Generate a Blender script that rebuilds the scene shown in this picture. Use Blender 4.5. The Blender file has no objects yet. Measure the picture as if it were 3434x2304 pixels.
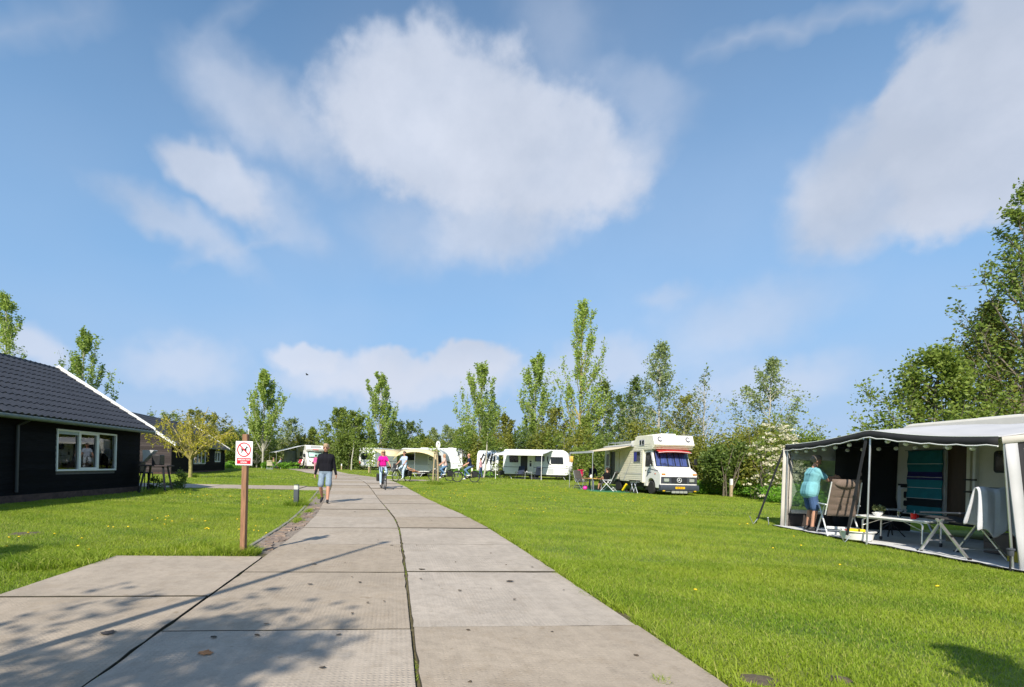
import bpy, bmesh, math, random
import numpy as np
from mathutils import Vector, Matrix, Euler
random.seed(7); RNG = np.random.default_rng(7)
R = math.radians
scn = bpy.context.scene
COL = scn.collection

# ------------------------------------------------------------------ camera
HC, FPX, CX, CY, ROLL = 1.28, 1690.0, 1500.0, 1561.0, 0.025
cam = bpy.data.cameras.new('camera'); camo = bpy.data.objects.new('camera', cam); COL.objects.link(camo)
camo.location = (0, 0, HC); camo.rotation_euler = (R(90), -ROLL, 0)
cam.sensor_width = 36; cam.lens = 36 * FPX / 3434
cam.shift_x = (1717 - CX) / 3434; cam.shift_y = (CY - 1152) / 3434
cam.clip_start = 0.05; cam.clip_end = 3000
scn.camera = camo

def pxdir(x, y):
    u, v = x - CX, y - CY
    a = u * math.cos(ROLL) + v * math.sin(ROLL); b = u * math.sin(ROLL) - v * math.cos(ROLL)
    return Vector((a / FPX, 1.0, b / FPX))
def at(x, y, D):
    d = pxdir(x, y) * D
    return Vector((d.x, d.y, d.z + HC))
def S(t):
    t = min(1, max(0, t)); return t * t * (3 - 2 * t)
def zt(X, D):
    return (0.22 * S((D - 17) / 16) * (1 - S((X - 4) / 5) * (1 - S((D - 30) / 10))) * (0.35 + 0.65 * S((X + 20) / 8))
            + 0.28 * S((D - 46) / 14))
def gx(x, D):
    """X of picture column x at depth D on the ground"""
    X = (x - CX) / FPX * D
    for _ in range(3):
        b = (zt(X, D) - HC) / D * FPX
        u = x - CX
        v = (u * math.sin(ROLL) - b) / math.cos(ROLL)
        X = (u * math.cos(ROLL) + v * math.sin(ROLL)) / FPX * D
    return X
def gp(x, D):
    X = gx(x, D); return Vector((X, D, zt(X, D)))

# ------------------------------------------------------------------ sun, sky, exposure
SUN_EL = R(38); SUN_AZ = math.atan2(-0.33, -0.944)     # compass bearing of the sun, from +Y towards +X
sun = bpy.data.lights.new('sun', 'SUN'); suno = bpy.data.objects.new('sun', sun); COL.objects.link(suno)
sdir = Vector((math.cos(SUN_EL) * math.sin(SUN_AZ), math.cos(SUN_EL) * math.cos(SUN_AZ), math.sin(SUN_EL)))
suno.rotation_euler = sdir.to_track_quat('Z', 'Y').to_euler(); suno.location = sdir * 60
sun.energy = 4.9; sun.angle = R(0.6); sun.color = (1.0, 0.92, 0.79)
scn.view_settings.view_transform = 'Standard'; scn.view_settings.look = 'None'
scn.view_settings.exposure = 0.35; scn.view_settings.gamma = 1
scn.render.engine = 'CYCLES'
scn.cycles.use_denoising = True
scn.cycles.max_bounces = 8; scn.cycles.transparent_max_bounces = 24
scn.cycles.caustics_reflective = False; scn.cycles.caustics_refractive = False

world = bpy.data.worlds.new('World'); scn.world = world; world.use_nodes = True
def build_sky():
    nt = world.node_tree; N = nt.nodes; L = nt.links; N.clear()
    def nd(t, **k):
        n = N.new(t)
        for a, b in k.items(): setattr(n, a, b)
        return n
    def math_(op, a, b=None, c=None):
        n = nd('ShaderNodeMath', operation=op)
        for i, q in enumerate((a, b, c)):
            if q is None: continue
            if isinstance(q, (int, float)): n.inputs[i].default_value = q
            else: L.new(q, n.inputs[i])
        return n.outputs[0]
    def vm(op, a, b=None):
        n = nd('ShaderNodeVectorMath', operation=op)
        for i, q in enumerate((a, b)):
            if q is None: continue
            if isinstance(q, (tuple, list, Vector)): n.inputs[i].default_value = tuple(q)
            else: L.new(q, n.inputs[i])
        return n
    sky = nd('ShaderNodeTexSky', sky_type='NISHITA')
    sky.sun_disc = False; sky.sun_elevation = SUN_EL; sky.sun_rotation = SUN_AZ
    sky.air_density = 1.0; sky.dust_density = 0.6; sky.ozone_density = 2.2
    tc = nd('ShaderNodeTexCoord'); d = tc.outputs['Generated']
    # cloud-plane coordinates: clouds flatten and shrink towards the horizon
    sep = nd('ShaderNodeSeparateXYZ'); L.new(d, sep.inputs[0])
    zc = math_('ADD', math_('MAXIMUM', sep.outputs[2], 0.0), 0.16)
    inv = math_('DIVIDE', 1.0, zc)
    sc = nd('ShaderNodeVectorMath', operation='SCALE'); L.new(d, sc.inputs[0]); L.new(inv, sc.inputs['Scale'])
    plane = sc.outputs[0]
    def noise(vec, scale, det=6, rough=0.55, dist=0.0, col=False):
        n = nd('ShaderNodeTexNoise'); L.new(vec, n.inputs['Vector'])
        n.inputs['Scale'].default_value = scale; n.inputs['Detail'].default_value = det
        n.inputs['Roughness'].default_value = rough; n.inputs['Distortion'].default_value = dist
        return n.outputs['Color' if col else 'Fac']
    n1 = noise(d, 7.0, 6, 0.60); n2 = noise(d, 2.6, 2, 0.5); n3 = noise(d, 20.0, 2, 0.55)
    w1 = vm('SCALE', vm('SUBTRACT', noise(d, 5.0, 3, 0.55, 0.0, True), (0.5, 0.5, 0.5)).outputs[0]); w1.inputs['Scale'].default_value = 0.11
    w2 = vm('SCALE', vm('SUBTRACT', noise(d, 22.0, 2, 0.6, 0.0, True), (0.5, 0.5, 0.5)).outputs[0]); w2.inputs['Scale'].default_value = 0.040
    dw = vm('ADD', vm('ADD', d, w1.outputs[0]).outputs[0], w2.outputs[0]).outputs[0]
    # cumulus banks: picture centre, half sizes, tilt, softness, opacity
    banks = [
        (1480, 430, 430, 300, 5, .26, .94), (1800, 520, 380, 250, 20, .28, .93), (1230, 330, 190, 170, 0, .45, .6), (1330, 190, 160, 90, 0, .45, .6), (2080, 560, 190, 120, -20, .5, .6),
        (1700, 770, 260, 130, 5, .6, .75), (850, 370, 250, 130, 28, .8, .62), (1050, 480, 180, 150, 0, .95, .5),
        (740, 620, 220, 110, 28, .42, .85), (600, 770, 290, 75, 28, .7, .62), (960, 740, 150, 70, 35, .9, .4), (1330, 790, 160, 110, 20, .95, .4),
        (3330, 420, 520, 360, -35, .18, .96), (2950, 640, 340, 170, -8, .45, .85), (3450, 120, 330, 300, -30, .35, .95), (2850, 560, 220, 150, -20, .5, .8),
        (2150, 320, 180, 90, 20, .9, .38), (1850, 130, 220, 150, 40, .95, .3),
        (1440, 1280, 420, 80, -3, .5, .8), (1590, 1210, 150, 80, 0, .28, .9), (1330, 1230, 140, 70, 0, .3, .85), (1030, 1205, 140, 50, 0, .35, .85), (1200, 1270, 300, 70, 0, .6, .7),
        (600, 1215, 230, 75, 0, .8, .6), (120, 1190, 130, 70, 5, .6, .75),
        (2500, 1060, 330, 110, -14, .9, .5), (2000, 1240, 240, 75, 0, .7, .6), (2600, 1270, 330, 80, 0, .8, .55), (2230, 1010, 90, 40, -10, .9, .4),
    ]
    trans = None
    for (px, py, rx, ry, tilt, soft, op) in banks:
        c = pxdir(px, py).normalized(); ct, st = math.cos(R(tilt)), math.sin(R(tilt))
        e1 = (pxdir(px + rx * ct, py + rx * st).normalized() - pxdir(px - rx * ct, py - rx * st).normalized()) / 2
        e2 = (pxdir(px - ry * st, py + ry * ct).normalized() - pxdir(px + ry * st, py - ry * ct).normalized()) / 2
        R1 = e1 / e1.length_squared; R2 = e2 / e2.length_squared
        s = math_('SUBTRACT', vm('DOT_PRODUCT', dw, R1).outputs['Value'], c.dot(R1))
        t = math_('SUBTRACT', vm('DOT_PRODUCT', dw, R2).outputs['Value'], c.dot(R2))
        q = math_('SQRT', math_('ADD', math_('MULTIPLY', s, s), math_('MULTIPLY', t, t)))
        f = math_('SUBTRACT', 1.0, q)
        f = math_('MULTIPLY_ADD', math_('SUBTRACT', n1, 0.5), 0.80, f)
        mr = nd('ShaderNodeMapRange', interpolation_type='SMOOTHSTEP')
        L.new(f, mr.inputs['Value']); mr.inputs['From Min'].default_value = -soft * 0.55; mr.inputs['From Max'].default_value = soft * 0.95
        mr.inputs['To Min'].default_value = 1.0; mr.inputs['To Max'].default_value = 1.0 - op
        trans = mr.outputs[0] if trans is None else math_('MULTIPLY', trans, mr.outputs[0])
    # contrails and thin veil over the whole sky
    def streak(x0, y0, x1, y1, w, op):
        nonlocal trans
        a = pxdir(x0, y0).normalized(); b = pxdir(x1, y1).normalized()
        m = (a + b) / 2; e1 = (b - a) / 2; nrm = a.cross(b).normalized()
        s = math_('SUBTRACT', vm('DOT_PRODUCT', d, e1 / e1.length_squared).outputs['Value'], m.dot(e1 / e1.length_squared))
        t = math_('ABSOLUTE', vm('DOT_PRODUCT', dw2, nrm / w).outputs['Value'])
        f = math_('MULTIPLY', math_('SUBTRACT', 1.0, math_('MINIMUM', t, 1.0)), math_('SUBTRACT', 1.0, math_('MINIMUM', math_('POWER', math_('ABSOLUTE', s), 4.0), 1.0)))
        f = math_('MULTIPLY', math_('MULTIPLY', f, op), math_('ADD', n3, 0.3))
        trans = math_('MULTIPLY', trans, math_('SUBTRACT', 1.0, f))
    dw2 = vm('ADD', d, w2.outputs[0]).outputs[0]
    streak(2280, 190, 3250, -60, 0.02, .5); streak(-200, 190, 420, 10, 0.028, .3); streak(560, 900, 1000, 780, 0.014, .3)
    streak(600, 200, 900, -60, 0.02, .22)
    veil = nd('ShaderNodeMapRange'); L.new(noise(plane, 0.55, 3, 0.6, 0.0), veil.inputs['Value'])
    veil.inputs['From Min'].default_value = 0.42; veil.inputs['From Max'].default_value = 0.75
    veil.inputs['To Min'].default_value = 1.0; veil.inputs['To Max'].default_value = 0.80
    trans = math_('MULTIPLY', trans, veil.outputs[0])
    # moist air pales the sky towards the horizon
    hz = nd('ShaderNodeMapRange', interpolation_type='SMOOTHSTEP'); L.new(sep.outputs[2], hz.inputs['Value'])
    hz.inputs['From Min'].default_value = -0.03; hz.inputs['From Max'].default_value = 0.85
    hz.inputs['To Min'].default_value = 0.95; hz.inputs['To Max'].default_value = 0.0
    cloud = nd('ShaderNodeMix', data_type='RGBA')
    cf = nd('ShaderNodeMapRange'); L.new(math_('ADD', math_('MULTIPLY', n2, 0.6), math_('MULTIPLY', n1, 0.4)), cf.inputs['Value'])
    cf.inputs['From Min'].default_value = 0.38; cf.inputs['From Max'].default_value = 0.62
    L.new(cf.outputs[0], cloud.inputs[0])
    cloud.inputs[6].default_value = (0.400, 0.455, 0.560, 1); cloud.inputs[7].default_value = (0.540, 0.585, 0.685, 1)
    lowc = nd('ShaderNodeMapRange', interpolation_type='SMOOTHSTEP'); L.new(sep.outputs[2], lowc.inputs['Value'])
    lowc.inputs['From Min'].default_value = 0.12; lowc.inputs['From Max'].default_value = 0.34; lowc.inputs['To Min'].default_value = 0.8; lowc.inputs['To Max'].default_value = 0.0
    cl2 = nd('ShaderNodeMix', data_type='RGBA'); L.new(lowc.outputs[0], cl2.inputs[0]); L.new(cloud.outputs[2], cl2.inputs[6]); cl2.inputs[7].default_value = (0.56, 0.605, 0.71, 1); cloud = cl2
    b1 = nd('ShaderNodeBackground'); b1.inputs[1].default_value = 0.134; 
    hsv = nd('ShaderNodeHueSaturation'); hsv.inputs['Hue'].default_value = 0.493; hsv.inputs['Saturation'].default_value = 1.10; hsv.inputs['Value'].default_value = 1.08; L.new(sky.outputs[0], hsv.inputs['Color'])
    hm = nd('ShaderNodeMix', data_type='RGBA'); L.new(hz.outputs[0], hm.inputs[0]); L.new(hsv.outputs[0], hm.inputs[6])
    hm.inputs[7].default_value = (1.58, 2.88, 4.80, 1); hl = nd('ShaderNodeMapRange', interpolation_type='SMOOTHSTEP'); L.new(sep.outputs[2], hl.inputs['Value'])
    hl.inputs['From Min'].default_value = -0.02; hl.inputs['From Max'].default_value = 0.34; hl.inputs['To Min'].default_value = 0.85; hl.inputs['To Max'].default_value = 0.0
    hm2 = nd('ShaderNodeMix', data_type='RGBA'); L.new(hl.outputs[0], hm2.inputs[0]); L.new(hm.outputs[2], hm2.inputs[6]); hm2.inputs[7].default_value = (2.65, 3.55, 4.95, 1)
    L.new(hm2.outputs[2], b1.inputs[0])
    b2 = nd('ShaderNodeBackground'); b2.inputs[1].default_value = 1.0; L.new(cloud.outputs[2], b2.inputs[0])
    mx = nd('ShaderNodeMixShader'); L.new(trans, mx.inputs[0]); L.new(b2.outputs[0], mx.inputs[1]); L.new(b1.outputs[0], mx.inputs[2])
    out = nd('ShaderNodeOutputWorld'); L.new(mx.outputs[0], out.inputs[0])
build_sky()
world.cycles.sampling_method = 'MANUAL'; world.cycles.sample_map_resolution = 512

# ------------------------------------------------------------------ helpers
class MB:
    def __init__(s): s.v = []; s.f = []; s.m = []; s.mi = 0
    def add(s, vs, fs, mi=None):
        o = len(s.v); s.v += [tuple(p) for p in vs]; s.f += [tuple(i + o for i in f) for f in fs]
        s.m += [s.mi if mi is None else mi] * len(fs); return s
    def bx(s, x0, x1, y0, y1, z0, z1, M=None, mi=None):
        vs = [Vector((x, y, z)) for z in (z0, z1) for y in (y0, y1) for x in (x0, x1)]
        if M is not None: vs = [M @ p for p in vs]
        return s.add(vs, [(0, 2, 3, 1), (4, 5, 7, 6), (0, 1, 5, 4), (2, 6, 7, 3), (0, 4, 6, 2), (1, 3, 7, 5)], mi)
    def bar(s, a, b, w, t, up=(0, 0, 1), mi=None):
        a = Vector(a); b = Vector(b); d = b - a; L = d.length; d.normalize()
        u = Vector(up); x = d.cross(u)
        if x.length < 1e-4: x = d.cross(Vector((1, 0, 0)))
        x.normalize(); u = x.cross(d)
        M = Matrix(((x.x, d.x, u.x, a.x), (x.y, d.y, u.y, a.y), (x.z, d.z, u.z, a.z), (0, 0, 0, 1)))
        return s.bx(-w / 2, w / 2, 0, L, -t / 2, t / 2, M, mi)
    def tube(s, pts, r, n=8, mi=None, caps=True):
        pts = [Vector(p) for p in pts]; k = len(pts)
        rs = [r] * k if isinstance(r, (int, float)) else list(r)
        t0 = (pts[1] - pts[0]).normalized()
        x = t0.cross(Vector((0, 0, 1)))
        if x.length < 1e-3: x = t0.cross(Vector((1, 0, 0)))
        x.normalize(); vs = []; fs = []
        for i, p in enumerate(pts):
            t = (pts[min(i + 1, k - 1)] - pts[max(i - 1, 0)]).normalized()
            x = (x - t * x.dot(t)); x.normalize(); y = t.cross(x)
            for j in range(n):
                a = 2 * math.pi * j / n; vs.append(p + (x * math.cos(a) + y * math.sin(a)) * rs[i])
        for i in range(k - 1):
            for j in range(n):
                fs.append((i * n + j, i * n + (j + 1) % n, (i + 1) * n + (j + 1) % n, (i + 1) * n + j))
        if caps: fs.append(tuple(range(n))[::-1]); fs.append(tuple((k - 1) * n + j for j in range(n)))
        return s.add(vs, fs, mi)
    def prism(s, prof, axis, a0, a1, mi=None, mi_caps=None):
        n = len(prof)
        def P(p, a):
            return {'x': (a, p[0], p[1]), 'y': (p[0], a, p[1]), 'z': (p[0], p[1], a)}[axis]
        vs = [P(p, a0) for p in prof] + [P(p, a1) for p in prof]
        s.add(vs, [(i, (i + 1) % n, n + (i + 1) % n, n + i) for i in range(n)], mi)
        o = len(s.v) - 2 * n
        s.f += [tuple(o + i for i in range(n))[::-1], tuple(o + n + i for i in range(n))]
        s.m += [(s.mi if mi is None else mi) if mi_caps is None else mi_caps] * 2
        return s
    def ell(s, c, r, nu=12, nv=8, M=None, mi=None):
        c = Vector(c); r = (r, r, r) if isinstance(r, (int, float)) else r; vs = []; fs = []
        for i in range(nv + 1):
            ph = math.pi * i / nv
            for j in range(nu):
                a = 2 * math.pi * j / nu
                p = Vector((r[0] * math.sin(ph) * math.cos(a), r[1] * math.sin(ph) * math.sin(a), r[2] * math.cos(ph)))
                vs.append(c + (M @ p if M is not None else p))
        for i in range(nv):
            for j in range(nu):
                fs.append((i * nu + j, (i + 1) * nu + j, (i + 1) * nu + (j + 1) % nu, i * nu + (j + 1) % nu))
        return s.add(vs, fs, mi)
    def lathe(s, prof, c=(0, 0, 0), n=16, M=None, mi=None):
        vs = []; fs = []; k = len(prof); c = Vector(c)
        for (r, z) in prof:
            for j in range(n):
                a = 2 * math.pi * j / n; p = Vector((r * math.cos(a), r * math.sin(a), z)); vs.append(c + (M @ p if M is not None else p))
        for i in range(k - 1):
            for j in range(n): fs.append((i * n + j, i * n + (j + 1) % n, (i + 1) * n + (j + 1) % n, (i + 1) * n + j))
        fs.append(tuple(range(n))[::-1]); fs.append(tuple((k - 1) * n + j for j in range(n)))
        return s.add(vs, fs, mi)
    def torus(s, c, R0, r, M=None, n=32, m=8, mi=None, sx=1.0):
        vs = []; fs = []; c = Vector(c)
        for i in range(n):
            a = 2 * math.pi * i / n
            for j in range(m):
                b = 2 * math.pi * j / m; q = R0 + r * math.cos(b)
                p = Vector((q * math.cos(a), q * math.sin(a), r * sx * math.sin(b))); vs.append(c + (M @ p if M is not None else p))
        for i in range(n):
            for j in range(m):
                fs.append((i * m + j, ((i + 1) % n) * m + j, ((i + 1) % n) * m + (j + 1) % m, i * m + (j + 1) % m))
        return s.add(vs, fs, mi)
    def grid(s, P, mi=None, closed=False):
        a = len(P); b = len(P[0]); vs = [p for row in P for p in row]; fs = []
        for i in range(a - 1):
            for j in range(b - 1): fs.append((i * b + j, i * b + j + 1, (i + 1) * b + j + 1, (i + 1) * b + j))
        return s.add(vs, fs, mi)
    def xform(s, M):
        s.v = [tuple(M @ Vector(p)) for p in s.v]; return s
    def build(s, name, mats, parent=None, smooth=True, bevel=0, solid=0, sub=0, ang=35):
        me = bpy.data.meshes.new(name); me.from_pydata(s.v, [], s.f)
        mats = mats if isinstance(mats, (list, tuple)) else [mats]
        for m in mats: me.materials.append(m)
        if len(mats) > 1: me.polygons.foreach_set('material_index', s.m)
        bm = bmesh.new(); bm.from_mesh(me); bmesh.ops.recalc_face_normals(bm, faces=bm.faces); bm.to_mesh(me); bm.free()
        if smooth:
            me.polygons.foreach_set('use_smooth', [True] * len(me.polygons)); me.set_sharp_from_angle(angle=R(ang))
        me.update()
        o = bpy.data.objects.new(name, me); COL.objects.link(o)
        if parent is not None: o.parent = parent
        if solid:
            m = o.modifiers.new('solid', 'SOLIDIFY'); m.thickness = solid; m.offset = 0
        if bevel:
            m = o.modifiers.new('bevel', 'BEVEL'); m.width = bevel; m.segments = 2; m.limit_method = 'ANGLE'; m.angle_limit = R(40)
        if sub:
            m = o.modifiers.new('sub', 'SUBSURF'); m.levels = sub; m.render_levels = sub
        return o

def tag(o, label=None, cat=None, group=None, kind=None):
    if label: o['label'] = label
    if cat: o['category'] = cat
    if group: o['group'] = group
    if kind: o['kind'] = kind
    return o
def thing(name, label, cat, loc=(0, 0, 0), rz=0, group=None):
    o = bpy.data.objects.new(name, None); COL.objects.link(o); o.empty_display_size = 0.2
    o.location = loc; o.rotation_euler = (0, 0, rz)
    return tag(o, label, cat, group)
def copy_tree(o, parent=None):
    c = o.copy(); COL.objects.link(c); c.parent = parent
    for ch in list(o.children): copy_tree(ch, c)
    return c
def np_mesh(name, V, F, mats, parent=None, smooth=False, mi=None, attr=None):
    """V (n,3) array, F (m,3|4) array -> object"""
    me = bpy.data.meshes.new(name); V = np.asarray(V, np.float32); F = np.asarray(F, np.int32); k = F.shape[1]
    me.vertices.add(len(V)); me.vertices.foreach_set('co', V.ravel())
    me.loops.add(F.size); me.loops.foreach_set('vertex_index', F.ravel())
    me.polygons.add(len(F)); me.polygons.foreach_set('loop_start', np.arange(0, F.size, k, dtype=np.int32))
    me.polygons.foreach_set('loop_total', np.full(len(F), k, np.int32))
    for m in (mats if isinstance(mats, (list, tuple)) else [mats]): me.materials.append(m)
    if mi is not None: me.polygons.foreach_set('material_index', np.asarray(mi, np.int32))
    if smooth: me.polygons.foreach_set('use_smooth', np.ones(len(F), bool))
    if attr is not None:
        a = me.attributes.new('rnd', 'FLOAT', 'POINT'); a.data.foreach_set('value', np.asarray(attr, np.float32))
    me.update(calc_edges=True)
    o = bpy.data.objects.new(name, me); COL.objects.link(o); o.parent = parent
    return o
def text_mesh(name, body, size, mat, parent, M, depth=0.001, align='CENTER', bold=0.0, sx=1.0):
    cu = bpy.data.curves.new(name, 'FONT'); cu.body = body; cu.size = size; cu.align_x = align; cu.align_y = 'CENTER'
    cu.extrude = depth; cu.offset = bold
    t = bpy.data.objects.new(name, cu); COL.objects.link(t)
    bpy.context.view_layer.update()
    me = bpy.data.meshes.new_from_object(t.evaluated_get(bpy.context.evaluated_depsgraph_get()))
    bpy.data.objects.remove(t); me.materials.clear(); me.materials.append(mat)
    me.transform(Matrix.Diagonal((sx, 1, 1, 1))); me.transform(M)
    o = bpy.data.objects.new(name, me); COL.objects.link(o); o.parent = parent
    return o

# ------------------------------------------------------------------ materials
MATS = {}
def _nodes(name):
    m = bpy.data.materials.new(name); m.use_nodes = True; nt = m.node_tree
    return m, nt, nt.nodes, nt.links, nt.nodes['Principled BSDF']
def mat(name, col, rough=0.55, metal=0.0, var=0.12, scale=6.0, bump=0.0, bscale=40.0, stretch=None, spec=0.5, coat=0.0, sheen=0.0, rnd=0.0):
    if name in MATS: return MATS[name]
    m, nt, N, L, P = _nodes(name)
    P.inputs['Roughness'].default_value = rough; P.inputs['Metallic'].default_value = metal
    P.inputs['Specular IOR Level'].default_value = spec; P.inputs['Coat Weight'].default_value = coat
    P.inputs['Sheen Weight'].default_value = sheen
    tc = N.new('ShaderNodeTexCoord'); mp = N.new('ShaderNodeMapping'); L.new(tc.outputs['Object'], mp.inputs[0])
    if stretch: mp.inputs['Scale'].default_value = stretch
    nz = N.new('ShaderNodeTexNoise'); L.new(mp.outputs[0], nz.inputs['Vector']); nz.inputs['Scale'].default_value = scale
    nz.inputs['Detail'].default_value = 6; nz.inputs['Roughness'].default_value = 0.62
    mx = N.new('ShaderNodeMix'); mx.data_type = 'RGBA'
    c = Vector(col); mx.inputs[6].default_value = (*(c * (1 - var)), 1); mx.inputs[7].default_value = (*[min(1, q) for q in c * (1 + var)], 1)
    mr = N.new('ShaderNodeMapRange'); mr.inputs['From Min'].default_value = 0.3; mr.inputs['From Max'].default_value = 0.7
    L.new(nz.outputs['Fac'], mr.inputs['Value']); L.new(mr.outputs[0], mx.inputs[0])
    src = mx.outputs[2]
    if rnd:
        oi = N.new('ShaderNodeObjectInfo'); hs = N.new('ShaderNodeHueSaturation'); L.new(src, hs.inputs['Color'])
        r2 = N.new('ShaderNodeMapRange'); r2.inputs['To Min'].default_value = 1 - rnd; r2.inputs['To Max'].default_value = 1 + rnd
        L.new(oi.outputs['Random'], r2.inputs['Value']); L.new(r2.outputs[0], hs.inputs['Value']); src = hs.outputs[0]
    L.new(src, P.inputs['Base Color'])
    rr = N.new('ShaderNodeMapRange'); rr.inputs['To Min'].default_value = max(0.02, rough - 0.08); rr.inputs['To Max'].default_value = min(1, rough + 0.08)
    L.new(nz.outputs['Fac'], rr.inputs['Value']); L.new(rr.outputs[0], P.inputs['Roughness'])
    if bump:
        n2 = N.new('ShaderNodeTexNoise'); L.new(mp.outputs[0], n2.inputs['Vector']); n2.inputs['Scale'].default_value = bscale; n2.inputs['Detail'].default_value = 4
        b = N.new('ShaderNodeBump'); b.inputs['Strength'].default_value = bump; b.inputs['Distance'].default_value = 0.01
        L.new(n2.outputs['Fac'], b.inputs['Height']); L.new(b.outputs[0], P.inputs['Normal'])
    MATS[name] = m; return m
def leaf_mat(name, c0, c1, trans=0.35, rough=0.5):
    m, nt, N, L, P = _nodes(name)
    geo = N.new('ShaderNodeNewGeometry'); oi = N.new('ShaderNodeObjectInfo')
    ad = N.new('ShaderNodeMath'); ad.operation = 'MULTIPLY_ADD'; ad.inputs[1].default_value = 0.75
    L.new(geo.outputs['Random Per Island'], ad.inputs[0])
    m2 = N.new('ShaderNodeMath'); m2.operation = 'MULTIPLY'; m2.inputs[1].default_value = 0.25; L.new(oi.outputs['Random'], m2.inputs[0]); L.new(m2.outputs[0], ad.inputs[2])
    mx = N.new('ShaderNodeMix'); mx.data_type = 'RGBA'; mx.inputs[6].default_value = (*c0, 1); mx.inputs[7].default_value = (*c1, 1)
    L.new(ad.outputs[0], mx.inputs[0])
    L.new(mx.outputs[2], P.inputs['Base Color']); P.inputs['Roughness'].default_value = rough; P.inputs['Specular IOR Level'].default_value = 0.35
    tr = N.new('ShaderNodeBsdfTranslucent')
    hs = N.new('ShaderNodeHueSaturation'); hs.inputs['Hue'].default_value = 0.485; hs.inputs['Value'].default_value = 1.3; L.new(mx.outputs[2], hs.inputs['Color'])
    L.new(hs.outputs[0], tr.inputs['Color'])
    ms = N.new('ShaderNodeMixShader'); ms.inputs[0].default_value = trans
    L.new(P.outputs[0], ms.inputs[1]); L.new(tr.outputs[0], ms.inputs[2]); L.new(ms.outputs[0], N['Material Output'].inputs[0])
    MATS[name] = m; return m
def glass_mat(name, tint=(0.9, 0.95, 0.93), clear=0.9, rough=0.02, ior=1.75):
    m, nt, N, L, P = _nodes(name)
    tr = N.new('ShaderNodeBsdfTransparent'); tr.inputs[0].default_value = (*[clear * t for t in tint], 1)
    gl = N.new('ShaderNodeBsdfGlossy'); gl.inputs['Roughness'].default_value = rough; gl.inputs['Color'].default_value = (1, 1, 1, 1)
    fr = N.new('ShaderNodeFresnel'); fr.inputs[0].default_value = ior
    ms = N.new('ShaderNodeMixShader'); L.new(fr.outputs[0], ms.inputs[0]); L.new(tr.outputs[0], ms.inputs[1]); L.new(gl.outputs[0], ms.inputs[2])
    L.new(ms.outputs[0], N['Material Output'].inputs[0]); MATS[name] = m; return m

WHITE = mat('white_paint', (0.80, 0.80, 0.78), 0.35, var=0.04)
TRIM = mat('white_trim', (0.78, 0.78, 0.75), 0.4, var=0.05, bump=0.05)
CREAM = mat('cream_paint', (0.74, 0.70, 0.56), 0.35, var=0.05)
BLACK = mat('black_plastic', (0.015, 0.015, 0.017), 0.45, var=0.2)
DGREY = mat('dark_grey_plastic', (0.055, 0.06, 0.075), 0.45, var=0.15)
RUBBER = mat('tyre_rubber', (0.02, 0.02, 0.02), 0.8, var=0.2, bump=0.2)
ALU = mat('aluminium', (0.70, 0.71, 0.72), 0.32, 0.85, var=0.06)
STEEL = mat('galvanised_steel', (0.50, 0.52, 0.53), 0.4, 0.8, var=0.1)
CHROME = mat('chrome', (0.8, 0.8, 0.8), 0.12, 1.0, var=0.02)
DGLASS = mat('dark_window', (0.018, 0.020, 0.024), 0.08, var=0.3, scale=2.0, spec=0.8)
GLASS = glass_mat('clear_glass')
RED = mat('red_paint', (0.62, 0.02, 0.025), 0.4, var=0.06)
ORANGE = mat('amber_lens', (0.75, 0.22, 0.01), 0.2, var=0.1)
YELLOW = mat('yellow_plastic', (0.85, 0.62, 0.01), 0.4, var=0.06)
WOOD = mat('brown_post_wood', (0.27, 0.14, 0.075), 0.7, var=0.35, scale=5, stretch=(14, 14, 1.2), bump=0.35, bscale=20)
PALEWOOD = mat('pale_stake_wood', (0.42, 0.33, 0.20), 0.8, var=0.25, scale=6, stretch=(10, 10, 1), bump=0.3)
BARK = mat('tree_bark', (0.16, 0.135, 0.10), 0.9, var=0.35, scale=9, stretch=(3, 3, 1), bump=0.5, bscale=25)
PALEBARK = mat('pale_bark', (0.42, 0.40, 0.33), 0.85, var=0.35, scale=8, stretch=(1, 1, 3), bump=0.3)
OLIVEBARK = mat('olive_bark', (0.34, 0.29, 0.11), 0.85, var=0.3, scale=8, bump=0.3)

# ------------------------------------------------------------------ ground, road, lawn
def Sn(t):
    t = np.clip(t, 0, 1); return t * t * (3 - 2 * t)
def ztn(X, D):
    return (0.22 * Sn((D - 17) / 16) * (1 - Sn((X - 4) / 5) * (1 - Sn((D - 30) / 10))) * (0.35 + 0.65 * Sn((X + 20) / 8))
            + 0.28 * Sn((D - 46) / 14))
_VT = RNG.random((256, 256))
def vnoise(x, y):
    xi = np.floor(x).astype(int); yi = np.floor(y).astype(int); fx = x - xi; fy = y - yi
    fx = fx * fx * (3 - 2 * fx); fy = fy * fy * (3 - 2 * fy)
    g = lambda a, b: _VT[a % 256, b % 256]
    return (g(xi, yi) * (1 - fx) + g(xi + 1, yi) * fx) * (1 - fy) + (g(xi, yi + 1) * (1 - fx) + g(xi + 1, yi + 1) * fx) * fy
RD = np.array([-4, 0, 2.9, 5.84, 9.7, 11.7, 13.1, 15.3, 17.7, 20, 22.3, 26, 30, 35, 40, 46, 53, 62, 75])
RX = np.array([.56, .16, -.14, -.45, -.89, -1.2, -1.46, -1.90, -2.38, -2.83, -3.28, -4.05, -5.0, -6.4, -8.0, -10.4, -13.6, -18.2, -25])
def rc(D): return float(np.interp(D, RD, RX))
def rtan(D):
    v = Vector((rc(D + .8) - rc(D - .8), 1.6, 0)); return v.normalized()

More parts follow.
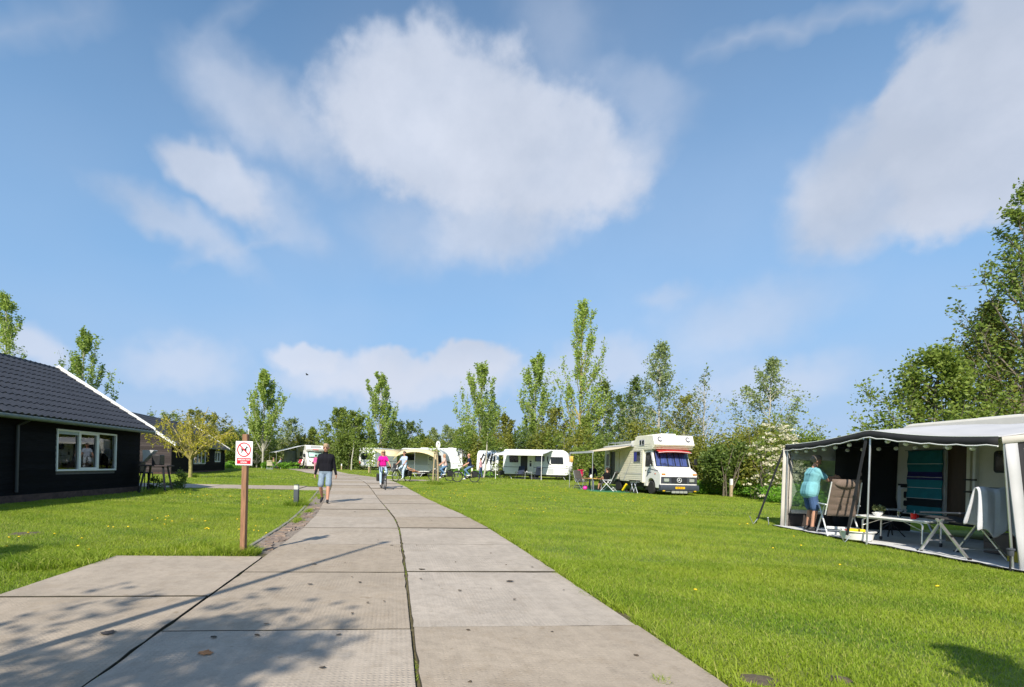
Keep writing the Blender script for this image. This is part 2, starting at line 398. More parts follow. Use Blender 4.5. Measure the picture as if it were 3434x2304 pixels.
def lawn_material(name, soil):
    m, nt, N, L, P = _nodes(name)
    tc = N.new('ShaderNodeTexCoord')
    def nz(sc, det=5):
        n = N.new('ShaderNodeTexNoise'); n.inputs['Scale'].default_value = sc; n.inputs['Detail'].default_value = det; L.new(tc.outputs['Object'], n.inputs['Vector']); return n.outputs['Fac']
    def mix(f, a, b):
        x = N.new('ShaderNodeMix'); x.data_type = 'RGBA'
        if isinstance(f, float): x.inputs[0].default_value = f
        else: L.new(f, x.inputs[0])
        for i, q in ((6, a), (7, b)):
            if isinstance(q, tuple): x.inputs[i].default_value = (*q, 1)
            else: L.new(q, x.inputs[i])
        return x.outputs[2]
    def mr(v, a, b, c=0.0, d=1.0):
        x = N.new('ShaderNodeMapRange'); L.new(v, x.inputs[0]); x.inputs[1].default_value = a; x.inputs[2].default_value = b; x.inputs[3].default_value = c; x.inputs[4].default_value = d; return x.outputs[0]
    big = mr(nz(0.35, 4), .35, .65); mid = mr(nz(2.2, 5), .3, .7)
    c = mix(big, (0.190, 0.300, 0.018), (0.340, 0.395, 0.032))
    c = mix(mr(nz(1.1, 4), .42, .68, 0, .8), c, (0.100, 0.215, 0.015))
    c = mix(mr(nz(.8, 6), .58, .76, 0, .35), c, (0.34, 0.33, 0.075))
    # mown lanes: light caught by leaning blades, painted as narrow yellower bands
    wv = N.new('ShaderNodeTexWave'); wv.wave_type = 'BANDS'; wv.bands_direction = 'Y'; wv.inputs['Scale'].default_value = 0.24; wv.inputs['Distortion'].default_value = 2.5; wv.inputs['Detail'].default_value = 2
    wm = N.new('ShaderNodeMapping'); wm.inputs['Rotation'].default_value = (0, 0, R(28)); L.new(tc.outputs['Object'], wm.inputs[0]); L.new(wm.outputs[0], wv.inputs['Vector'])
    c = mix(mr(wv.outputs['Fac'], .5, .9, 0, .45), c, (0.360, 0.440, 0.045))
    if soil:
        c = mix(0.45, c, (0.075, 0.075, 0.020)); c = mix(mr(nz(14, 4), .5, .75, 0, .6), c, (0.06, 0.05, 0.02))
        L.new(c, P.inputs['Base Color']); P.inputs['Roughness'].default_value = 0.9
        b = N.new('ShaderNodeBump'); b.inputs['Strength'].default_value = 0.8; b.inputs['Distance'].default_value = 0.03; L.new(nz(45, 6), b.inputs['Height']); L.new(b.outputs[0], P.inputs['Normal'])
    else:
        at_ = N.new('ShaderNodeAttribute'); at_.attribute_name = 'rnd'
        c = mix(mr(at_.outputs['Fac'], 0, .75, 0, .75), c, mix(mr(at_.outputs['Fac'], .72, 1.0), (0.290, 0.420, 0.026), (0.52, 0.50, 0.15)))
        L.new(c, P.inputs['Base Color']); P.inputs['Roughness'].default_value = 0.55; P.inputs['Specular IOR Level'].default_value = 0.3
        tr = N.new('ShaderNodeBsdfTranslucent'); L.new(c, tr.inputs[0]); ms = N.new('ShaderNodeMixShader'); ms.inputs[0].default_value = 0.4
        L.new(P.outputs[0], ms.inputs[1]); L.new(tr.outputs[0], ms.inputs[2]); L.new(ms.outputs[0], N['Material Output'].inputs[0])
    MATS[name] = m; return m
LAWN = lawn_material('lawn_turf', True); BLADE = lawn_material('grass_blade', False)
SOIL = mat('soil', (0.11, 0.085, 0.055), 0.95, var=0.45, scale=14, bump=0.8, bscale=60)

def concrete(name, base, dimple=True):
    m, nt, N, L, P = _nodes(name)
    tc = N.new('ShaderNodeTexCoord'); oi = N.new('ShaderNodeObjectInfo')
    off = N.new('ShaderNodeVectorMath'); off.operation = 'SCALE'; off.inputs[0].default_value = (37, 91, 13); L.new(oi.outputs['Random'], off.inputs['Scale'])
    ad = N.new('ShaderNodeVectorMath'); L.new(tc.outputs['Object'], ad.inputs[0]); L.new(off.outputs[0], ad.inputs[1]); V = ad.outputs[0]
    def nz(sc, det=6, rough=.6):
        n = N.new('ShaderNodeTexNoise'); n.inputs['Scale'].default_value = sc; n.inputs['Detail'].default_value = det; n.inputs['Roughness'].default_value = rough; L.new(V, n.inputs['Vector']); return n.outputs['Fac']
    def mr(v, a, b, c=0.0, d=1.0):
        x = N.new('ShaderNodeMapRange'); L.new(v, x.inputs[0]); x.inputs[1].default_value = a; x.inputs[2].default_value = b; x.inputs[3].default_value = c; x.inputs[4].default_value = d; return x.outputs[0]
    def mix(f, a, b, bt='MIX'):
        x = N.new('ShaderNodeMix'); x.data_type = 'RGBA'; x.blend_type = bt
        L.new(f, x.inputs[0]) if not isinstance(f, float) else setattr(x.inputs[0], 'default_value', f)
        for i, q in ((6, a), (7, b)):
            if isinstance(q, tuple): x.inputs[i].default_value = (*q, 1)
            else: L.new(q, x.inputs[i])
        return x.outputs[2]
    b = Vector(base)
    c = mix(mr(nz(1.6), .3, .7), tuple(b * .86), tuple(b * 1.10))
    c = mix(mr(nz(9, 8, .7), .42, .72, 0, .7), c, tuple(b * .66)); c = mix(mr(nz(3.1, 7, .75), .52, .62, 0, .35), c, (b.x * .74, b.y * .70, b.z * .64)); c = mix(mr(nz(26, 6, .8), .60, .66, 0, .55), c, tuple(b * .5))
    c = mix(mr(nz(70, 3), .55, .72, 0, .5), c, tuple(b * 1.25))
    c = mix(mr(nz(5.5, 3), .68, .76, 0, .65), c, (b.x * .55, b.y * .50, b.z * .42))
    vo = N.new('ShaderNodeTexVoronoi'); vo.feature = 'DISTANCE_TO_EDGE'; vo.inputs['Scale'].default_value = .42
    wv_ = N.new('ShaderNodeVectorMath'); wn = N.new('ShaderNodeTexNoise'); wn.inputs['Scale'].default_value = 3; wn.inputs['Detail'].default_value = 5; L.new(V, wn.inputs['Vector']); ws_ = N.new('ShaderNodeVectorMath'); ws_.operation = 'SCALE'; ws_.inputs['Scale'].default_value = .25; L.new(wn.outputs['Color'], ws_.inputs[0]); L.new(V, wv_.inputs[0]); L.new(ws_.outputs[0], wv_.inputs[1]); L.new(wv_.outputs[0], vo.inputs['Vector'])
    c = mix(mr(vo.outputs['Distance'], .0, .0030, .18, 0), c, tuple(b * .35))
    # pale wear streaks along the driving direction
    mp = N.new('ShaderNodeMapping'); mp.inputs['Scale'].default_value = (5, .6, 1); L.new(V, mp.inputs[0])
    n2 = N.new('ShaderNodeTexNoise'); n2.inputs['Scale'].default_value = 2; n2.inputs['Detail'].default_value = 5; L.new(mp.outputs[0], n2.inputs['Vector'])
    c = mix(mr(n2.outputs['Fac'], .5, .75, 0, .4), c, tuple(b * 1.15))
    hs = N.new('ShaderNodeHueSaturation'); L.new(c, hs.inputs['Color']); L.new(mr(oi.outputs['Random'], 0, 1, .90, 1.07), hs.inputs['Value']); L.new(mr(oi.outputs['Random'], 0, 1, 1.25, .9), hs.inputs['Saturation'])
    L.new(hs.outputs[0], P.inputs['Base Color']); P.inputs['Roughness'].default_value = 0.85; P.inputs['Specular IOR Level'].default_value = 0.3
    b1 = N.new('ShaderNodeBump'); b1.inputs['Strength'].default_value = 0.5; b1.inputs['Distance'].default_value = 0.006; L.new(nz(55, 5), b1.inputs['Height']); last = b1.outputs[0]
    if dimple:
        ck = N.new('ShaderNodeTexVoronoi'); ck.inputs['Scale'].default_value = 30; ck.inputs['Randomness'].default_value = 0.12; L.new(V, ck.inputs['Vector'])
        b2 = N.new('ShaderNodeBump'); b2.inputs['Distance'].default_value = 0.006; L.new(mr(ck.outputs['Distance'], .15, .42), b2.inputs['Height']); L.new(mr(nz(1.2), .36, .60, 0.05, 0.65), b2.inputs['Strength']); L.new(last, b2.inputs['Normal']); last = b2.outputs[0]
    L.new(last, P.inputs['Normal']); MATS[name] = m; return m
CONC = concrete('slab_concrete', (0.415, 0.355, 0.288))

# ground sheet
def axis(a, fine, b, step, far):
    near = np.arange(fine[0], fine[1] + step, step)
    lo = fine[0] - np.cumsum(np.geomspace(step, far, 14)); hi = near[-1] + np.cumsum(np.geomspace(step, far, 14))
    return np.concatenate([lo[::-1], near, hi])
gxs = axis(0, (-40, 40), 0, 1.0, 160); gys = axis(0, (-6, 70), 0, 1.0, 180)
XX, YY = np.meshgrid(gxs, gys); ZZ = ztn(XX, YY)
V = np.stack([XX.ravel(), YY.ravel(), ZZ.ravel()], 1); nx, ny = len(gxs), len(gys)
I = np.arange(nx * ny).reshape(ny, nx); F = np.stack([I[:-1, :-1].ravel(), I[:-1, 1:].ravel(), I[1:, 1:].ravel(), I[1:, :-1].ravel()], 1)
tag(np_mesh('ground', V, F, LAWN, smooth=True), 'mown green lawn of the campsite running back to the hedges', kind='structure')

# road bed of soil and moss, slabs on it
def strip(pts_l, pts_r, dz, name, m, parent=None):
    b = MB(); P = [[(p[0], p[1], zt(p[0], p[1]) + dz), (q[0], q[1], zt(q[0], q[1]) + dz)] for p, q in zip(pts_l, pts_r)]
    return b.grid(P).build(name, m, parent)
ds = [-4 + i * 1.0 for i in range(80)]
MOSS = mat('joint_moss', (0.105, 0.088, 0.040), 0.95, var=0.5, scale=20, bump=0.6, bscale=80)
road = strip([(rc(d) - 1.98, d) for d in ds], [(rc(d) + 1.92, d) for d in ds], 0.010, 'road', MOSS)
tag(road, 'campsite lane of two rows of square concrete slabs bending left', kind='structure')
JDIRT = mat('joint_dirt', (0.050, 0.043, 0.028), .95, var=.4, scale=12)
def slab_mesh(w, l, seed):
    r = random.Random(seed); b = MB(); top = []; n = 12
    pts = []
    for (ax, ay, bx, by) in ((-1, -1, 1, -1), (1, -1, 1, 1), (1, 1, -1, 1), (-1, 1, -1, -1)):
        for i in range(n):
            t = i / n; jit = r.uniform(0, .003) if r.random() < .88 else r.uniform(.004, .014)
            x = (ax + (bx - ax) * t); y = (ay + (by - ay) * t)
            pts.append((x * (w / 2 - (jit if abs(x) > .98 else 0)), y * (l / 2 - (jit if abs(y) > .98 else 0))))
    k = len(pts); vs = []
    for (ins, z) in ((0, -.10), (0, -.003), (.003, 0)):
        for (x, y) in pts: vs.append((x * (1 - 2 * ins / w), y * (1 - 2 * ins / l), z))
    fs = []
    for a in range(2):
        for i in range(k): fs.append((a * k + i, a * k + (i + 1) % k, (a + 1) * k + (i + 1) % k, (a + 1) * k + i))
    fs.append(tuple(2 * k + i for i in range(k))); b.add(vs, fs); b.m = [1] * (2 * k) + [0]
    o = b.build('concrete_slab', [CONC, JDIRT], ang=25); me = o.data; bpy.data.objects.remove(o); return me
SW, SL = 1.805, 2.000
SLABS = [slab_mesh(SW, SL, i) for i in range(5)]; PSLABS = [slab_mesh(2.55, 1.95, 20 + i) for i in range(2)]
def slab(x, y, heading, parent, meshes=SLABS, dz=0.0, i=[0]):
    i[0] += 1
    o = bpy.data.objects.new('concrete_slab', random.choice(meshes)); COL.objects.link(o); o.parent = parent
    e = 1.0; ux, uy = -math.sin(heading), math.cos(heading); f = lambda a, c: zt(x + ux * a + uy * c, y + uy * a - ux * c)
    sy = (f(1, 0) - f(-1, 0)) / 2; sx = (f(0, .9) - f(0, -.9)) / 1.8
    o.location = (x, y, (f(1, 0) + f(-1, 0) + f(0, 0)) / 3 + 0.030 + random.uniform(-.004, .005) * (1 if y < 11 else 2.6) + dz)
    fl = random.choice((1, -1))
    o.rotation_euler = (fl * math.atan(sy) + random.uniform(-.0015, .0015), -fl * math.atan(sx) + random.uniform(-.0015, .0015), heading + random.uniform(-.003, .003) + (0 if fl > 0 else math.pi))
    return o
s_pos = 3.87 - 2 * 2.02 + 1.01; d = s_pos
while d < 62:
    t = rtan(d); h = -math.atan2(t.x, t.y); n = Vector((t.y, -t.x, 0))
    for sgn in (-1, 1):
        off = sgn * (SW / 2 + .010); p = Vector((rc(d), d, 0)) + n * off + t * (0.02 * sgn)
        slab(p.x, p.y, h, road)
    d += 2.02 * t.y
for (x, y) in ((-3.17, 5.52), (-2.95, 3.505), (-4.77, 3.30), (-2.73, 1.49), (-4.55, 1.285), (-4.3, -.73), (-2.49, -.525)):
    slab(x, y, 0.115, road, dz=-.004)
TURN = [(-2.2, 6.62), (-4.12, 6.40), (-4.02, 4.38), (-5.75, 4.2), (-5.2, -2), (-1.3, -2)]
# side path to the cabins and side branch to the pitches
path = strip([(x, 24.4 + (x + 6) * .06) for x in np.linspace(-16, -4.6, 14)], [(x, 21.8 + (x + 6) * .06) for x in np.linspace(-16, -4.6, 14)], 0.006, 'path', MOSS)
tag(path, 'narrow pale concrete path leading from the lane to the black cabins', kind='structure')
for i in range(6): slab(-5.65 - i * 1.985, 23.1 + (-5.65 - i * 1.985 + 6) * .06, math.pi / 2 + .06, path, [PSLABS[i % 2]], dz=-.012)
path2 = strip([(x, 34.6 + (x + 4) * .1) for x in np.linspace(-5, -1.2, 6)], [(x, 32.4 + (x + 4) * .1) for x in np.linspace(-5, -1.2, 6)], 0.007, 'path', MOSS)
tag(path2, 'short slab branch leaving the lane towards the cream caravan', kind='structure')
for i in range(2): slab(-3.4 + i * 1.985, 33.6 + i * .2, math.pi / 2 + .1, path2, [PSLABS[i % 2]], dz=-.012)
# gravel verge and kerb on the left
GRAV = mat('gravel_verge', (0.24, 0.195, 0.155), 0.95, var=0.5, scale=22, bump=0.8, bscale=90)
vd = np.linspace(6.9, 21.6, 16)
verge = strip([(rc(d) - 2.24 - .05 * (d - 8) / 6, d) for d in vd], [(rc(d) - 1.80, d) for d in vd], 0.011, 'verge', GRAV)
tag(verge, 'strip of broken brick and gravel between lane and kerb', kind='structure')
kerb = thing('kerb', 'thin weathered concrete edging between lawn and gravel strip', 'kerb', (0, 0, 0)); kerb['kind'] = 'structure'
del kerb['category']
KERB = mat('kerb_concrete', (0.24, 0.22, 0.19), 0.9, var=0.25, bump=0.4)
d = 7.3
while d < 21:
    a = Vector((rc(d) - 2.26 - .05 * (d - 8) / 6, d, zt(rc(d) - 2.3, d) - .005)); d2 = d + .97
    b_ = Vector((rc(d2) - 2.26 - .05 * (d2 - 8) / 6, d2, zt(rc(d2) - 2.3, d2) - .005 + random.uniform(-.008, .008))); MB().bar(a, b_, .06, .07).build('kerb_stone', KERB, kerb, bevel=.008); d += 1.0
BRK = mat('verge_brick', (0.25, 0.185, 0.14), 0.9, var=0.35, scale=9, bump=0.5, rnd=.3)
bme = MB().bx(-.1, .1, -.05, .05, -.03, .03).build('brick', BRK, bevel=.006); bme0 = bme.data; bpy.data.objects.remove(bme)
for i in range(70):
    d = random.uniform(7.2, 14.5); u = random.uniform(-2.18, -1.90)
    o = bpy.data.objects.new('brick', bme0); COL.objects.link(o); o.parent = verge; x = rc(d) + u
    o.location = (x, d, zt(x, d) + random.uniform(-.022, -.012) + .011); o.rotation_euler = (random.uniform(-.06, .06), random.uniform(-.06, .06), .1 + random.choice((0, 1.57)) + random.uniform(-.15, .15))

# ---- lawn blades
def inpoly(x, y, poly):
    c = np.zeros(len(x), bool); n = len(poly)
    for i in range(n):
        (x0, y0), (x1, y1) = poly[i], poly[(i + 1) % n]
        t = ((y0 > y) != (y1 > y)) & (x < (x1 - x0) * (y - y0) / (y1 - y0 + 1e-9) + x0); c ^= t
    return c
HARD = []          # footprints where no grass stands; filled here for houses, mats
HARD.append([(-11.62, 18.95), (-18.5, 19.5), (-18.5, 4), (-10.9, 4)])
HARD.append([(-21.1, 37.6), (-29, 39), (-32, 55), (-23.2, 53)])
HARD.append([(7.88, 12.2), (7.82, 6.4), (13.4, 6.0), (13.4, 12.4)])
HARD.append([(8.3, 28.9), (8.3, 33.8), (11.6, 33.8), (11.6, 27.0)])
def grass_ok(x, y):
    u = x - np.interp(y, RD, RX)
    nzv = vnoise(x * 3, y * 3) * .16 + vnoise(x * 11, y * 11) * .07
    ok = (u < -1.99 + nzv * .25) | (u > 1.72 + nzv)
    gv = (u > -2.25) & (u < -1.8) & (y > 7.0) & (y < 21.4)
    ok &= ~(gv & (vnoise(x * 2.3, y * 1.3) < .72))
    ok &= ~inpoly(x, y + 0 * x, [(p[0], p[1]) for p in TURN])
    py = 23.1 + (x + 6) * .06; ok &= ~((np.abs(y - py) < 1.26) & (x < -4) & (x > -16))
    ok &= ~((np.abs(y - (33.5 + (x + 4) * .1)) < 1.0) & (x > -5) & (x < -1.2))
    for p in HARD: ok &= ~inpoly(x, y, p)
    for (sx, sy, r) in ((gx(2545, 3.12), 3.12, .10), (gx(2815, 3.16), 3.16, .07), (gx(90, 8.2), 8.2, .20)):
        ok &= (np.hypot(x - sx, (y - sy)) > r * (.35 + 1.1 * vnoise(x * 14, y * 14)))
    return ok
GV, GF, GA = [], [], []; gofs = 0
def blades(n, d0, d1, h, w, seg2=False, extra=None):
    global gofs
    if extra is None:
        y = np.sqrt(RNG.uniform(d0 ** 2, d1 ** 2, n)); x = RNG.uniform(-.93, 1.18, n) * y + RNG.uniform(-.9, .9, n)
    else: x, y = extra; n = len(x)
    k = grass_ok(x, y); x, y = x[k], y[k]; n = len(x)
    z = ztn(x, y); cl = vnoise(x * 1.7 + 40, y * 1.7); cl2 = vnoise(x * 7, y * 7)
    hh = h * (0.55 + .55 * cl + .5 * cl2 * RNG.random(n)) * RNG.uniform(.7, 1.25, n)
    az = RNG.uniform(0, 2 * np.pi, n); lz = RNG.uniform(0, 2 * np.pi, n); ln = RNG.uniform(.2, 1.6, n) * hh
    # the mower lays the sward over in places
    lx = np.cos(lz) * ln + hh * .35 * (vnoise(x * .8, y * .8) - .5); ly = np.sin(lz) * ln + hh * .5 * (vnoise(x * .6 + 9, y * .6) - .35)
    ww = w * RNG.uniform(.6, 1.3, n); cx, cy = np.cos(az) * ww / 2, np.sin(az) * ww / 2
    b0 = np.stack([x - cx, y - cy, z - .01], 1); b1 = np.stack([x + cx, y + cy, z - .01], 1)
    tip = np.stack([x + lx, y + ly, z + hh], 1); rnd = RNG.random(n) ** 1.2
    if seg2:
        m0 = np.stack([x - cx * .8 + lx * .3, y - cy * .8 + ly * .3, z + hh * .6], 1); m1 = np.stack([x + cx * .8 + lx * .3, y + cy * .8 + ly * .3, z + hh * .6], 1)
        Vs = np.stack([b0, b1, m1, m0, tip], 1).reshape(-1, 3); o = gofs + np.arange(n) * 5
        Fs = np.concatenate([np.stack([o, o + 1, o + 2], 1), np.stack([o, o + 2, o + 3], 1), np.stack([o + 3, o + 2, o + 4], 1)]); k = 5
    else:
        Vs = np.stack([b0, b1, tip], 1).reshape(-1, 3); o = gofs + np.arange(n) * 3; Fs = np.stack([o, o + 1, o + 2], 1); k = 3
    GV.append(Vs); GF.append(Fs); GA.append(np.repeat(rnd, k)); gofs += n * k
blades(270000, 1.9, 7.0, .034, .0055, True)
blades(420000, 6.5, 14.5, .038, .0095)
blades(330000, 14, 30, .045, .022)
blades(180000, 29, 62, .06, .05)
# longer fringe where the mower does not reach: slab edges, posts
e = RNG.uniform(2.2, 20, 16000); s_ = np.where(RNG.random(16000) < .5, 1.84 + RNG.exponential(.05, 16000), -2.06 - RNG.exponential(.06, 16000))
blades(0, 0, 0, .085, .008, True, (np.interp(e, RD, RX) + s_, e))
for (cx_, cy_, r_, n_, h_) in ((-2.75, 6.95, .35, 2600, .13), (gx(993, 14.6), 14.6, .35, 1500, .16), (gx(1458, 28.6), 28.6, .5, 1200, .25), (gx(1072, 25.2), 25.2, .3, 700, .15),
                               (gx(635, 31), 31, .5, 900, .22), (-3.4, 6.75, .8, 2500, .10), (-4.6, 6.0, .5, 2500, .10), (-5.0, 4.6, .6, 2500, .09), (-10.2, 18.5, .8, 900, .14)):
    a = RNG.uniform(0, 6.28, n_); q = r_ * np.sqrt(RNG.random(n_)); blades(0, 0, 0, h_, .009, True, (cx_ + q * np.cos(a), cy_ + q * np.sin(a)))
grass = np_mesh('grass', np.concatenate(GV), np.concatenate(GF), BLADE, attr=np.concatenate(GA))
tag(grass, 'short mown grass with longer blades along the slab edges', 'grass', kind='stuff'); 
# moss and weeds in the centre joints
GV2, GF2, GA2 = GV, GF, GA; GV, GF, GA = [], [], []; gofs = 0
_ok = grass_ok
def grass_ok(x, y): return vnoise(x * 0 + 3, y * 1.6) + vnoise(x * 20, y * 7) * .5 > .86
e = RNG.uniform(2.2, 16, 3600); blades(0, 0, 0, .026, .006, True, (np.interp(e, RD, RX) + RNG.normal(0, .012, 3600), e))
e = RNG.uniform(1.5, 6.6, 500); blades(0, 0, 0, .022, .006, True, (np.interp(e, RD, RX) - 1.85 + RNG.normal(0, .012, 500), e))
e = RNG.uniform(0, 6.28, 260); blades(0, 0, 0, .05, .008, True, (gx(2200, 3.02) + .09 * np.cos(e) * RNG.random(260), 3.0 + .06 * np.sin(e) * RNG.random(260)))
tag(np_mesh('weeds', np.concatenate(GV), np.concatenate(GF), BLADE, attr=np.concatenate(GA)), 'tufts of moss and weeds growing in the slab joints', 'weeds', kind='stuff')
grass_ok = _ok
# dandelions
DAND = mat('dandelion_yellow', (0.85, 0.60, 0.01), 0.7, var=0.15)
b = MB()
def dand(n, x0, x1, d0, d1, cl=.5):
    k = 0; 
    for _ in range(n * 30):
        if k >= n: break
        d = random.uniform(d0, d1); x = gx(random.uniform(x0, x1), d)
        if vnoise(np.array([x * .5]), np.array([d * .35]))[0] < cl or not grass_ok(np.array([x]), np.array([d]))[0]: continue
        k += 1; z = zt(x, d); r = random.uniform(.011, .018) * (1 + d * .02)
        b.lathe([(r * .4, 0), (r, .006), (r * .8, .014), (r * .2, .018)], (x, d, z + random.uniform(.045, .07)), 7, Euler((random.uniform(-.5, .2), random.uniform(-.3, .3), 0)).to_matrix())
dand(22, 350, 900, 8.5, 15); dand(22, 600, 1000, 15, 22); dand(40, 1350, 1900, 15, 25, .55); dand(70, 1500, 2200, 17, 30, .5); dand(14, 1500, 2700, 8, 16); dand(3, 2300, 3300, 3.6, 7, .3); dand(8, 0, 300, 6.5, 8, .2)
tag(b.build('dandelions', DAND), 'yellow dandelion flowers dotted over the lawn', 'dandelions', kind='stuff')
# bare soil patches in the lawn
for px, D, r_, lb in ((2545, 3.12, .11, 'dark bare molehill patch in the grass near the slab edge'), (2815, 3.16, .08, 'small reddish bare soil patch in the grass'), (90, 8.2, .24, 'dry bare patch on the lawn before the black cabin')):
    b = MB(); X = gx(px, D); n = 18; ring = lambda f, z: [(X + r_ * f * (.8 + .4 * random.random()) * math.cos(6.283 * i / n), D + r_ * f * .8 * (.8 + .4 * random.random()) * math.sin(6.283 * i / n), zt(X, D) + z) for i in range(n)]
    o = b.grid([q + [q[0]] for q in (ring(1, .001), ring(.7, .006), ring(.35, .010), ring(.02, .010))]).build('soil_patch', SOIL); tag(o, lb, kind='structure')
# dead leaves and crumbs of soil lying on the slabs
LIT = mat('dead_leaf', (0.075, 0.055, 0.035), 0.9, var=0.5, scale=3)
b = MB()
for i in range(48):
    d = random.choice((random.uniform(2.9, 8), random.uniform(2.9, 16))); u = random.uniform(-1.7, 1.6); x = rc(d) + u; r = random.uniform(.008, .026); a0 = random.uniform(0, 6.28)
    if random.random() < .1: r *= 1.8
    z = zt(x, d) + .040; n = 7; P = [(x + r * random.uniform(.5, 1.2) * math.cos(6.28 * k / n), d + r * .8 * random.uniform(.4, 1.1) * math.sin(6.28 * k / n), z + random.uniform(-.002, .004)) for k in range(n)]
    b.add(P + [(x, d, z + .006)], [(k, (k + 1) % n, n) for k in range(n)])
tag(b.build('leaf_litter', LIT), 'scattered dead leaves and soil crumbs on the concrete slabs', 'litter', kind='stuff')

# rust stain on a slab and a dark drain spot on the turn-off
for px, py, r_, m_, lb in ((690, 2188, .05, mat('rust_stain', (.44, .19, .07), .9, var=.5, scale=18), 'orange rust stain on the near slab'), (362, 2121, .055, mat('dark_stain', (.06, .05, .045), .9, var=.4, scale=18), 'dark spot in the shaded turn-off slab')):
    dv = pxdir(px, py); D = (HC - .037) / -dv.z; X = dv.x * D; n = 26; rg = lambda f: [(X + r_ * f * random.uniform(.55, 1.15) * math.cos(6.283 * i / n), D + r_ * f * random.uniform(.55, 1.15) * math.sin(6.283 * i / n), .0385 - .0005 * f) for i in range(n)]
    tag(MB().grid([q + [q[0]] for q in (rg(1), rg(.5), rg(.02))]).build('stain', m_), lb, kind='structure')

# ------------------------------------------------------------------ black cabins
def plank_mat(name, col, var):
    return mat(name, col, 0.75, var=var, scale=4, stretch=(10, 0.7, 14), bump=0.5, bscale=12, rnd=.3, spec=.10)
TARWOOD = plank_mat('tarred_boards', (0.0065, 0.0065, 0.008), .7)
GREYWOOD = plank_mat('weathered_boards', (0.055, 0.045, 0.045), .45)
TILE = mat('anthracite_tile', (0.040, 0.042, 0.050), 0.42, var=0.2, scale=3, rnd=.10, bump=.1)
GUTTER = mat('zinc_gutter', (0.135, 0.165, 0.14), 0.5, 0.3, var=0.2)
PLINTH = mat('plinth_brick', (0.085, 0.05, 0.04), 0.9, var=0.5, scale=8, bump=0.6)
DARKROOM = mat('dim_room', (0.12, 0.11, 0.10), 0.9, var=.2)
CURT = mat('pale_curtain', (0.30, 0.31, 0.22), 0.9, var=0.2, scale=8, stretch=(1, 6, .4))
def tile_geo(tw, tl):
    """one pantile, its lower edge at y=0, rising along +y; x across"""
    n = 8; xs = [tw * i / n for i in range(n + 1)]
    pz = lambda x: .022 * math.cos(2 * math.pi * x / tw) + .022
    vs = [(x, 0, pz(x) + .030) for x in xs] + [(x, tl, pz(x) + .002) for x in xs] + [(x, .002, pz(x) - .012) for x in xs]
    k = n + 1; fs = []
    for i in range(n): fs += [(i, i + 1, k + i + 1, k + i), (2 * k + i, 2 * k + i + 1, i + 1, i)]
    return vs, fs
def window(parent, x, y0, y1, z0, z1, kind, depth=.06):
    """window in a wall of the plane x=const facing +x"""
    w = thing('window', None, None); w.parent = parent; fr = .055; n = len(kind)
    b = MB(); o = x + .035
    b.bx(x - .09, o, y0, y1, z0, z0 + fr); b.bx(x - .09, o, y0, y1, z1 - fr, z1)
    b.bx(x - .09, o, y0, y0 + fr, z0 + fr, z1 - fr); b.bx(x - .09, o, y1 - fr, y1, z0 + fr, z1 - fr)
    ys = [y0 + fr + (y1 - y0 - 2 * fr) * i / n for i in range(n + 1)]
    for q in ys[1:-1]: b.bx(x - .085, o - .006, q - .03, q + .03, z0 + fr, z1 - fr)
    b.build('frame', TRIM, w, bevel=.008)
    for i, kd in enumerate(kind):
        a = ys[i] + (.03 if i else 0); c = ys[i + 1] - (.03 if i < n - 1 else 0); za, zb = z0 + fr, z1 - fr
        if 's' in kd:
            s = .05; e = o - .012; bb = MB()
            bb.bx(x - .06, e, a, c, za, za + s); bb.bx(x - .06, e, a, c, zb - s, zb); bb.bx(x - .06, e, a, a + s, za + s, zb - s); bb.bx(x - .06, e, c - s, c, za + s, zb - s)
            bb.build('sash', TRIM, w, bevel=.006); a += s; c -= s; za += s; zb -= s
        MB().bx(x - .04, x - .028, a, c, za, zb).build('pane', GLASS, w)
        if 'v' in kd: MB().bx(x - .027, x + .005, a, c, zb - .09, zb).build('vent_strip', mat('vent_blue', (.35, .42, .46), .4), w)
        if 'c' in kd:
            m = 24; P = [[(x - .20 + .025 * math.sin(i2 * 1.9), a - .03 + (c - a + .06) * i2 / m, z) for i2 in range(m + 1)] for z in (za - .1, zb + .1)]
            MB().grid(P).build('curtain', CURT, w)
        if 'b' in kd:
            P = [[(x - .12, a - .02 + (c - a + .04) * t, z) for t in (0, 1)] for z in (zb - .55 * (zb - za), zb + .05)]
            MB().grid(P).build('blind', TRIM, w)
    return w
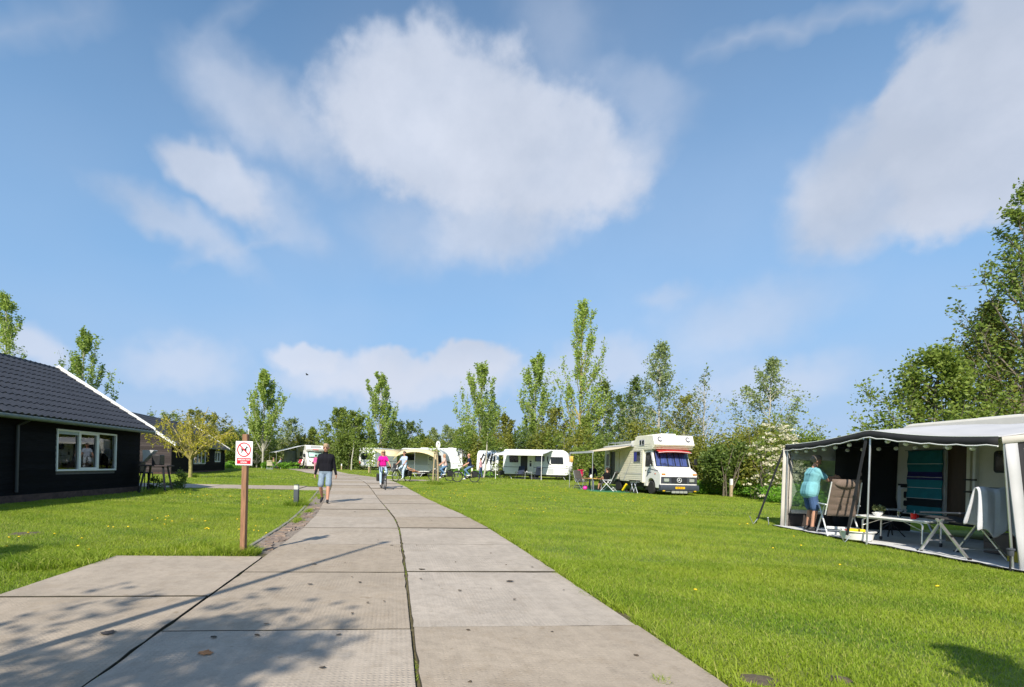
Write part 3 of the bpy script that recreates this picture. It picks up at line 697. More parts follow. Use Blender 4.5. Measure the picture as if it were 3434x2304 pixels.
def cabin(label, loc, rz, L, W, eave, ridge, wins, tiles_as_parts, pipe_y, near_gable):
    h = thing('cabin', label, 'cabin', loc, rz); x = W / 2; L2 = L / 2
    # wall facing the lane, boards split round the openings
    wall = thing('wall', None, None); wall.parent = h
    bh = .175; rows = int((eave - .20) / bh)
    def board(x0, y0, z0, L_, gable=False, m=TARWOOD):
        b = MB()
        if gable: b.prism([(z0, 0), (z0 + bh + .025, 0), (z0 + bh + .025, -.010), (z0, -.028)], 'x', x0, x0 + L_); b.v = [(p[0], y0 + p[2], p[1]) for p in b.v]
        else: b.prism([(0, z0), (.028, z0), (.010, z0 + bh + .025), (0, z0 + bh + .025)], 'y', y0, y0 + L_); b.v = [(x0 + p[0], p[1], p[2]) for p in b.v]
        o = b.build('board', m, wall, smooth=False); return o
    for i in range(rows):
        z0 = .17 + i * bh; z1 = z0 + bh; segs = [(-L2, L2)]
        for (a, c, za, zb, kd) in wins:
            if za < z1 - .02 and zb > z0 + .02: segs = [q for s in segs for q in ((s[0], min(s[1], a + .01)), (max(s[0], c - .01), s[1])) if q[1] - q[0] > .05]
        for s in segs:
            cuts = [s[0]] + [q for q in (pipe_y,) if s[0] < q < s[1]] + [s[1]]
            for a, c in zip(cuts, cuts[1:]): board(x - .02, a + .001, z0, c - a - .002)
    pitch = math.atan2(ridge - eave, W / 2)
    gyl = [(-L2, -1)] + [(L2, 1)]
    gm = GREYWOOD
    if near_gable:
        i = 0
        while True:
            z0 = .17 + i * bh
            if z0 > ridge - .25: break
            half = x if z0 + bh < eave else max(.12, x - (z0 + bh - eave) / math.tan(pitch))
            board(-half, -L2, z0, 2 * half, True, gm); i += 1
        bb = MB(); bb.bx(x - .03, x + .03, -L2 - .045, -L2 + .06, .2, eave); bb.build('corner_board', GREYWOOD, wall)
    # wall core, open at the windows, and the room behind
    core = MB()
    ys = sorted({-L2, L2, *[q for w_ in wins for q in w_[:2]]})
    for a, c in zip(ys, ys[1:]):
        hit = [w_ for w_ in wins if w_[0] <= a + 1e-4 and w_[1] >= c - 1e-4]
        if hit: core.bx(x - .16, x - .021, a, c, .1, hit[0][2] - .002); core.bx(x - .16, x - .021, a, c, hit[0][3] + .002, eave - .05)
        else: core.bx(x - .16, x - .021, a, c, .1, eave - .05)
    core.bx(-x, -x + .12, -L2, L2, .1, eave)
    for s in (-1, 1): core.prism([(-x, .1), (x - .161, .1), (x - .161, eave), (0, ridge - .12), (-x, eave)], 'y', s * (L2 - .005), s * (L2 - .12))
    core.build('wall_core', DARKROOM, wall, smooth=False)
    MB().bx(-x + .13, x - .17, -L2 + .13, L2 - .13, .12, .2).build('floor', DARKROOM, h)
    MB().bx(-x - .01, x + .012, -L2 - .012, L2 + .012, -.3, .20).build('plinth', PLINTH, h)
    for w_ in wins: window(h, x, *w_)
    # roof
    rf = thing('roof', None, None); rf.parent = h; ov = .32; ovy = .30
    sl = (W / 2 + ov) / math.cos(pitch); b = MB(); zt_ = lambda xx: ridge + .02 - (ridge - eave) / (W / 2) * abs(xx)
    b.prism([(-x - ov, zt_(x + ov) - .05), (0, ridge - .03), (x + ov, zt_(x + ov) - .05), (x + ov, zt_(x + ov)), (0, ridge + .02), (-x - ov, zt_(x + ov))], 'y', -L2 - ovy, L2 + ovy)
    b.build('roof_deck', mat('roof_deck', (.03, .03, .035), .8), rf)
    tw, tl = .225, .385; nr = int(math.ceil(sl / tl)); nc = int((L + 2 * ovy - .1) / tw)
    vs, fs = tile_geo(tw, tl + .05); tm = None; rest = MB()
    for side in (1, -1):
        Mx = Matrix.Translation((side * (x + ov), 0, zt_(x + ov) + .004)) @ Matrix.Rotation(side * -math.pi / 2 if side == -1 else math.pi / 2, 4, 'Z')
        for r_ in range(nr):
            for c_ in range(nc):
                yc = L2 + ovy - .08 - (c_ + 1) * tw
                up = Vector((-side * math.cos(pitch), 0, math.sin(pitch))); al = Vector((0, 1, 0)); nn = Vector((side * math.sin(pitch), 0, math.cos(pitch)))
                o0 = Vector((side * (x + ov + .03), yc, zt_(x + ov) + .006)) + up * (r_ * tl)
                M = Matrix(((al.x, up.x, nn.x, o0.x), (al.y, up.y, nn.y, o0.y), (al.z, up.z, nn.z, o0.z), (0, 0, 0, 1)))
                if (r_ + 1) * tl > sl + .04: M = M @ Matrix.Diagonal((1, max(.3, (sl + .05 - r_ * tl) / tl), 1, 1))
                if side == 1 and tiles_as_parts and c_ < tiles_as_parts:
                    if tm is None: tm = MB().add(vs, fs).build('roof_tile', TILE, ang=40)
                    o = bpy.data.objects.new('roof_tile', tm.data); COL.objects.link(o); o.parent = rf; o.matrix_local = M
                else: rest.add([M @ Vector(p) for p in vs], fs)
    if tm: bpy.data.objects.remove(tm)
    o = rest.build('roof_tiles', TILE, rf, ang=40); o['kind'] = 'stuff'
    MB().tube([(0, -L2 - ovy, ridge + .05), (0, L2 + ovy, ridge + .05)], .075, 10).build('ridge_cap', TILE, rf)
    for s in (-1, 1):
        for side in (1, -1):
            b = MB(); yy = s * (L2 + ovy + .012)
            b.prism([(side * (x + ov + .08), zt_(x + ov + .08) - .09), (side * (x + ov + .08), zt_(x + ov + .08) + .17), (0, ridge + .23), (0, ridge - .03)], 'y', yy - .02, yy + .02)
            b.build('bargeboard', TRIM, rf, bevel=.005)
    for side in (1, -1):
        b = MB(); b.tube([(side * (x + ov + .05), -L2 - ovy + .05, zt_(x + ov) - .06), (side * (x + ov + .05), L2 + ovy - .05, zt_(x + ov) - .06)], .065, 12); b.build('gutter', GUTTER, rf)
    b = MB(); b.bx(x - .02, x + ov, -L2 - ovy + .02, L2 + ovy - .02, zt_(x + ov) - .055, zt_(x + ov) - .04); b.build('soffit', TARWOOD, rf)
    if pipe_y is not None:
        b = MB(); zz = zt_(x + ov) - .1
        b.tube([(x + ov + .05, pipe_y, zz), (x + ov * .6, pipe_y, zz - .10), (x + .06, pipe_y, zz - .16), (x + .06, pipe_y, .28)], .04, 10); b.build('downpipe', mat('dark_pipe', (.05, .05, .052), .5), h)
    return h
cabin('long black boarded cabin with anthracite tiled roof and three-light white window', (-14.75, 12.55, 0), R(2.2), 13.0, 6.6, 2.50, 4.52,
      [(2.17, 5.02, .82, 2.08, ['v', 's', 'c'])], 27, .70, False)
cabin('far black boarded cabin behind the yellow willow with two white windows', (-25.4, 45.0, .06), R(8.5), 14.2, 6.6, 2.50, 4.62,
      [(-2.2, .9, .82, 2.02, ['v', 's', 'c']), (3.7, 5.4, 1.0, 2.02, ['sb', 's'])], 0, 6.8, True)

# ------------------------------------------------------------------ trees and shrubs
LEAF_POP = leaf_mat('poplar_leaf', (0.157, 0.248, 0.044), (0.421, 0.536, 0.109), .4)
LEAF_DK = leaf_mat('dark_leaf', (0.052, 0.103, 0.020), (0.186, 0.249, 0.043), .3)
LEAF_MID = leaf_mat('mid_leaf', (0.089, 0.158, 0.024), (0.265, 0.333, 0.054), .35)
LEAF_OLV = leaf_mat('olive_leaf', (0.106, 0.137, 0.020), (0.301, 0.308, 0.046), .35)
LEAF_BIR = leaf_mat('birch_leaf', (0.148, 0.209, 0.069), (0.347, 0.417, 0.159), .35)
LEAF_WIL = leaf_mat('willow_leaf', (0.310, 0.310, 0.019), (0.620, 0.558, 0.046), .4)
LEAF_GRN = leaf_mat('nettle_leaf', (0.115, 0.278, 0.028), (0.252, 0.476, 0.050), .4)
BLOSSOM = leaf_mat('white_blossom', (0.55, 0.52, 0.36), (0.80, 0.76, 0.58), .3)
def leaves(P, size, rng, up=.35, aspect=.55, droop=0.0):
    """P (n,3) leaf bases -> V,F of folded diamonds"""
    n = len(P); d = rng.normal(size=(n, 3)); d[:, 2] = d[:, 2] * .6 + up - droop; d /= np.linalg.norm(d, axis=1)[:, None] + 1e-9
    q = rng.normal(size=(n, 3)); q[:, 2] *= .35; s = np.cross(d, q); s /= np.linalg.norm(s, axis=1)[:, None] + 1e-9
    L = size * rng.uniform(.6, 1.35, n)[:, None]; w = L * aspect * .5; nn = np.cross(s, d)
    m = P + d * L * .45
    V = np.stack([P, m + s * w + nn * w * .3, P + d * L, m - s * w + nn * w * .3], 1).reshape(-1, 3)
    o = np.arange(n) * 4; F = np.concatenate([np.stack([o, o + 1, o + 2], 1), np.stack([o, o + 2, o + 3], 1)])
    return V, F
def limb(p0, d0, L, up, n, rng, wob=.12):
    pts = [p0]; d = d0.copy(); st = L / n
    for i in range(n):
        d = d + np.array([0, 0, up / n]) + rng.normal(0, wob / math.sqrt(n), 3); d /= np.linalg.norm(d); pts.append(pts[-1] + d * st)
    return np.array(pts)
def tree(name, label, loc, h, prof, leafm, barkm=BARK, seed=1, nb=46, rise=55, curve=.7, base=.12, leaf=.17, nleaf=5500, tw=9, spread=.20, cluster=.16, droop=0.0, trunk_r=None, group=None, lean=(0, 0), shoot=0.0, cat='tree', bare=0.0, up=.35, forks=None, tipout=1.0):
    """prof: list of (height fraction, crown radius) ; branches rise at `rise` deg from horizontal"""
    rng = np.random.default_rng(seed); t = thing(name, label, cat, loc, rng.uniform(0, 6.28), group)
    pf = lambda f: np.interp(f, [p[0] for p in prof], [p[1] for p in prof]); wood = MB()
    tr = trunk_r or h * .011
    tp = [np.array([0, 0, -.2])]; k = 14
    for i in range(1, k + 1):
        f = i / k; tp.append(np.array([lean[0] * f * h + rng.normal(0, .006 * h) * f, lean[1] * f * h + rng.normal(0, .006 * h) * f, f * h * .97]))
    tp = np.array(tp); wood.tube(tp, [tr * 1.35] + [tr * (1 - .93 * (i / k) ** .9) for i in range(1, k + 1)], 7)
    T = lambda f: np.array([np.interp(f * h, tp[:, 2], tp[:, j]) for j in range(3)])
    anchors = []
    for i in range(nb):
        ft = base + .04 + (.97 - base) * ((i + rng.random()) / nb) ** 1.05; r = pf(ft) * rng.uniform(.5, 1.22)
        if r < .03: continue
        az = i * 2.39996 + rng.normal(0, .5); a = R(min(82, rise + rng.normal(0, 7) + 14 * ft))
        f = max(base * .55, ft - (r * math.tan(a) * .92 + .02) / h); L = math.hypot(r, min((ft - f) * h, r * math.tan(a))) * 1.02
        pts = limb(T(f * .97), np.array([math.cos(az) * math.cos(a), math.sin(az) * math.cos(a), math.sin(a)]), L, curve, 7, rng)
        wood.tube(pts, [max(.004, tr * .42 * (1 - f * .6) * (1 - .9 * j / 7)) for j in range(8)], 4, caps=False)
        for q in range(tw):
            g = rng.uniform(.25, 1.0) ** .8; j = min(6, int(g * 7)); p = pts[j] + (pts[j + 1] - pts[j]) * (g * 7 - j)
            tl = spread * rng.uniform(.4, 1.5) * (.5 + r); d = (pts[j + 1] - pts[j]) / (np.linalg.norm(pts[j + 1] - pts[j]) + 1e-9) * .6 + rng.normal(0, .55 - .25 * shoot, 3) + np.array([0, 0, .35 + .9 * shoot - droop * 1.3])
            d /= np.linalg.norm(d) + 1e-9; tws = limb(p, d, tl, .4 - droop * 3.2, 3, rng, .2)
            if rng.random() < .75: wood.tube(tws, [.007, .005, .004, .003] if h < 9 else [.012, .009, .006, .004], 3, caps=False)
            anchors.append((tws, 1 - bare * rng.random()))
        anchors.append((pts[4:], 1.0))
    anchors.append((tp[-4:], 1.0))
    wood.build('trunk', barkm, t)
    n_each = max(1, int(nleaf / len(anchors))); P = []
    dens = rng.random(len(anchors)) ** 1.4 * 2.3
    for (a, w), dn in zip(anchors, dens):
        n = max(1, int(n_each * dn * w)); g = rng.random(n) * (len(a) - 1); j = g.astype(int); j = np.minimum(j, len(a) - 2)
        P.append(a[j] + (a[j + 1] - a[j]) * (g - j)[:, None] + rng.normal(0, cluster, (n, 3)) * (.5 + .8 * rng.random((n, 1))))
    V, F = leaves(np.concatenate(P), leaf, rng, up=up, droop=droop); np_mesh('crown', V, F, leafm, t)
    return t
def shrub(name, label, loc, rx, ry, h, leafm, seed, nleaf=4500, leaf=.13, blossoms=0, group=None, cat='shrub', lumps=16, stems=7, z0=0.08, flat=False):
    rng = np.random.default_rng(seed); t = thing(name, label, cat, loc, 0, group); w = MB(); C = []
    for i in range(stems):
        az = rng.uniform(0, 6.28); q = rng.uniform(.2, .75); e = np.array([rx * q * math.cos(az), ry * q * math.sin(az), h * rng.uniform(.5, .9)])
        s = np.array([rx * .25 * q * math.cos(az), ry * .25 * q * math.sin(az), -.15]); m = (s + e) / 2 + rng.normal(0, .12, 3) * rx
        w.tube([s, m, e], [.02 + .008 * h, .014 + .004 * h, .006], 5)
    w.build('stems', BARK, t)
    for i in range(lumps):
        az = rng.uniform(0, 6.28); q = math.sqrt(rng.random()) * .8; f = rng.uniform(z0, .86); k = math.sqrt(max(.05, 1 - (f * .95) ** 2.2))
        r = rng.uniform(.22, .42); C.append((np.array([rx * q * k * math.cos(az), ry * q * k * math.sin(az), h * f]), np.array([rx * r, ry * r, h * r * .75])))
    P = []; n = nleaf // lumps
    for c, r in C:
        d = rng.normal(size=(n, 3)); d /= np.linalg.norm(d, axis=1)[:, None]; rad = rng.uniform(.6, 1.06, (n, 1))
        P.append(c + d * r * rad * (1 + .25 * rng.normal(size=(n, 1)) * (rng.random((n, 1)) < .25)) + rng.normal(0, .03, (n, 3)) * h * .3)
    P = np.concatenate(P); P = P[P[:, 2] > .02]; V, F = leaves(P, leaf, rng); np_mesh('foliage', V, F, leafm, t)
    if blossoms:
        B = []
        for i in range(blossoms):
            c, r = C[rng.integers(len(C))]; d = rng.normal(size=3); d[1] -= .7; d[2] += .3; d /= np.linalg.norm(d); p = c + d * r * 1.08; k = rng.integers(9, 20)
            B.append(p + rng.normal(0, 1, (k, 3)) * np.array([.085, .085, .022]))
        V, F = leaves(np.concatenate(B), .10, rng, up=1.2, aspect=.9); np_mesh('blossom', V, F, BLOSSOM, t)
    return t
def hpx(py, px, D): return at(px, py, D).z
POP = [(0, .10), (.15, .145), (.32, .165), (.55, .16), (.72, .13), (.86, .085), (.95, .045), (1, .02)]
def scale_prof(p, w): return [(a, b / .165 * w) for a, b in p]
def poplar(px, top, wpx, D, seed, label, base=.1, nleaf=5200, leafm=LEAF_POP, bark=PALEBARK, **k):
    g = gp(px, D); h = (hpx(top, px, D) - g.z) * 1.03; w = wpx / 1.58 / FPX * D
    return tree('poplar_tree', label, g, h, scale_prof(POP, w), leafm, bark, seed, nb=44, rise=46, curve=.75, base=base, leaf=min(.27, .0040 * D + .03), nleaf=int(nleaf * 1.75), tw=8, spread=.42, cluster=.0060 * h + .03, shoot=1.0, **k)
poplar(10, 995, 150, 34, 11, 'leafy poplar rising behind the black cabin, cut by its ridge', nleaf=5000, group='poplars round the campsite')
poplar(270, 1125, 190, 40, 12, 'slim young poplar standing right behind the white bargeboard of the near cabin', group='poplars round the campsite')
poplar(880, 1255, 135, 62, 13, 'young poplar right of the thin white mast, left of the motorhome', group='poplars round the campsite', base=.3)
poplar(1272, 1262, 140, 66, 14, 'young poplar beside the birch clump above the white caravan rear', group='poplars round the campsite', base=.22)
poplar(1608, 1230, 165, 60, 15, 'young poplar behind the man in the checked shirt', group='poplars round the campsite', base=.18)
poplar(1790, 1200, 160, 58, 16, 'young poplar behind the white caravan roof', group='poplars round the campsite', base=.2)
poplar(1940, 1020, 185, 52, 19, 'tallest poplar, open crown over an olive trunk, behind the beige awning', group='poplars round the campsite', base=.26, bark=OLIVEBARK, nleaf=4400, trunk_r=.17)
RND = [(0, .13), (.25, .18), (.5, .185), (.72, .16), (.88, .11), (1, .04)]
BIR = [(0, .10), (.2, .15), (.4, .175), (.6, .14), (.8, .08), (1, .012)]
def birch(px, top, wpx, D, seed, label, nleaf=4200, leafm=LEAF_BIR, droop=.35, round_=False, **k):
    g = gp(px, D); h = (hpx(top, px, D) - g.z) * 1.03; w = wpx / 1.58 / FPX * D
    return tree('birch_tree', label, g, h, [(a, b / .175 * w) for a, b in (RND if round_ else BIR)], leafm, PALEBARK, seed, nb=54, rise=38, curve=.25, base=.14, leaf=min(.26, .0039 * D + .03), nleaf=int(nleaf * 1.4), tw=9, spread=.28, cluster=.012 * h + .02, droop=droop, **k)
birch(1130, 1372, 110, 64, 21, 'bushy green birch left in the pair beside the gravel bend', 5600, LEAF_MID, .15, round_=True)
birch(1185, 1385, 120, 61, 22, 'bushy green birch with thin white trunk at the lane bend', 6000, LEAF_MID, .15, round_=True)
birch(2205, 1150, 190, 46, 23, 'tall feathery birch behind the old motorhome', 5200)
birch(2120, 1270, 120, 50, 24, 'smaller dark birch left of the tall feathery birch', 3400, LEAF_DK)
birch(2575, 1208, 240, 34, 25, 'round birch standing above the white flowering elder', 5200, droop=.4)
birch(2355, 1240, 130, 40, 26, 'nearly bare thin tree with dark twigs right of the old motorhome', 500, LEAF_DK, .2, bare=.9)
birch(2020, 1280, 130, 60, 27, 'dark rounded tree right of the tallest poplar', 3800, LEAF_DK, .1)
for i, (px, top, w, D, lm, lb) in enumerate([
    (975, 1408, 80, 74, LEAF_BIR, 'pale thin tree left of the far motorhome'), (1045, 1438, 90, 72, LEAF_MID, 'small grey green tree above the far motorhome roof'),
    (1010, 1462, 110, 70, LEAF_OLV, 'low olive tree behind the far awning'), (1375, 1420, 90, 70, LEAF_DK, 'dark cone shaped tree behind the cream caravan awning'),
    (1330, 1415, 80, 74, LEAF_DK, 'dark slim tree right of the poplar by the birches'), (1450, 1440, 70, 78, LEAF_BIR, 'thin pale tree above the cream caravan'),
    (1500, 1432, 70, 80, LEAF_BIR, 'thin grey tree behind the round number board'), (1545, 1440, 80, 66, LEAF_MID, 'small tree left of the poplar by the checked shirt man'),
    (1420, 1460, 90, 72, LEAF_MID, 'low green tree behind the cream caravan roof'), (1690, 1395, 110, 58, LEAF_OLV, 'olive tree between two poplars behind the white caravan'),
    (1860, 1370, 120, 56, LEAF_OLV, 'broad olive tree left of the tallest poplar'), (2075, 1330, 110, 55, LEAF_DK, 'dark narrow tree left of the small dark birch'),
    (2290, 1330, 150, 44, LEAF_OLV, 'olive tree behind the motorhome cab roof'), (1960, 1400, 130, 50, LEAF_MID, 'green tree at the foot of the tallest poplar'),
    (650, 1378, 150, 66, LEAF_OLV, 'yellow green willow behind the far cabin roof'), (700, 1392, 150, 62, LEAF_OLV, 'green willow rising over the far cabin gable'), (560, 1385, 130, 70, LEAF_MID, 'green tree behind the far cabin ridge'),
    (770, 1440, 120, 68, LEAF_MID, 'low tree right of the far cabin'), (860, 1420, 120, 66, LEAF_MID, 'bushy tree at the foot of the poplar by the mast')]):
    birch(px, top, w * 1.1, D, 40 + i, lb, 3400, lm, .12, round_=i % 4 != 1, group='background trees')
# big trees on the right
tree('ash_tree', 'broad dark green tree with low spreading limbs above the caravan awning', Vector((gx(3130, 18.5), 18.5, 0)), 6.0, [(0, 2.0), (.25, 2.9), (.5, 2.6), (.75, 1.7), (1, .35)], LEAF_MID, BARK, 61, nb=56, rise=30, curve=.45, base=.14, leaf=.13, nleaf=19000, tw=14, spread=.24, cluster=.15, trunk_r=.14)
tree('willow_tree', 'very tall thin-leaved tree rising at the edge of the picture over the awning', Vector((gx(3425, 18.5), 18.5, 0)), 12.3, [(0, .8), (.25, 2.4), (.45, 2.4), (.65, 1.7), (.85, 1.1), (1, .2)], LEAF_MID, BARK, 62, nb=58, rise=50, curve=.5, base=.14, leaf=.14, nleaf=11000, tw=12, spread=.32, cluster=.12, trunk_r=.14, bare=.2)
tree('ash_tree', 'olive green tree between the low broad tree and the very tall one', Vector((gx(3300, 20), 20, 0)), 8.3, [(0, 1.0), (.3, 2.3), (.55, 2.2), (.8, 1.2), (1, .2)], LEAF_OLV, BARK, 63, nb=60, rise=44, curve=.5, base=.16, leaf=.14, nleaf=13500, tw=12, spread=.28, cluster=.16, trunk_r=.11)
# shrubs behind the pitches
SH = [(2430, 27, 1.5, 2.5, LEAF_DK), (2500, 28.5, 1.7, 2.9, LEAF_OLV), (2570, 27, 1.6, 2.8, LEAF_OLV), (2690, 25, 1.6, 2.5, LEAF_MID), (2380, 31, 2.0, 3.0, LEAF_OLV), (2450, 33, 2.2, 3.3, LEAF_OLV), (2560, 31, 2.0, 3.6, LEAF_OLV), (2660, 29, 2.0, 3.2, LEAF_MID), (2760, 25, 2.0, 2.6, LEAF_DK),
      (2290, 35, 2.4, 3.4, LEAF_OLV), (2200, 37, 2.4, 4.0, LEAF_MID), (2120, 39, 2.4, 4.4, LEAF_OLV), (2060, 42, 2.4, 4.2, LEAF_DK), (1990, 44, 2.4, 4.4, LEAF_MID), (1930, 48, 2.6, 4.8, LEAF_OLV), (1870, 52, 2.6, 4.6, LEAF_MID), (1820, 53, 2.6, 4.9, LEAF_OLV), (1760, 53, 2.4, 4.6, LEAF_DK), (1700, 54, 2.4, 4.4, LEAF_OLV), (1650, 52, 2.0, 4.0, LEAF_MID), (1620, 55, 2.2, 4.4, LEAF_OLV), (1560, 56, 2.2, 4.2, LEAF_MID), (1515, 60, 2.4, 3.8, LEAF_DK), (1460, 62, 2.6, 4.0, LEAF_OLV),
      (1400, 64, 2.8, 4.2, LEAF_MID), (1340, 64, 2.6, 4.4, LEAF_DK), (1290, 66, 2.6, 4.0, LEAF_OLV), (1215, 60, 2.2, 3.8, LEAF_DK), (1165, 60, 2.2, 3.6, LEAF_DK), (1120, 63, 2.0, 3.6, LEAF_DK), (1080, 80, 3.2, 4.2, LEAF_OLV), (1020, 82, 3.2, 4.4, LEAF_MID), (960, 80, 3.2, 4.2, LEAF_DK), (905, 76, 3.0, 4.6, LEAF_MID), (860, 74, 3.0, 4.8, LEAF_OLV), (810, 72, 3.0, 5.0, LEAF_MID), (765, 66, 3.0, 4.6, LEAF_DK), (735, 62, 2.6, 4.4, LEAF_MID), (700, 64, 3.0, 5.0, LEAF_OLV)]
SEEN = {}
def shrub_label(px, lm):
    c = {'dark_leaf': 'dark green', 'mid_leaf': 'fresh green', 'olive_leaf': 'olive green'}[lm.name]
    for lim, w in ((755, 'beside the gable end of the far cabin'), (840, 'behind the thin white mast'), (930, 'left of the far white awning'), (1000, 'behind the far white awning'), (1100, 'behind the far modern motorhome'), (1250, 'below the pair of birches'), (1345, 'above the rear of the white caravan'), (1530, 'behind the silver caravan'), (1660, 'behind the man in the checked shirt'), (1800, 'behind the white awning of the white caravan'), (1900, 'behind the front of the white caravan'), (2000, 'below the tallest poplar'), (2100, 'behind the roof rack of the old motorhome'), (2310, 'behind the cab of the old motorhome'), (2400, 'right of the old motorhome'), (2480, 'behind the pale pitch post'), (2600, 'left of the white flowering elder'), (2720, 'right of the white flowering elder'), (9999, 'seen through the awning window')):
        if px < lim:
            k = (c, w); SEEN[k] = SEEN.get(k, 0) + 1
            return ('dense %s shrub %s', 'taller %s shrub %s', 'lower %s shrub %s')[SEEN[k] - 1] % (c, w), (1.0, 1.2, .78)[SEEN[k] - 1]
for i, (px, D, r, h, lm) in enumerate(SH):
    if px > 2320: h *= 1.22; r *= 1.08
    lb_, hf = shrub_label(px, lm)
    shrub('hedge_shrub', lb_, gp(px, D), r, r * .8, h * hf, lm, 100 + i, 3000 if px < 2300 else 4600, .09 + .0025 * D, group='shrubs of the hedge belt')
shrub('elder_shrub', 'elder bush full of flat white blossoms beside the awning strap', gp(2590, 23.5), 1.4, 1.0, 3.2, LEAF_MID, 200, 3600, .12, 190)
shrub('elder_shrub', 'small elder with a few cream blossoms left of the white caravan', gp(1670, 49.5), 1.4, 1.0, 3.0, LEAF_MID, 201, 2200, .2, 22)
shrub('elder_shrub', 'elder tip with cream blossoms showing over the motorhome roof', gp(2170, 34), 1.5, 1.2, 4.0, LEAF_OLV, 202, 2400, .17, 30)
for i, (px, D, r, h) in enumerate(((2400, 28.6, 1.5, .85), (2490, 27.6, 1.5, .9), (2570, 24.2, 1.4, .85), (2640, 22, 1.3, .85), (2700, 20, 1.2, .8), (2355, 30, 1.2, .8))):
    shrub('nettle_patch', 'low bright green nettles ' + ('before the pale pitch post', 'right of the pale pitch post', 'below the flowering elder', 'behind the awning strap', 'outside the awning window', 'beside the old motorhome bumper')[i], gp(px, D), r, .7, h, LEAF_GRN, 220 + i, 2600, .11, group='nettles along the hedge foot', stems=3, lumps=12)
for i, (px, D, r, h) in enumerate(((960, 62, 2.2, .8), (925, 60, 2.0, .8), (1620, 48, 1.5, .5), (1560, 52, 1.8, .5), (780, 58, 2.0, .9))):
    shrub('nettle_patch', 'tuft of tall rough grass ' + ('before the far white awning', 'around the cream canvas chair', 'behind the man in the checked shirt', 'beside the pitch post with the lamp head', 'right of the far cabin')[i], gp(px, D), r, .8, h, LEAF_GRN, 240 + i, 1500, .2, group='rough tufts by the far pitches', stems=3, lumps=10)
# distant wood closing the horizon
rng = np.random.default_rng(5); P = []
for i in range(420):
    a = rng.uniform(-62, 62); rr = rng.uniform(120, 170); c = np.array([rr * math.sin(R(a)), rr * math.cos(R(a)), 0.0]); hh = rng.uniform(5, 10); n = 170
    d = rng.normal(size=(n, 3)); d /= np.linalg.norm(d, axis=1)[:, None]; d[:, 2] = np.abs(d[:, 2]); P.append(c + d * np.array([4.5, 4.5, hh]) * rng.uniform(.5, 1, (n, 1)))
V, F = leaves(np.concatenate(P), 1.0, rng); tag(np_mesh('far_wood', V, F, LEAF_DK), 'distant dark wood along the horizon behind the hedges', 'wood', kind='stuff')
# trees outside the frame, whose shadows fall over slabs and lawn
tree('maple_tree', 'maple behind the viewer whose shadow dapples the near slabs', Vector((-4.1, -3.35, 0)), 6.0, [(0, .6), (.3, 1.8), (.6, 2.2), (.85, 1.4), (1, .3)], LEAF_MID, BARK, 71, nb=34, rise=35, curve=.4, base=.28, leaf=.16, nleaf=4600, tw=9, spread=.34, cluster=.13, trunk_r=.1)
tree('maple_tree', 'slim maple beside the near cabin end whose shadow crosses the lawn', Vector((-7.6, 1.4, 0)), 4.6, [(0, .4), (.3, 1.0), (.6, 1.1), (.85, .7), (1, .2)], LEAF_MID, BARK, 72, nb=30, rise=45, curve=.4, base=.25, leaf=.15, nleaf=3600, tw=9, spread=.34, cluster=.13, trunk_r=.08)
tree('cypress_tree', 'narrow cypress right of the viewer casting a pointed shadow on the grass', Vector((2.75, .55, 0)), 2.75, [(0, .25), (.2, .30), (.5, .26), (.8, .14), (1, .02)], LEAF_DK, BARK, 73, nb=70, rise=70, curve=.2, base=.04, leaf=.10, nleaf=6500, tw=9, spread=.25, cluster=.05, trunk_r=.05)
# weeping willow by the far cabin
def weeping(loc, seed):
    rng = np.random.default_rng(seed); t = thing('willow_tree', 'small weeping willow with yellow hanging twigs before the far cabin', 'tree', loc); w = MB(); P = []
    w.tube([(0, 0, -.2), (0.02, 0, .5), (0, 0, 1.22)], [.13, .10, .10], 9)
    for i in range(15):
        az = i * 2.4 + rng.normal(0, .2); a = R(rng.uniform(42, 78)); L = rng.uniform(2.1, 3.0) * (.75 + .5 * abs(math.cos(az)))
        pts = limb(np.array([0, 0, 1.12]), np.array([math.cos(az) * math.cos(a) * 1.3, math.sin(az) * math.cos(a), math.sin(a)]), L, -.55, 8, rng, .15); w.tube(pts, [.075 * (1 - .85 * j / 8) for j in range(9)], 6, caps=False)
        for q in range(14):
            g = rng.uniform(.42, 1) * 8; j = min(7, int(g)); p = pts[j] + (pts[j + 1] - pts[j]) * (g - j); d = rng.normal(0, .7, 3); d[2] = abs(d[2]) * .5 + .1; d /= np.linalg.norm(d)
            s = limb(p, d, rng.uniform(.5, 1.2), -2.4, 7, rng, .15); w.tube(s, .007, 3, caps=False)
            n = 16; gg = rng.random(n) * 7; jj = np.minimum(gg.astype(int), 6); P.append(s[jj] + (s[jj + 1] - s[jj]) * (gg - jj)[:, None] + rng.normal(0, .025, (n, 3)))
    w.build('trunk', OLIVEBARK, t); V, F = leaves(np.concatenate(P), .16, rng, up=-.3, aspect=.28, droop=.6); np_mesh('crown', V, F, LEAF_WIL, t)
weeping(gp(637, 30.5), 9)

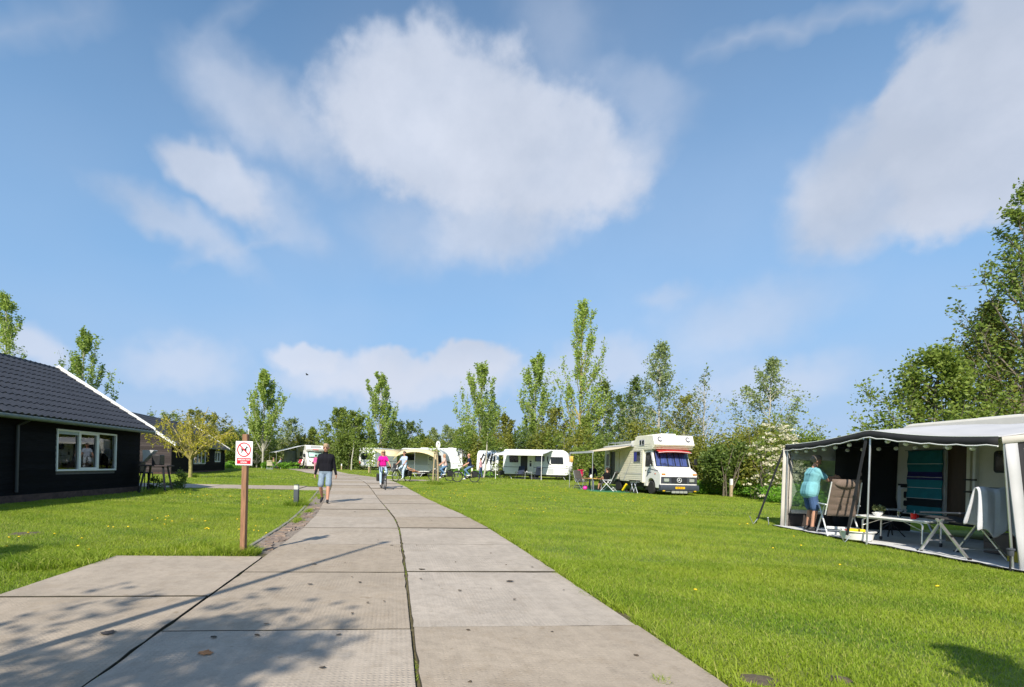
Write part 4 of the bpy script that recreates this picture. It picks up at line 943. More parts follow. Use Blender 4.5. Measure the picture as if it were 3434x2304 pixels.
# ------------------------------------------------------------------ vehicles
SIDING = mat('cream_siding', (0.78, 0.745, 0.61), 0.4, var=0.06)
VWHITE = mat('vehicle_white', (0.80, 0.79, 0.75), 0.3, var=0.04, coat=.3)
CWHITE = mat('caravan_white', (0.76, 0.78, 0.80), 0.35, var=0.05, bump=.05, bscale=60)
CGREY = mat('caravan_grey', (0.48, 0.50, 0.52), 0.4, var=0.06)
BEIGE = mat('beige_canvas', (0.66, 0.56, 0.38), 0.85, var=0.1, bump=.2)
BLUE_C = mat('blue_curtain', (0.075, 0.10, 0.34), 0.85, var=0.3, scale=4)
BUMPER = mat('bumper_slate', (0.045, 0.055, 0.075), 0.5, var=.1)
SILVERCOV = mat('silver_screen_cover', (0.50, 0.74, 0.70), 0.35, .3, var=.1)
def wheel(parent, c, r=.33, w=.2, axis='y', cap=mat('wheel_silver', (.55, .56, .57), .35, .35)):
    t = thing('wheel', None, None); t.parent = parent; M = Matrix.Rotation(R(90), 3, 'X') if axis == 'y' else Matrix.Rotation(R(90), 3, 'Y')
    MB().lathe([(r * .62, -w / 2), (r * .9, -w / 2), (r, -w * .32), (r, w * .32), (r * .9, w / 2), (r * .62, w / 2)], c, 28, M).build('tyre', RUBBER, t)
    MB().lathe([(.02, -w * .42), (r * .3, -w * .42), (r * .45, -w * .3), (r * .64, -w * .45), (r * .64, w * .45), (r * .45, w * .3), (r * .3, w * .42), (.02, w * .42)], c, 24, M).build('rim', cap, t)
    return t
def rrect(x0, x1, z0, z1, r, n=4):
    P = []
    for (cx, cz, a0) in ((x1 - r, z1 - r, 0), (x0 + r, z1 - r, 90), (x0 + r, z0 + r, 180), (x1 - r, z0 + r, 270)):
        for i in range(n + 1): a = R(a0 + 90 * i / n); P.append((cx + r * math.cos(a), cz + r * math.sin(a)))
    return P
def panel(parent, name, m, x0, x1, z0, z1, y, t=.02, r=.05, axis='y', skew=0.0, bevel=0):
    P = [(a + skew * (b - z0), b) for a, b in rrect(x0, x1, z0, z1, r)]
    return MB().prism(P, axis, y, y + t).build(name, m, parent, bevel=bevel)
def win(parent, x0, x1, z0, z1, y, m=DGLASS, fr=BLACK, axis='y', s=-1, skew=0.0, r=.06, curtain=None):
    w = thing('window', None, None); w.parent = parent
    panel(w, 'frame', fr, x0, x1, z0, z1, y if s < 0 else y - .015, .015 , r, axis, skew) if False else None
    MB().prism([(a + skew * (b - z0), b) for a, b in rrect(x0, x1, z0, z1, r)], axis, y, y + s * .018).build('frame', fr, w)
    MB().prism([(a + skew * (b - z0), b) for a, b in rrect(x0 + .045, x1 - .045, z0 + .045, z1 - .045, r)], axis, y + s * .018, y + s * .026).build('pane', m, w)
    return w
def canopy(parent, A, B, C, D_, m, sag=.08, n=10, k=6, thick=.012, name='fabric'):
    """fabric between the rail A-B and the lead bar D-C"""
    A, B, C, D_ = [Vector(q) for q in (A, B, C, D_)]; P = []
    for i in range(n + 1):
        u = i / n; row = []
        for j in range(k + 1):
            v = j / k; p = A.lerp(B, u).lerp(D_.lerp(C, u), v); p.z -= sag * math.sin(math.pi * v) * (.6 + .4 * math.sin(math.pi * u)); row.append(p)
        P.append(row)
    return MB().grid(P).build(name, m, parent, solid=thick)

# ---- old high-roofed motorhome
mhp = gp(2276, 26.3); MHRZ = math.atan2(-.994, .11)
mh = thing('motorhome', 'old white and cream high-roofed motorhome with blue windscreen curtains', 'motorhome', mhp, MHRZ)
arch = lambda cx, r, z0: [(cx + r * math.cos(a), z0 + r * math.sin(a)) for a in [R(q) for q in range(180, -1, -15)]]
cab = [(-.03, .36), (-.02, 1.08), (-.09, 1.22), (-.62, 1.47), (-.98, 2.40), (-1.75, 2.40), (-1.75, .42)] + arch(-.98, .44, .42) + [(-.50, .36)]
MB().prism(cab, 'y', -1.02, 1.02).build('cab', VWHITE, mh, bevel=.035)
MB().bx(-1.7, -.15, -.95, .95, .22, .40).build('chassis', BLACK, mh)
BL = 6.75
body = [(-1.74, .62), (-1.74, 2.42), (-.72, 2.42), (-.52, 2.66), (-.74, 3.19), (-2.45, 3.22), (-2.95, 2.83), (-BL, 2.79), (-BL, .62), (-5.45, .62)] + arch(-4.9, .42, .55)[1:-1] + [(-4.4, .62)]
MB().prism(body, 'y', -1.12, 1.12).build('body', SIDING, mh, bevel=.03)
MB().prism([(-.50, 2.675), (-.725, 3.195), (-.74, 3.19), (-.52, 2.66)], 'y', -1.13, 1.13).build('alcove_front', VWHITE, mh)
for i in range(3): MB().bar((-.50 - .2 * (i + .4) / 3, -1.125, 2.66 - .24 * (i + .4) / 3), (-.50 - .2 * (i + .4) / 3, 1.125, 2.66 - .24 * (i + .4) / 3), .02, .012).build('siding_rib', SIDING, mh)
z = .72
while z < 2.75:     # pressed ribs of the side wall
    x1 = -1.78 if z < 2.4 else -.75; MB().bx(-BL + .04, x1, -1.132, -1.12, z, z + .012).build('siding_rib', CREAM, mh); z += .105
MB().bx(-2.6, -1.0, -.5, .35, 3.2, 3.3).build('roof_hatch', VWHITE, mh, bevel=.02)
MB().bx(-3.6, -3.0, -.9, -.2, 2.82, 3.0).build('roof_box', VWHITE, mh, bevel=.03)
b = MB(); 
for yy in (-.95, .95): b.tube([(-6.6, yy, 2.98), (-3.8, yy, 2.98)], .018, 6)
for xx in (-6.6, -5.6, -4.7, -3.8):
    b.tube([(xx, -.95, 2.98), (xx, .95, 2.98)], .014, 6); b.tube([(xx, -.95, 2.78), (xx, -.95, 2.98)], .014, 6)
b.build('roof_rack', STEEL, mh)
# front: lamps, grille, star, bumper, plate, lights
MB().bx(-.04, .004, -.99, .99, .63, .98).build('lamp_band', DGREY, mh, bevel=.01)
gr = MB().bx(-.02, .012, -.42, .42, .655, .955).build('grille', BLACK, mh)
for k in range(6): MB().bx(.012, .020, -.41, .41, .675 + k * .047, .69 + k * .047).build('grille_bar', DGREY, gr)
EMB = mat('emblem_silver', (.72, .73, .74), .25, .15, var=.03); em = thing('emblem', None, None); em.parent = mh; MX = Matrix.Rotation(R(90), 3, 'Y')
MB().torus((.03, 0, .805), .118, .016, MX, 28, 6).build('ring', EMB, em)
b = MB()
for k in range(3):
    a = R(90 + 120 * k); tip = Vector((.03, .11 * math.cos(a), .805 + .11 * math.sin(a))); l = Vector((.03, .026 * math.cos(a + 1.05), .805 + .026 * math.sin(a + 1.05))); r_ = Vector((.03, .026 * math.cos(a - 1.05), .805 + .026 * math.sin(a - 1.05))); c = Vector((.042, 0, .805)); b.add([tip, l, c, r_], [(0, 1, 2), (0, 2, 3)])
b.build('star', EMB, em)
LENS = mat('headlamp_lens', (0.62, 0.64, 0.62), 0.12, .5, var=.15, scale=30)
for s in (-1, 1):
    hl = thing('headlight', None, None); hl.parent = mh
    MB().prism(rrect(s * .70 - .15, s * .70 + .15, .71, .90, .03), 'x', .0, .016).build('bezel', CHROME, hl); MB().prism(rrect(s * .70 - .13, s * .70 + .13, .73, .88, .03), 'x', .012, .03).build('lens', LENS, hl)
    MB().bx(-.05, .012, s * .86 - .10, s * .86 + .10, 1.085, 1.15).build('indicator', ORANGE, mh)
    MB().ell((.06, s * .86, .26), (.05, .09, .06), 10, 6).build('fog_lamp', mat('fog_yellow', (.85, .55, .02), .2), mh)
    MB().bx(.03, .06, s * .62 - .12, s * .62 + .12, .20, .235).build('reflector_strip', ALU, mh)
MB().prism([(-.1, .26), (.10, .26), (.12, .34), (.12, .48), (.08, .56), (-.1, .56)], 'y', -1.06, 1.06).build('bumper', BUMPER, mh, bevel=.02)
for k in range(4): MB().prism(rrect(-.43 + k * .22, -.43 + k * .22 + .2, .13, .25, .02), 'x', .03, .09).build('spot_lamp', LENS, mh, bevel=.005)
pl = thing('number_plate', None, None); pl.parent = mh
MB().bx(.12, .128, -.26, .26, .36, .47).build('plate', mat('plate_yellow', (.85, .48, .01), .4, var=.03), pl)
text_mesh('characters', '28-72-51', .10, BLACK, pl, Matrix.Translation((.130, 0, .415)) @ Matrix.Rotation(R(90), 4, 'Z') @ Matrix.Rotation(R(90), 4, 'X'), .001, sx=.95)
# windscreen with curtains and red shade
def ws(y, t): return Vector((-.62 - .36 * t, y, 1.47 + .93 * t)) + Vector((.93, 0, .36)).normalized() * .012
P = [[ws(y, t) for t in (.04, .93)] for y in (-.96, .96)]; MB().grid(P).build('windscreen_opening', BLACK, mh)
nfold = 60; P = []
for i in range(nfold + 1):
    y = -.90 + 1.80 * i / nfold; f = .010 + .012 * math.sin(i * 1.35) + .01 * math.sin(i * .5)
    P.append([ws(y * (1 - .05 * t), t) + Vector((.93, 0, .36)).normalized() * f for t in (.07, .5, .9)])
MB().grid(P).build('curtain', BLUE_C, mh)
P = [[ws(y, t) + Vector((.93, 0, .36)).normalized() * .045 for t in (.05, .92)] for y in (-.95, .95)]; MB().grid(P).build('windscreen', glass_mat('clear_screen', ior=1.4), mh)
for s, a in ((-1, .5), (.15, .5)): MB().tube([ws(s * .2 + .05, .02) + Vector((.06, 0, .02)), ws(s * .2 - .55, .22) + Vector((.06, 0, .02))], .010, 5).build('wiper', BLACK, mh)
MB().tube([ws(-.97, -.02), ws(-.97, .96)], .02, 6).build('screen_pillar', VWHITE, mh); MB().tube([ws(.97, -.02), ws(.97, .96)], .02, 6).build('screen_pillar', VWHITE, mh)
P = []
for i in range(25):
    y = -.92 + 1.84 * i / 24; dr = .05 * math.sin(math.pi * i / 24)
    P.append([Vector((-.90, y, 2.40)), Vector((-.66, y, 2.37 + dr)), Vector((-.44, y, 2.29 + dr)), Vector((-.43, y, 2.23 + dr - .02 * abs(math.sin(i * 1.3))))])
MB().grid(P).build('sun_shade', mat('red_canvas', (.45, .03, .03), .7, var=.15), mh, solid=.008)
MB().tube([(-.43, -.93, 2.25), (-.43, -.5, 2.30), (-.43, 0, 2.31), (-.43, .5, 2.30), (-.43, .93, 2.25)], .014, 6).build('shade_rod', WHITE, mh)
for y in (-.62, .96): 
    b = MB()
    for k in range(9):
        a0 = R(40 + 280 * k / 9); a1 = R(40 + 280 * (k + 1) / 9); c = Vector((-.615, y - .15, 2.98))
        q = lambda a: c + Vector((-.39 * .17 * math.sin(a) + .012, .11 * math.cos(a), .92 * .12 * math.sin(a)))
        b.tube([q(a0), q(a1)], .024 + .012 * math.sin(math.pi * k / 8), 6)
    b.build('ring_marking', mat('marking_grey', (.16, .16, .2), .5), mh)
# side: cab door window, wing stripe, mirror, box windows, entrance
win(mh, -1.62, -1.12, 1.50, 2.28, -1.02, skew=.08); win(mh, -.92, -.80, 1.52, 2.15, -1.02, skew=-.38, r=.04)
b = MB(); y = -1.028
for p0, p1 in (((-.25, 1.28), (-1.25, 1.40)), ((-1.25, 1.40), (-1.45, .95)), ((-1.36, 1.17), (-.95, 1.20))): b.bar((p0[0], y, p0[1]), (p1[0], y, p1[1]), .012, .035)
b.build('wing_stripe', mat('stripe_violet', (.12, .12, .18), .4), mh)
MB().ell((-.55, -1.03, 1.12), (.05, .02, .04), 10, 6).build('side_indicator', mat('side_red', (.5, .08, .03), .3), mh)
MB().bx(-1.60, -1.48, -1.05, -1.02, 1.28, 1.31).build('door_handle', BLACK, mh)
MB().bx(-1.77, -1.70, -1.14, -1.0, .60, 2.42).build('pillar', CREAM, mh, bevel=.01)
for side in (-1, 1):
    m_ = thing('mirror', None, None); m_.parent = mh
    MB().tube([(-.75, side * 1.0, 1.75), (-.62, side * 1.22, 1.80)], .012, 6).build('arm', BLACK, m_); MB().bx(-.66, -.60, side * 1.30 - .09, side * 1.30 + .09, 1.62, 1.95).build('housing', BLACK, m_, bevel=.02)
wq = win(mh, -2.75, -1.95, 1.72, 2.36, -1.132, fr=ALU, r=.03)
MB().bx(-2.68, -2.38, -1.163, -1.158, 1.78, 2.30).build('curtain', mat('navy_curtain', (.03, .04, .25), .8), wq)
wq = win(mh, -2.10, -1.55, 2.66, 2.98, -1.132, fr=mat('lilac_frame', (.35, .36, .42), .5), r=.02); MB().bx(-1.84, -1.81, -1.165, -1.155, 2.68, 2.96).build('bar', WHITE, wq)
dr = thing('entrance', None, None); dr.parent = mh
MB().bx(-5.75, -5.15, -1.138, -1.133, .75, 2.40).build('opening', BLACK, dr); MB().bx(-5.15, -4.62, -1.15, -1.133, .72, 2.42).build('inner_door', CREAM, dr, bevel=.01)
od = MB().bx(-6.35, -5.78, -1.22, -1.18, .72, 2.42).build('open_door', CWHITE, dr, bevel=.01); MB().prism(rrect(-6.25, -5.88, 1.5, 2.25, .05), 'y', -1.23, -1.22).build('door_window', DGLASS, od); MB().prism(rrect(-6.2, -5.95, .9, 1.3, .04), 'y', -1.23, -1.22).build('door_pocket', CGREY, od)
MB().prism([(-3.9, .70), (-2.95, 2.0), (-2.95, 2.02), (-4.0, .70)], 'y', -1.138, -1.133).build('hatch_seam', CGREY, mh); MB().bx(-4.0, -1.8, -1.138, -1.133, 1.08, 1.095).build('hatch_seam', CGREY, mh)
wheel(mh, (-.98, -.90, .36), .36, .22); wheel(mh, (-.98, .90, .36), .36, .22); wheel(mh, (-4.9, -.93, .36), .36, .22); wheel(mh, (-4.9, .93, .36), .36, .22)
MB().bx(-BL + .1, -1.8, -.9, .9, .35, .62).build('underbody', BLACK, mh)
aw = thing('awning', None, None); aw.parent = mh
MB().bx(-6.7, -2.75, -1.25, -1.12, 2.62, 2.75).build('cassette', mat('awning_case_grey', (.38, .39, .40), .4), aw, bevel=.02)
canopy(aw, (-6.65, -1.22, 2.68), (-2.85, -1.22, 2.68), (-3.02, -3.45, 2.30), (-7.0, -3.35, 2.34), BEIGE, .10)
MB().bar((-7.05, -3.36, 2.30), (-2.98, -3.47, 2.27), .05, .11).build('lead_bar', CGREY, aw)
for p in ((-7.0, -3.37), (-3.02, -3.47)): MB().tube([(p[0], p[1], 0.0), (p[0], p[1], 2.28)], .022, 8).build('leg', ALU, aw)

# ---- caravans
def caravan(label, loc, rz, L, W, H, front=.55, rear=.2, wins=(), door=None, m=CWHITE, lower=CWHITE, frontwin=True, stripe=True, hitch=True, rearwin=False, hatch=True, extra=None, fr=.35):
    c = thing('caravan', label, 'caravan', loc, rz); L2 = L / 2; z0 = .42; P = []
    # side outline: rear bottom, rear top rounded, front raked and rounded
    def arcs(cx, cz, rx, rz_, a0, a1, n=8): return [(cx + rx * math.cos(R(a0 + (a1 - a0) * i / n)), cz + rz_ * math.sin(R(a0 + (a1 - a0) * i / n))) for i in range(n + 1)]
    P = [(-L2 + .05, z0), (-L2 - .02, z0 + .35)] + arcs(-L2 + rear + .02, H - rear, rear, rear, 180, 90) + arcs(L2 - front * 1.25, H - front * 1.25, front * 1.25, front * 1.25, 90, 25, 10) + [(L2 + .06, 1.25), (L2 + .10, .95), (L2, z0 + .12), (L2 - .25, z0)]
    MB().prism(P, 'y', -W / 2, W / 2).build('body', m, c, bevel=.05)
    y = -W / 2
    if stripe: MB().bx(-L2 + .06, L2 - .02, y - .006, y + .01, 1.06, 1.10).build('stripe', BLACK, c)
    if lower is not m: MB().bx(-L2 + .06, L2 - .02, y - .004, y + .01, z0 + .02, 1.06).build('lower_panel', lower, c)
    for (x0, x1, za, zb, sk) in wins: win(c, x0, x1, za, zb, y, skew=sk)
    if door:
        d = thing('door', None, None); d.parent = c; x0, x1, op = door
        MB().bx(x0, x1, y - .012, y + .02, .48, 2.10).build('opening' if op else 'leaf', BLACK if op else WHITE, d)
        if op:
            MB().bx(x1, x1 + .55, y - .06, y - .02, .48, 2.10).build('leaf', WHITE, d, bevel=.015); MB().prism(rrect(x1 + .2, x1 + .36, 1.15, 1.48, .07), 'y', y - .07, y - .06).build('bin', BLACK, d); MB().prism(rrect(x1 + .2, x1 + .36, 1.55, 1.66, .03), 'y', y - .07, y - .06).build('handle', BLACK, d)
        else: MB().torus(((x0 + x1) / 2, y - .02, 1.65), .13, .03, Matrix.Rotation(R(90), 3, 'X'), 20, 6).build('porthole', BLACK, d); MB().bx(x0 + .05, x0 + .17, y - .03, y - .012, 1.1, 1.13).build('handle', BLACK, d)
    if frontwin:
        a = Vector((L2 + .05, 0, 1.28)); tz = H - front * .75; b = Vector((L2 - front * .28, 0, tz)); n = Vector((tz - 1.28, 0, front * .33)).normalized() * .02
        P = [[p + n + Vector((0, q, 0)) for p in (a, a.lerp(b, .5) + Vector((.03, 0, 0)), b)] for q in (-W * .38, W * .38)]; MB().grid(P).build('front_window', DGLASS, c, solid=.02)
    if rearwin:
        MB().prism(rrect(-W * .36, W * .36, 1.25, 1.95, .12), 'x', -L2 - .05, -L2 + .03).build('rear_window', DGLASS, c); MB().bx(-L2 - .04, -L2, -W * .42, W * .42, .55, .68).build('rear_bumper', CGREY, c)
        for s in (-1, 1): MB().bx(-L2 - .05, -L2 + .02, s * W * .42 - .06, s * W * .42 + .06, .7, 1.0).build('tail_light', RED, c)
    wheel(c, (-.25, y + .12, .33), .33, .18, cap=ALU); wheel(c, (-.25, -y - .12, .33), .33, .18, cap=ALU)
    MB().bx(-L2 + .2, L2 - .3, y + .15, -y - .15, .28, z0).build('chassis', BLACK, c)
    if hitch:
        b = MB(); b.tube([(L2 - .4, y + .4, .40), (L2 + 1.15, 0, .42)], .035, 6); b.tube([(L2 - .4, -y - .4, .40), (L2 + 1.15, 0, .42)], .035, 6); b.tube([(L2 + .95, 0, .0), (L2 + .95, 0, .75)], .03, 8); b.bx(L2 + 1.0, L2 + 1.35, -.05, .05, .38, .47); b.build('drawbar', STEEL, c)
    for x in (-L2 + .5, L2 - .6): MB().tube([(x, y + .2, .42), (x + .3, y + .15, 0.0)], .025, 6).build('corner_steady', STEEL, c)
    if hatch: MB().bx(-.4, .3, -.3, .35, H - .01, H + .09).build('roof_hatch', WHITE, c, bevel=.03)
    return c
c3 = caravan('white caravan with dark windows under its rolled-out white awning', gp(1800, 46.4), R(-17), 5.9, 2.3, 2.68, .62, .22,
             [(-2.35, -1.55, 1.5, 2.12, -.10), (-.05, .78, 1.62, 2.12, .0), (1.35, 2.45, 1.42, 2.05, -.08)], (-1.35, -.72, True), hatch=False)
P = [(1.0 + .14 * math.cos(R(a)) if a < 180 else 0, 0) for a in ()]
MB().prism([(1.02, 2.08), (1.0, 1.75), (1.12, 1.45), (1.32, 1.32), (1.38, 1.36), (1.20, 1.50), (1.10, 1.75), (1.12, 2.08)], 'y', -1.166, -1.152).build('swoosh', BLACK, c3); MB().prism(rrect(1.1, 1.62, .55, 1.0, .05), 'y', -1.165, -1.15).build('service_hatch', CGREY, c3); MB().prism(rrect(1.9, 2.7, .5, 1.0, .05), 'y', -1.162, -1.15).build('service_hatch', CWHITE, c3)
MB().prism(rrect(-.75, .75, .62, 1.12, .12), 'x', 2.96, 3.12).build('gas_locker', CGREY, c3, bevel=.05)
MB().bx(-2.6, 2.0, -1.17, -1.14, 2.15, 2.17).build('awning_rail', ALU, c3)
aw = thing('awning', None, None); aw.parent = c3
MB().bx(-2.6, 1.5, -1.30, -1.14, 2.56, 2.68).build('cassette', WHITE, aw, bevel=.03)
FAB = mat('grey_white_canvas', (.62, .64, .67), .8, var=.06, bump=.1)
canopy(aw, (-2.55, -1.28, 2.63), (1.45, -1.28, 2.63), (.85, -3.5, 2.22), (-3.2, -3.5, 2.22), FAB, .06)
MB().bar((-3.25, -3.52, 2.16), (.9, -3.52, 2.16), .06, .14).build('lead_bar', WHITE, aw)
for x in (-3.15, .80): MB().tube([(x, -3.52, 0), (x, -3.52, 2.12)], .024, 8).build('leg', WHITE, aw)

c2 = caravan('silver round-fronted caravan under a cream sun canopy with arched poles', gp(1425, 46.5), R(-10), 4.3, 2.1, 2.55, .95, .35, [(-1.65, -.75, 1.45, 2.0, 0), (1.30, 1.75, 1.3, 1.95, -.12)], (.45, .95, False), stripe=False, m=mat('silver_caravan', (.50, .52, .53), .4, var=.06))
aw = thing('awning', None, None); aw.parent = c2
CCAN = mat('cream_canvas', (.70, .58, .34), .85, var=.1)
A = [(-2.0, -1.06, 2.42), (1.4, -1.06, 2.42)]; nn = 16; P = []
for i in range(nn + 1):
    u = i / nn; x = -2.1 + 3.7 * u; arc = math.sin(math.pi * u) ** .6
    P.append([Vector((-1.9 + 3.3 * u, -1.04, 2.42)), Vector((x, -2.0, 1.95 + .48 * arc)), Vector((x * 1.04, -3.1, 1.50 + .68 * arc))])
MB().grid(P).build('canopy', CCAN, aw, solid=.012)
MB().grid([[Vector((-1.9, -1.04, 2.42)), Vector((-2.9, -1.9, 2.34)), Vector((-4.1, -2.8, 2.30))], [Vector((-2.1, -2.6, 1.75)), Vector((-2.6, -2.8, 1.75)), Vector((-3.3, -3.0, 1.95))]]).build('side_sail', CCAN, aw, solid=.012)
MB().tube([(-2.15 + 3.85 * i / 14, -3.1, 1.48 + .68 * math.sin(math.pi * i / 14) ** .6) for i in range(15)], .022, 6).build('arched_pole', CCAN, aw)
for x in (-2.18, 1.70): MB().tube([(x, -3.12, 0), (x, -3.1, 1.50)], .018, 6).build('pole', STEEL, aw)
MB().tube([(-.25, -3.12, 0), (-.25, -3.1, 2.16)], .016, 6).build('pole', STEEL, aw)
MB().grid([[Vector((1.2, -1.1 - .4 * t, z)) for z in (.5, 1.3, 2.1)] for t in (0, .5, 1, 1.6)]).build('side_curtain', mat('pale_canvas', (.62, .60, .50), .85), aw, solid=.01)
caravan('white caravan seen from its rear behind the pink-shirted cyclist', gp(1268, 61), R(62), 4.6, 2.3, 2.62, .5, .12, (), None, rearwin=True, frontwin=False, hitch=False)
caravan('white caravan half hidden by shrubs right of the silver caravan', gp(1515, 58), R(-35), 4.2, 2.2, 2.75, .7, .2, [(-1.2, -.2, 1.5, 2.0, 0)], None)
c5 = caravan('white caravan corner with black curved decals behind the pale thin trunk', gp(1655, 51.5), R(-112), 4.4, 2.2, 2.55, .6, .2, (), None, frontwin=False, stripe=False)
for k in range(5): MB().prism([(-.9 + .38 * k, 1.1 + .1 * k), (-.78 + .38 * k, 1.05), (-.35 + .3 * k, 2.2), (-.45 + .3 * k, 2.25)], 'x', 2.05 + .06, 2.27).build('decal', BLACK, c5)

# ---- far motorhome
fm = thing('motorhome', 'modern white motorhome with silver windscreen cover beside the lane bend', 'motorhome', gp(1061, 62), R(-62))
MB().prism([(0, .35), (.02, .9), (-.1, 1.15), (-.75, 1.35), (-1.15, 2.15), (-.75, 2.25), (-.62, 2.5), (-1.05, 2.92), (-1.6, 2.98), (-6.6, 2.95), (-6.6, .45), (-5.4, .45), (-5.3, .8), (-4.6, .8), (-4.5, .45), (-1.6, .35), (-1.5, .72), (-.8, .72), (-.72, .35)], 'y', -1.1, 1.1).build('body', VWHITE, fm, bevel=.06)
P = [[Vector((-.75 + .02 - .36 * t, y, 1.40 + .74 * t)) + Vector((.04, 0, .02)) for t in (0.0, .95)] for y in (-.85, .85)]; MB().grid(P).build('windscreen', BLACK, fm, solid=.02)
P = [[Vector((-.75 + .06 - .36 * t, y, 1.42 + .74 * t)) + Vector((.04, 0, .02)) for t in (.06, .85)] for y in (-.78, .78)]; MB().grid(P).build('screen_cover', SILVERCOV, fm, solid=.02)
MB().prism(rrect(-.55, .55, .62, .92, .1), 'x', 0, .04).build('grille', BLACK, fm); MB().bx(-.1, .05, -.26, .26, .45, .56).build('number_plate', mat('plate_yellow', (.85, .5, .02), .5), fm)
for s in (-1, 1):
    MB().prism([(s * .98, 1.12), (s * .70, .98), (s * .62, .86), (s * .95, .95)], 'x', -.02, .045).build('headlight', LENS, fm)
    MB().bx(-1.05, -.9, s * 1.28 - .1, s * 1.28 + .1, 1.45, 1.85).build('mirror', BLACK, fm, bevel=.03)
    wheel(fm, (-1.15, s * .93, .34), .34, .2, cap=ALU); wheel(fm, (-5, s * .93, .34), .34, .2, cap=ALU)
MB().bx(-6.4, -.6, -.9, .9, .25, .45).build('underbody', BLACK, fm)
MB().prism(rrect(-.62, .62, 2.62, 2.86, .05), 'x', -.86, -.70).build('roof_window', CGREY, fm); MB().bx(-.75, -.6, -.35, .35, 2.36, 2.42).build('red_badge', RED, fm)
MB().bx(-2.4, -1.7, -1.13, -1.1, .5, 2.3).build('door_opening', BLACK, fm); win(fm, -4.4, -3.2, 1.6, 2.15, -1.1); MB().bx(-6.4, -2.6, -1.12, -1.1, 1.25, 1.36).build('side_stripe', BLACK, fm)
P = [[Vector((-1.62 + .02 * k, -1.2 - .05 * math.sin(k * 2), z)) for k in range(6)] for z in (2.3, 1.4, .9)]; MB().grid(P).build('fly_curtain', WHITE, fm, solid=.02)
aw = thing('awning', None, None); aw.parent = fm
canopy(aw, (-6.0, -1.15, 2.95), (-1.7, -1.15, 2.95), (-2.2, -4.4, 2.0), (-6.3, -4.6, 2.0), WHITE, .03)
MB().bar((-6.35, -4.6, 1.97), (-2.15, -4.4, 1.97), .05, .1).build('lead_bar', WHITE, aw)
for p in ((-6.3, -4.6), (-2.2, -4.4)): MB().tube([(p[0], p[1], 0), (p[0], p[1], 1.97)], .025, 8).build('leg', ALU, aw)
P = [[Vector((-6.2, -1.3 - 1.5 * t, z)) for t in (0, .5, 1)] for z in (0, 1.2, 2.3)]; MB().grid(P).build('rear_screen', mat('screen_mesh_green', (.34, .40, .36), .9), aw, solid=.01)

# ------------------------------------------------------------------ caravan with open awning on the right
LCAN = mat('light_grey_canvas', (.47, .47, .48), .85, var=.06, scale=3, bump=.15, bscale=120)
CRCAN = mat('cream_grey_canvas', (.55, .52, .47), .85, var=.06, bump=.15, bscale=120)
DCAN = mat('black_canvas', (.018, .018, .020), .85, var=.2, bump=.2, bscale=120)
PLASTIC = glass_mat('window_foil', (.62, .74, .66), .75, .08)
_n = PLASTIC.node_tree; _o = _n.nodes['Material Output']; _m = _n.nodes.new('ShaderNodeMixShader'); _d = _n.nodes.new('ShaderNodeBsdfDiffuse'); _d.inputs[0].default_value = (.34, .40, .37, 1); _m.inputs[0].default_value = .35
_n.links.new(_o.inputs[0].links[0].from_socket, _m.inputs[1]); _n.links.new(_d.outputs[0], _m.inputs[2]); _n.links.new(_m.outputs[0], _o.inputs[0])
GSHEET = mat('grey_ground_sheet', (.62, .63, .64), .8, var=.10, scale=5, bump=.2)
BROWND = mat('dark_brown_door', (.060, .032, .018), .5, var=.25, scale=4, stretch=(6, 6, .6))
cv = caravan('long white caravan behind the open awning with dark brown doorway', Vector((11.52, 8.55, .02)), R(-90), 6.3, 2.2, 2.46, .5, .3, [(-1.05, -.70, 1.38, 1.80, 0), (1.2, 2.2, 1.4, 2.0, 0)], None, m=mat('caravan_cream', (.66, .63, .55), .4, var=.04), hitch=True, frontwin=True, hatch=False)
MB().bx(-2.15, -1.3, -.35, .35, 2.45, 2.55).build('roof_hatch', WHITE, cv, bevel=.04)
d = thing('door', None, None); d.parent = cv
MB().bx(-1.93, -1.50, -1.115, -1.09, .42, 2.12).build('leaf', BROWND, d); MB().bx(-1.50, -1.43, -1.17, -1.09, .42, 2.12).build('frame_post', CREAM, d); MB().bx(-1.98, -1.93, -1.17, -1.09, .42, 2.12).build('frame_post', WHITE, d); MB().bx(-1.38, -1.33, -1.17, -1.09, .42, 2.12).build('frame_post', WHITE, d)
for z in (1.22, .98): MB().bx(-1.53, -1.30, -1.19, -1.165, z, z + .03).build('hinge', BLACK, d)
MB().bx(-3.0, -2.55, -1.125, -1.10, 1.02, 1.10).build('black_band', BLACK, cv)
hq = thing('service_hatch', None, None); hq.parent = cv
MB().prism(rrect(-2.98, -2.66, .52, 1.0, .06), 'y', -1.135, -1.10).build('frame', CREAM, hq, bevel=.01); MB().prism(rrect(-2.90, -2.70, .78, .93, .03), 'y', -1.14, -1.135).build('vent', BLACK, hq); MB().prism(rrect(-2.90, -2.70, .60, .73, .03), 'y', -1.14, -1.135).build('vent', BLACK, hq)
MB().bx(-3.1, 2.9, -1.14, -1.10, 2.20, 2.23).build('awning_rail', ALU, cv)

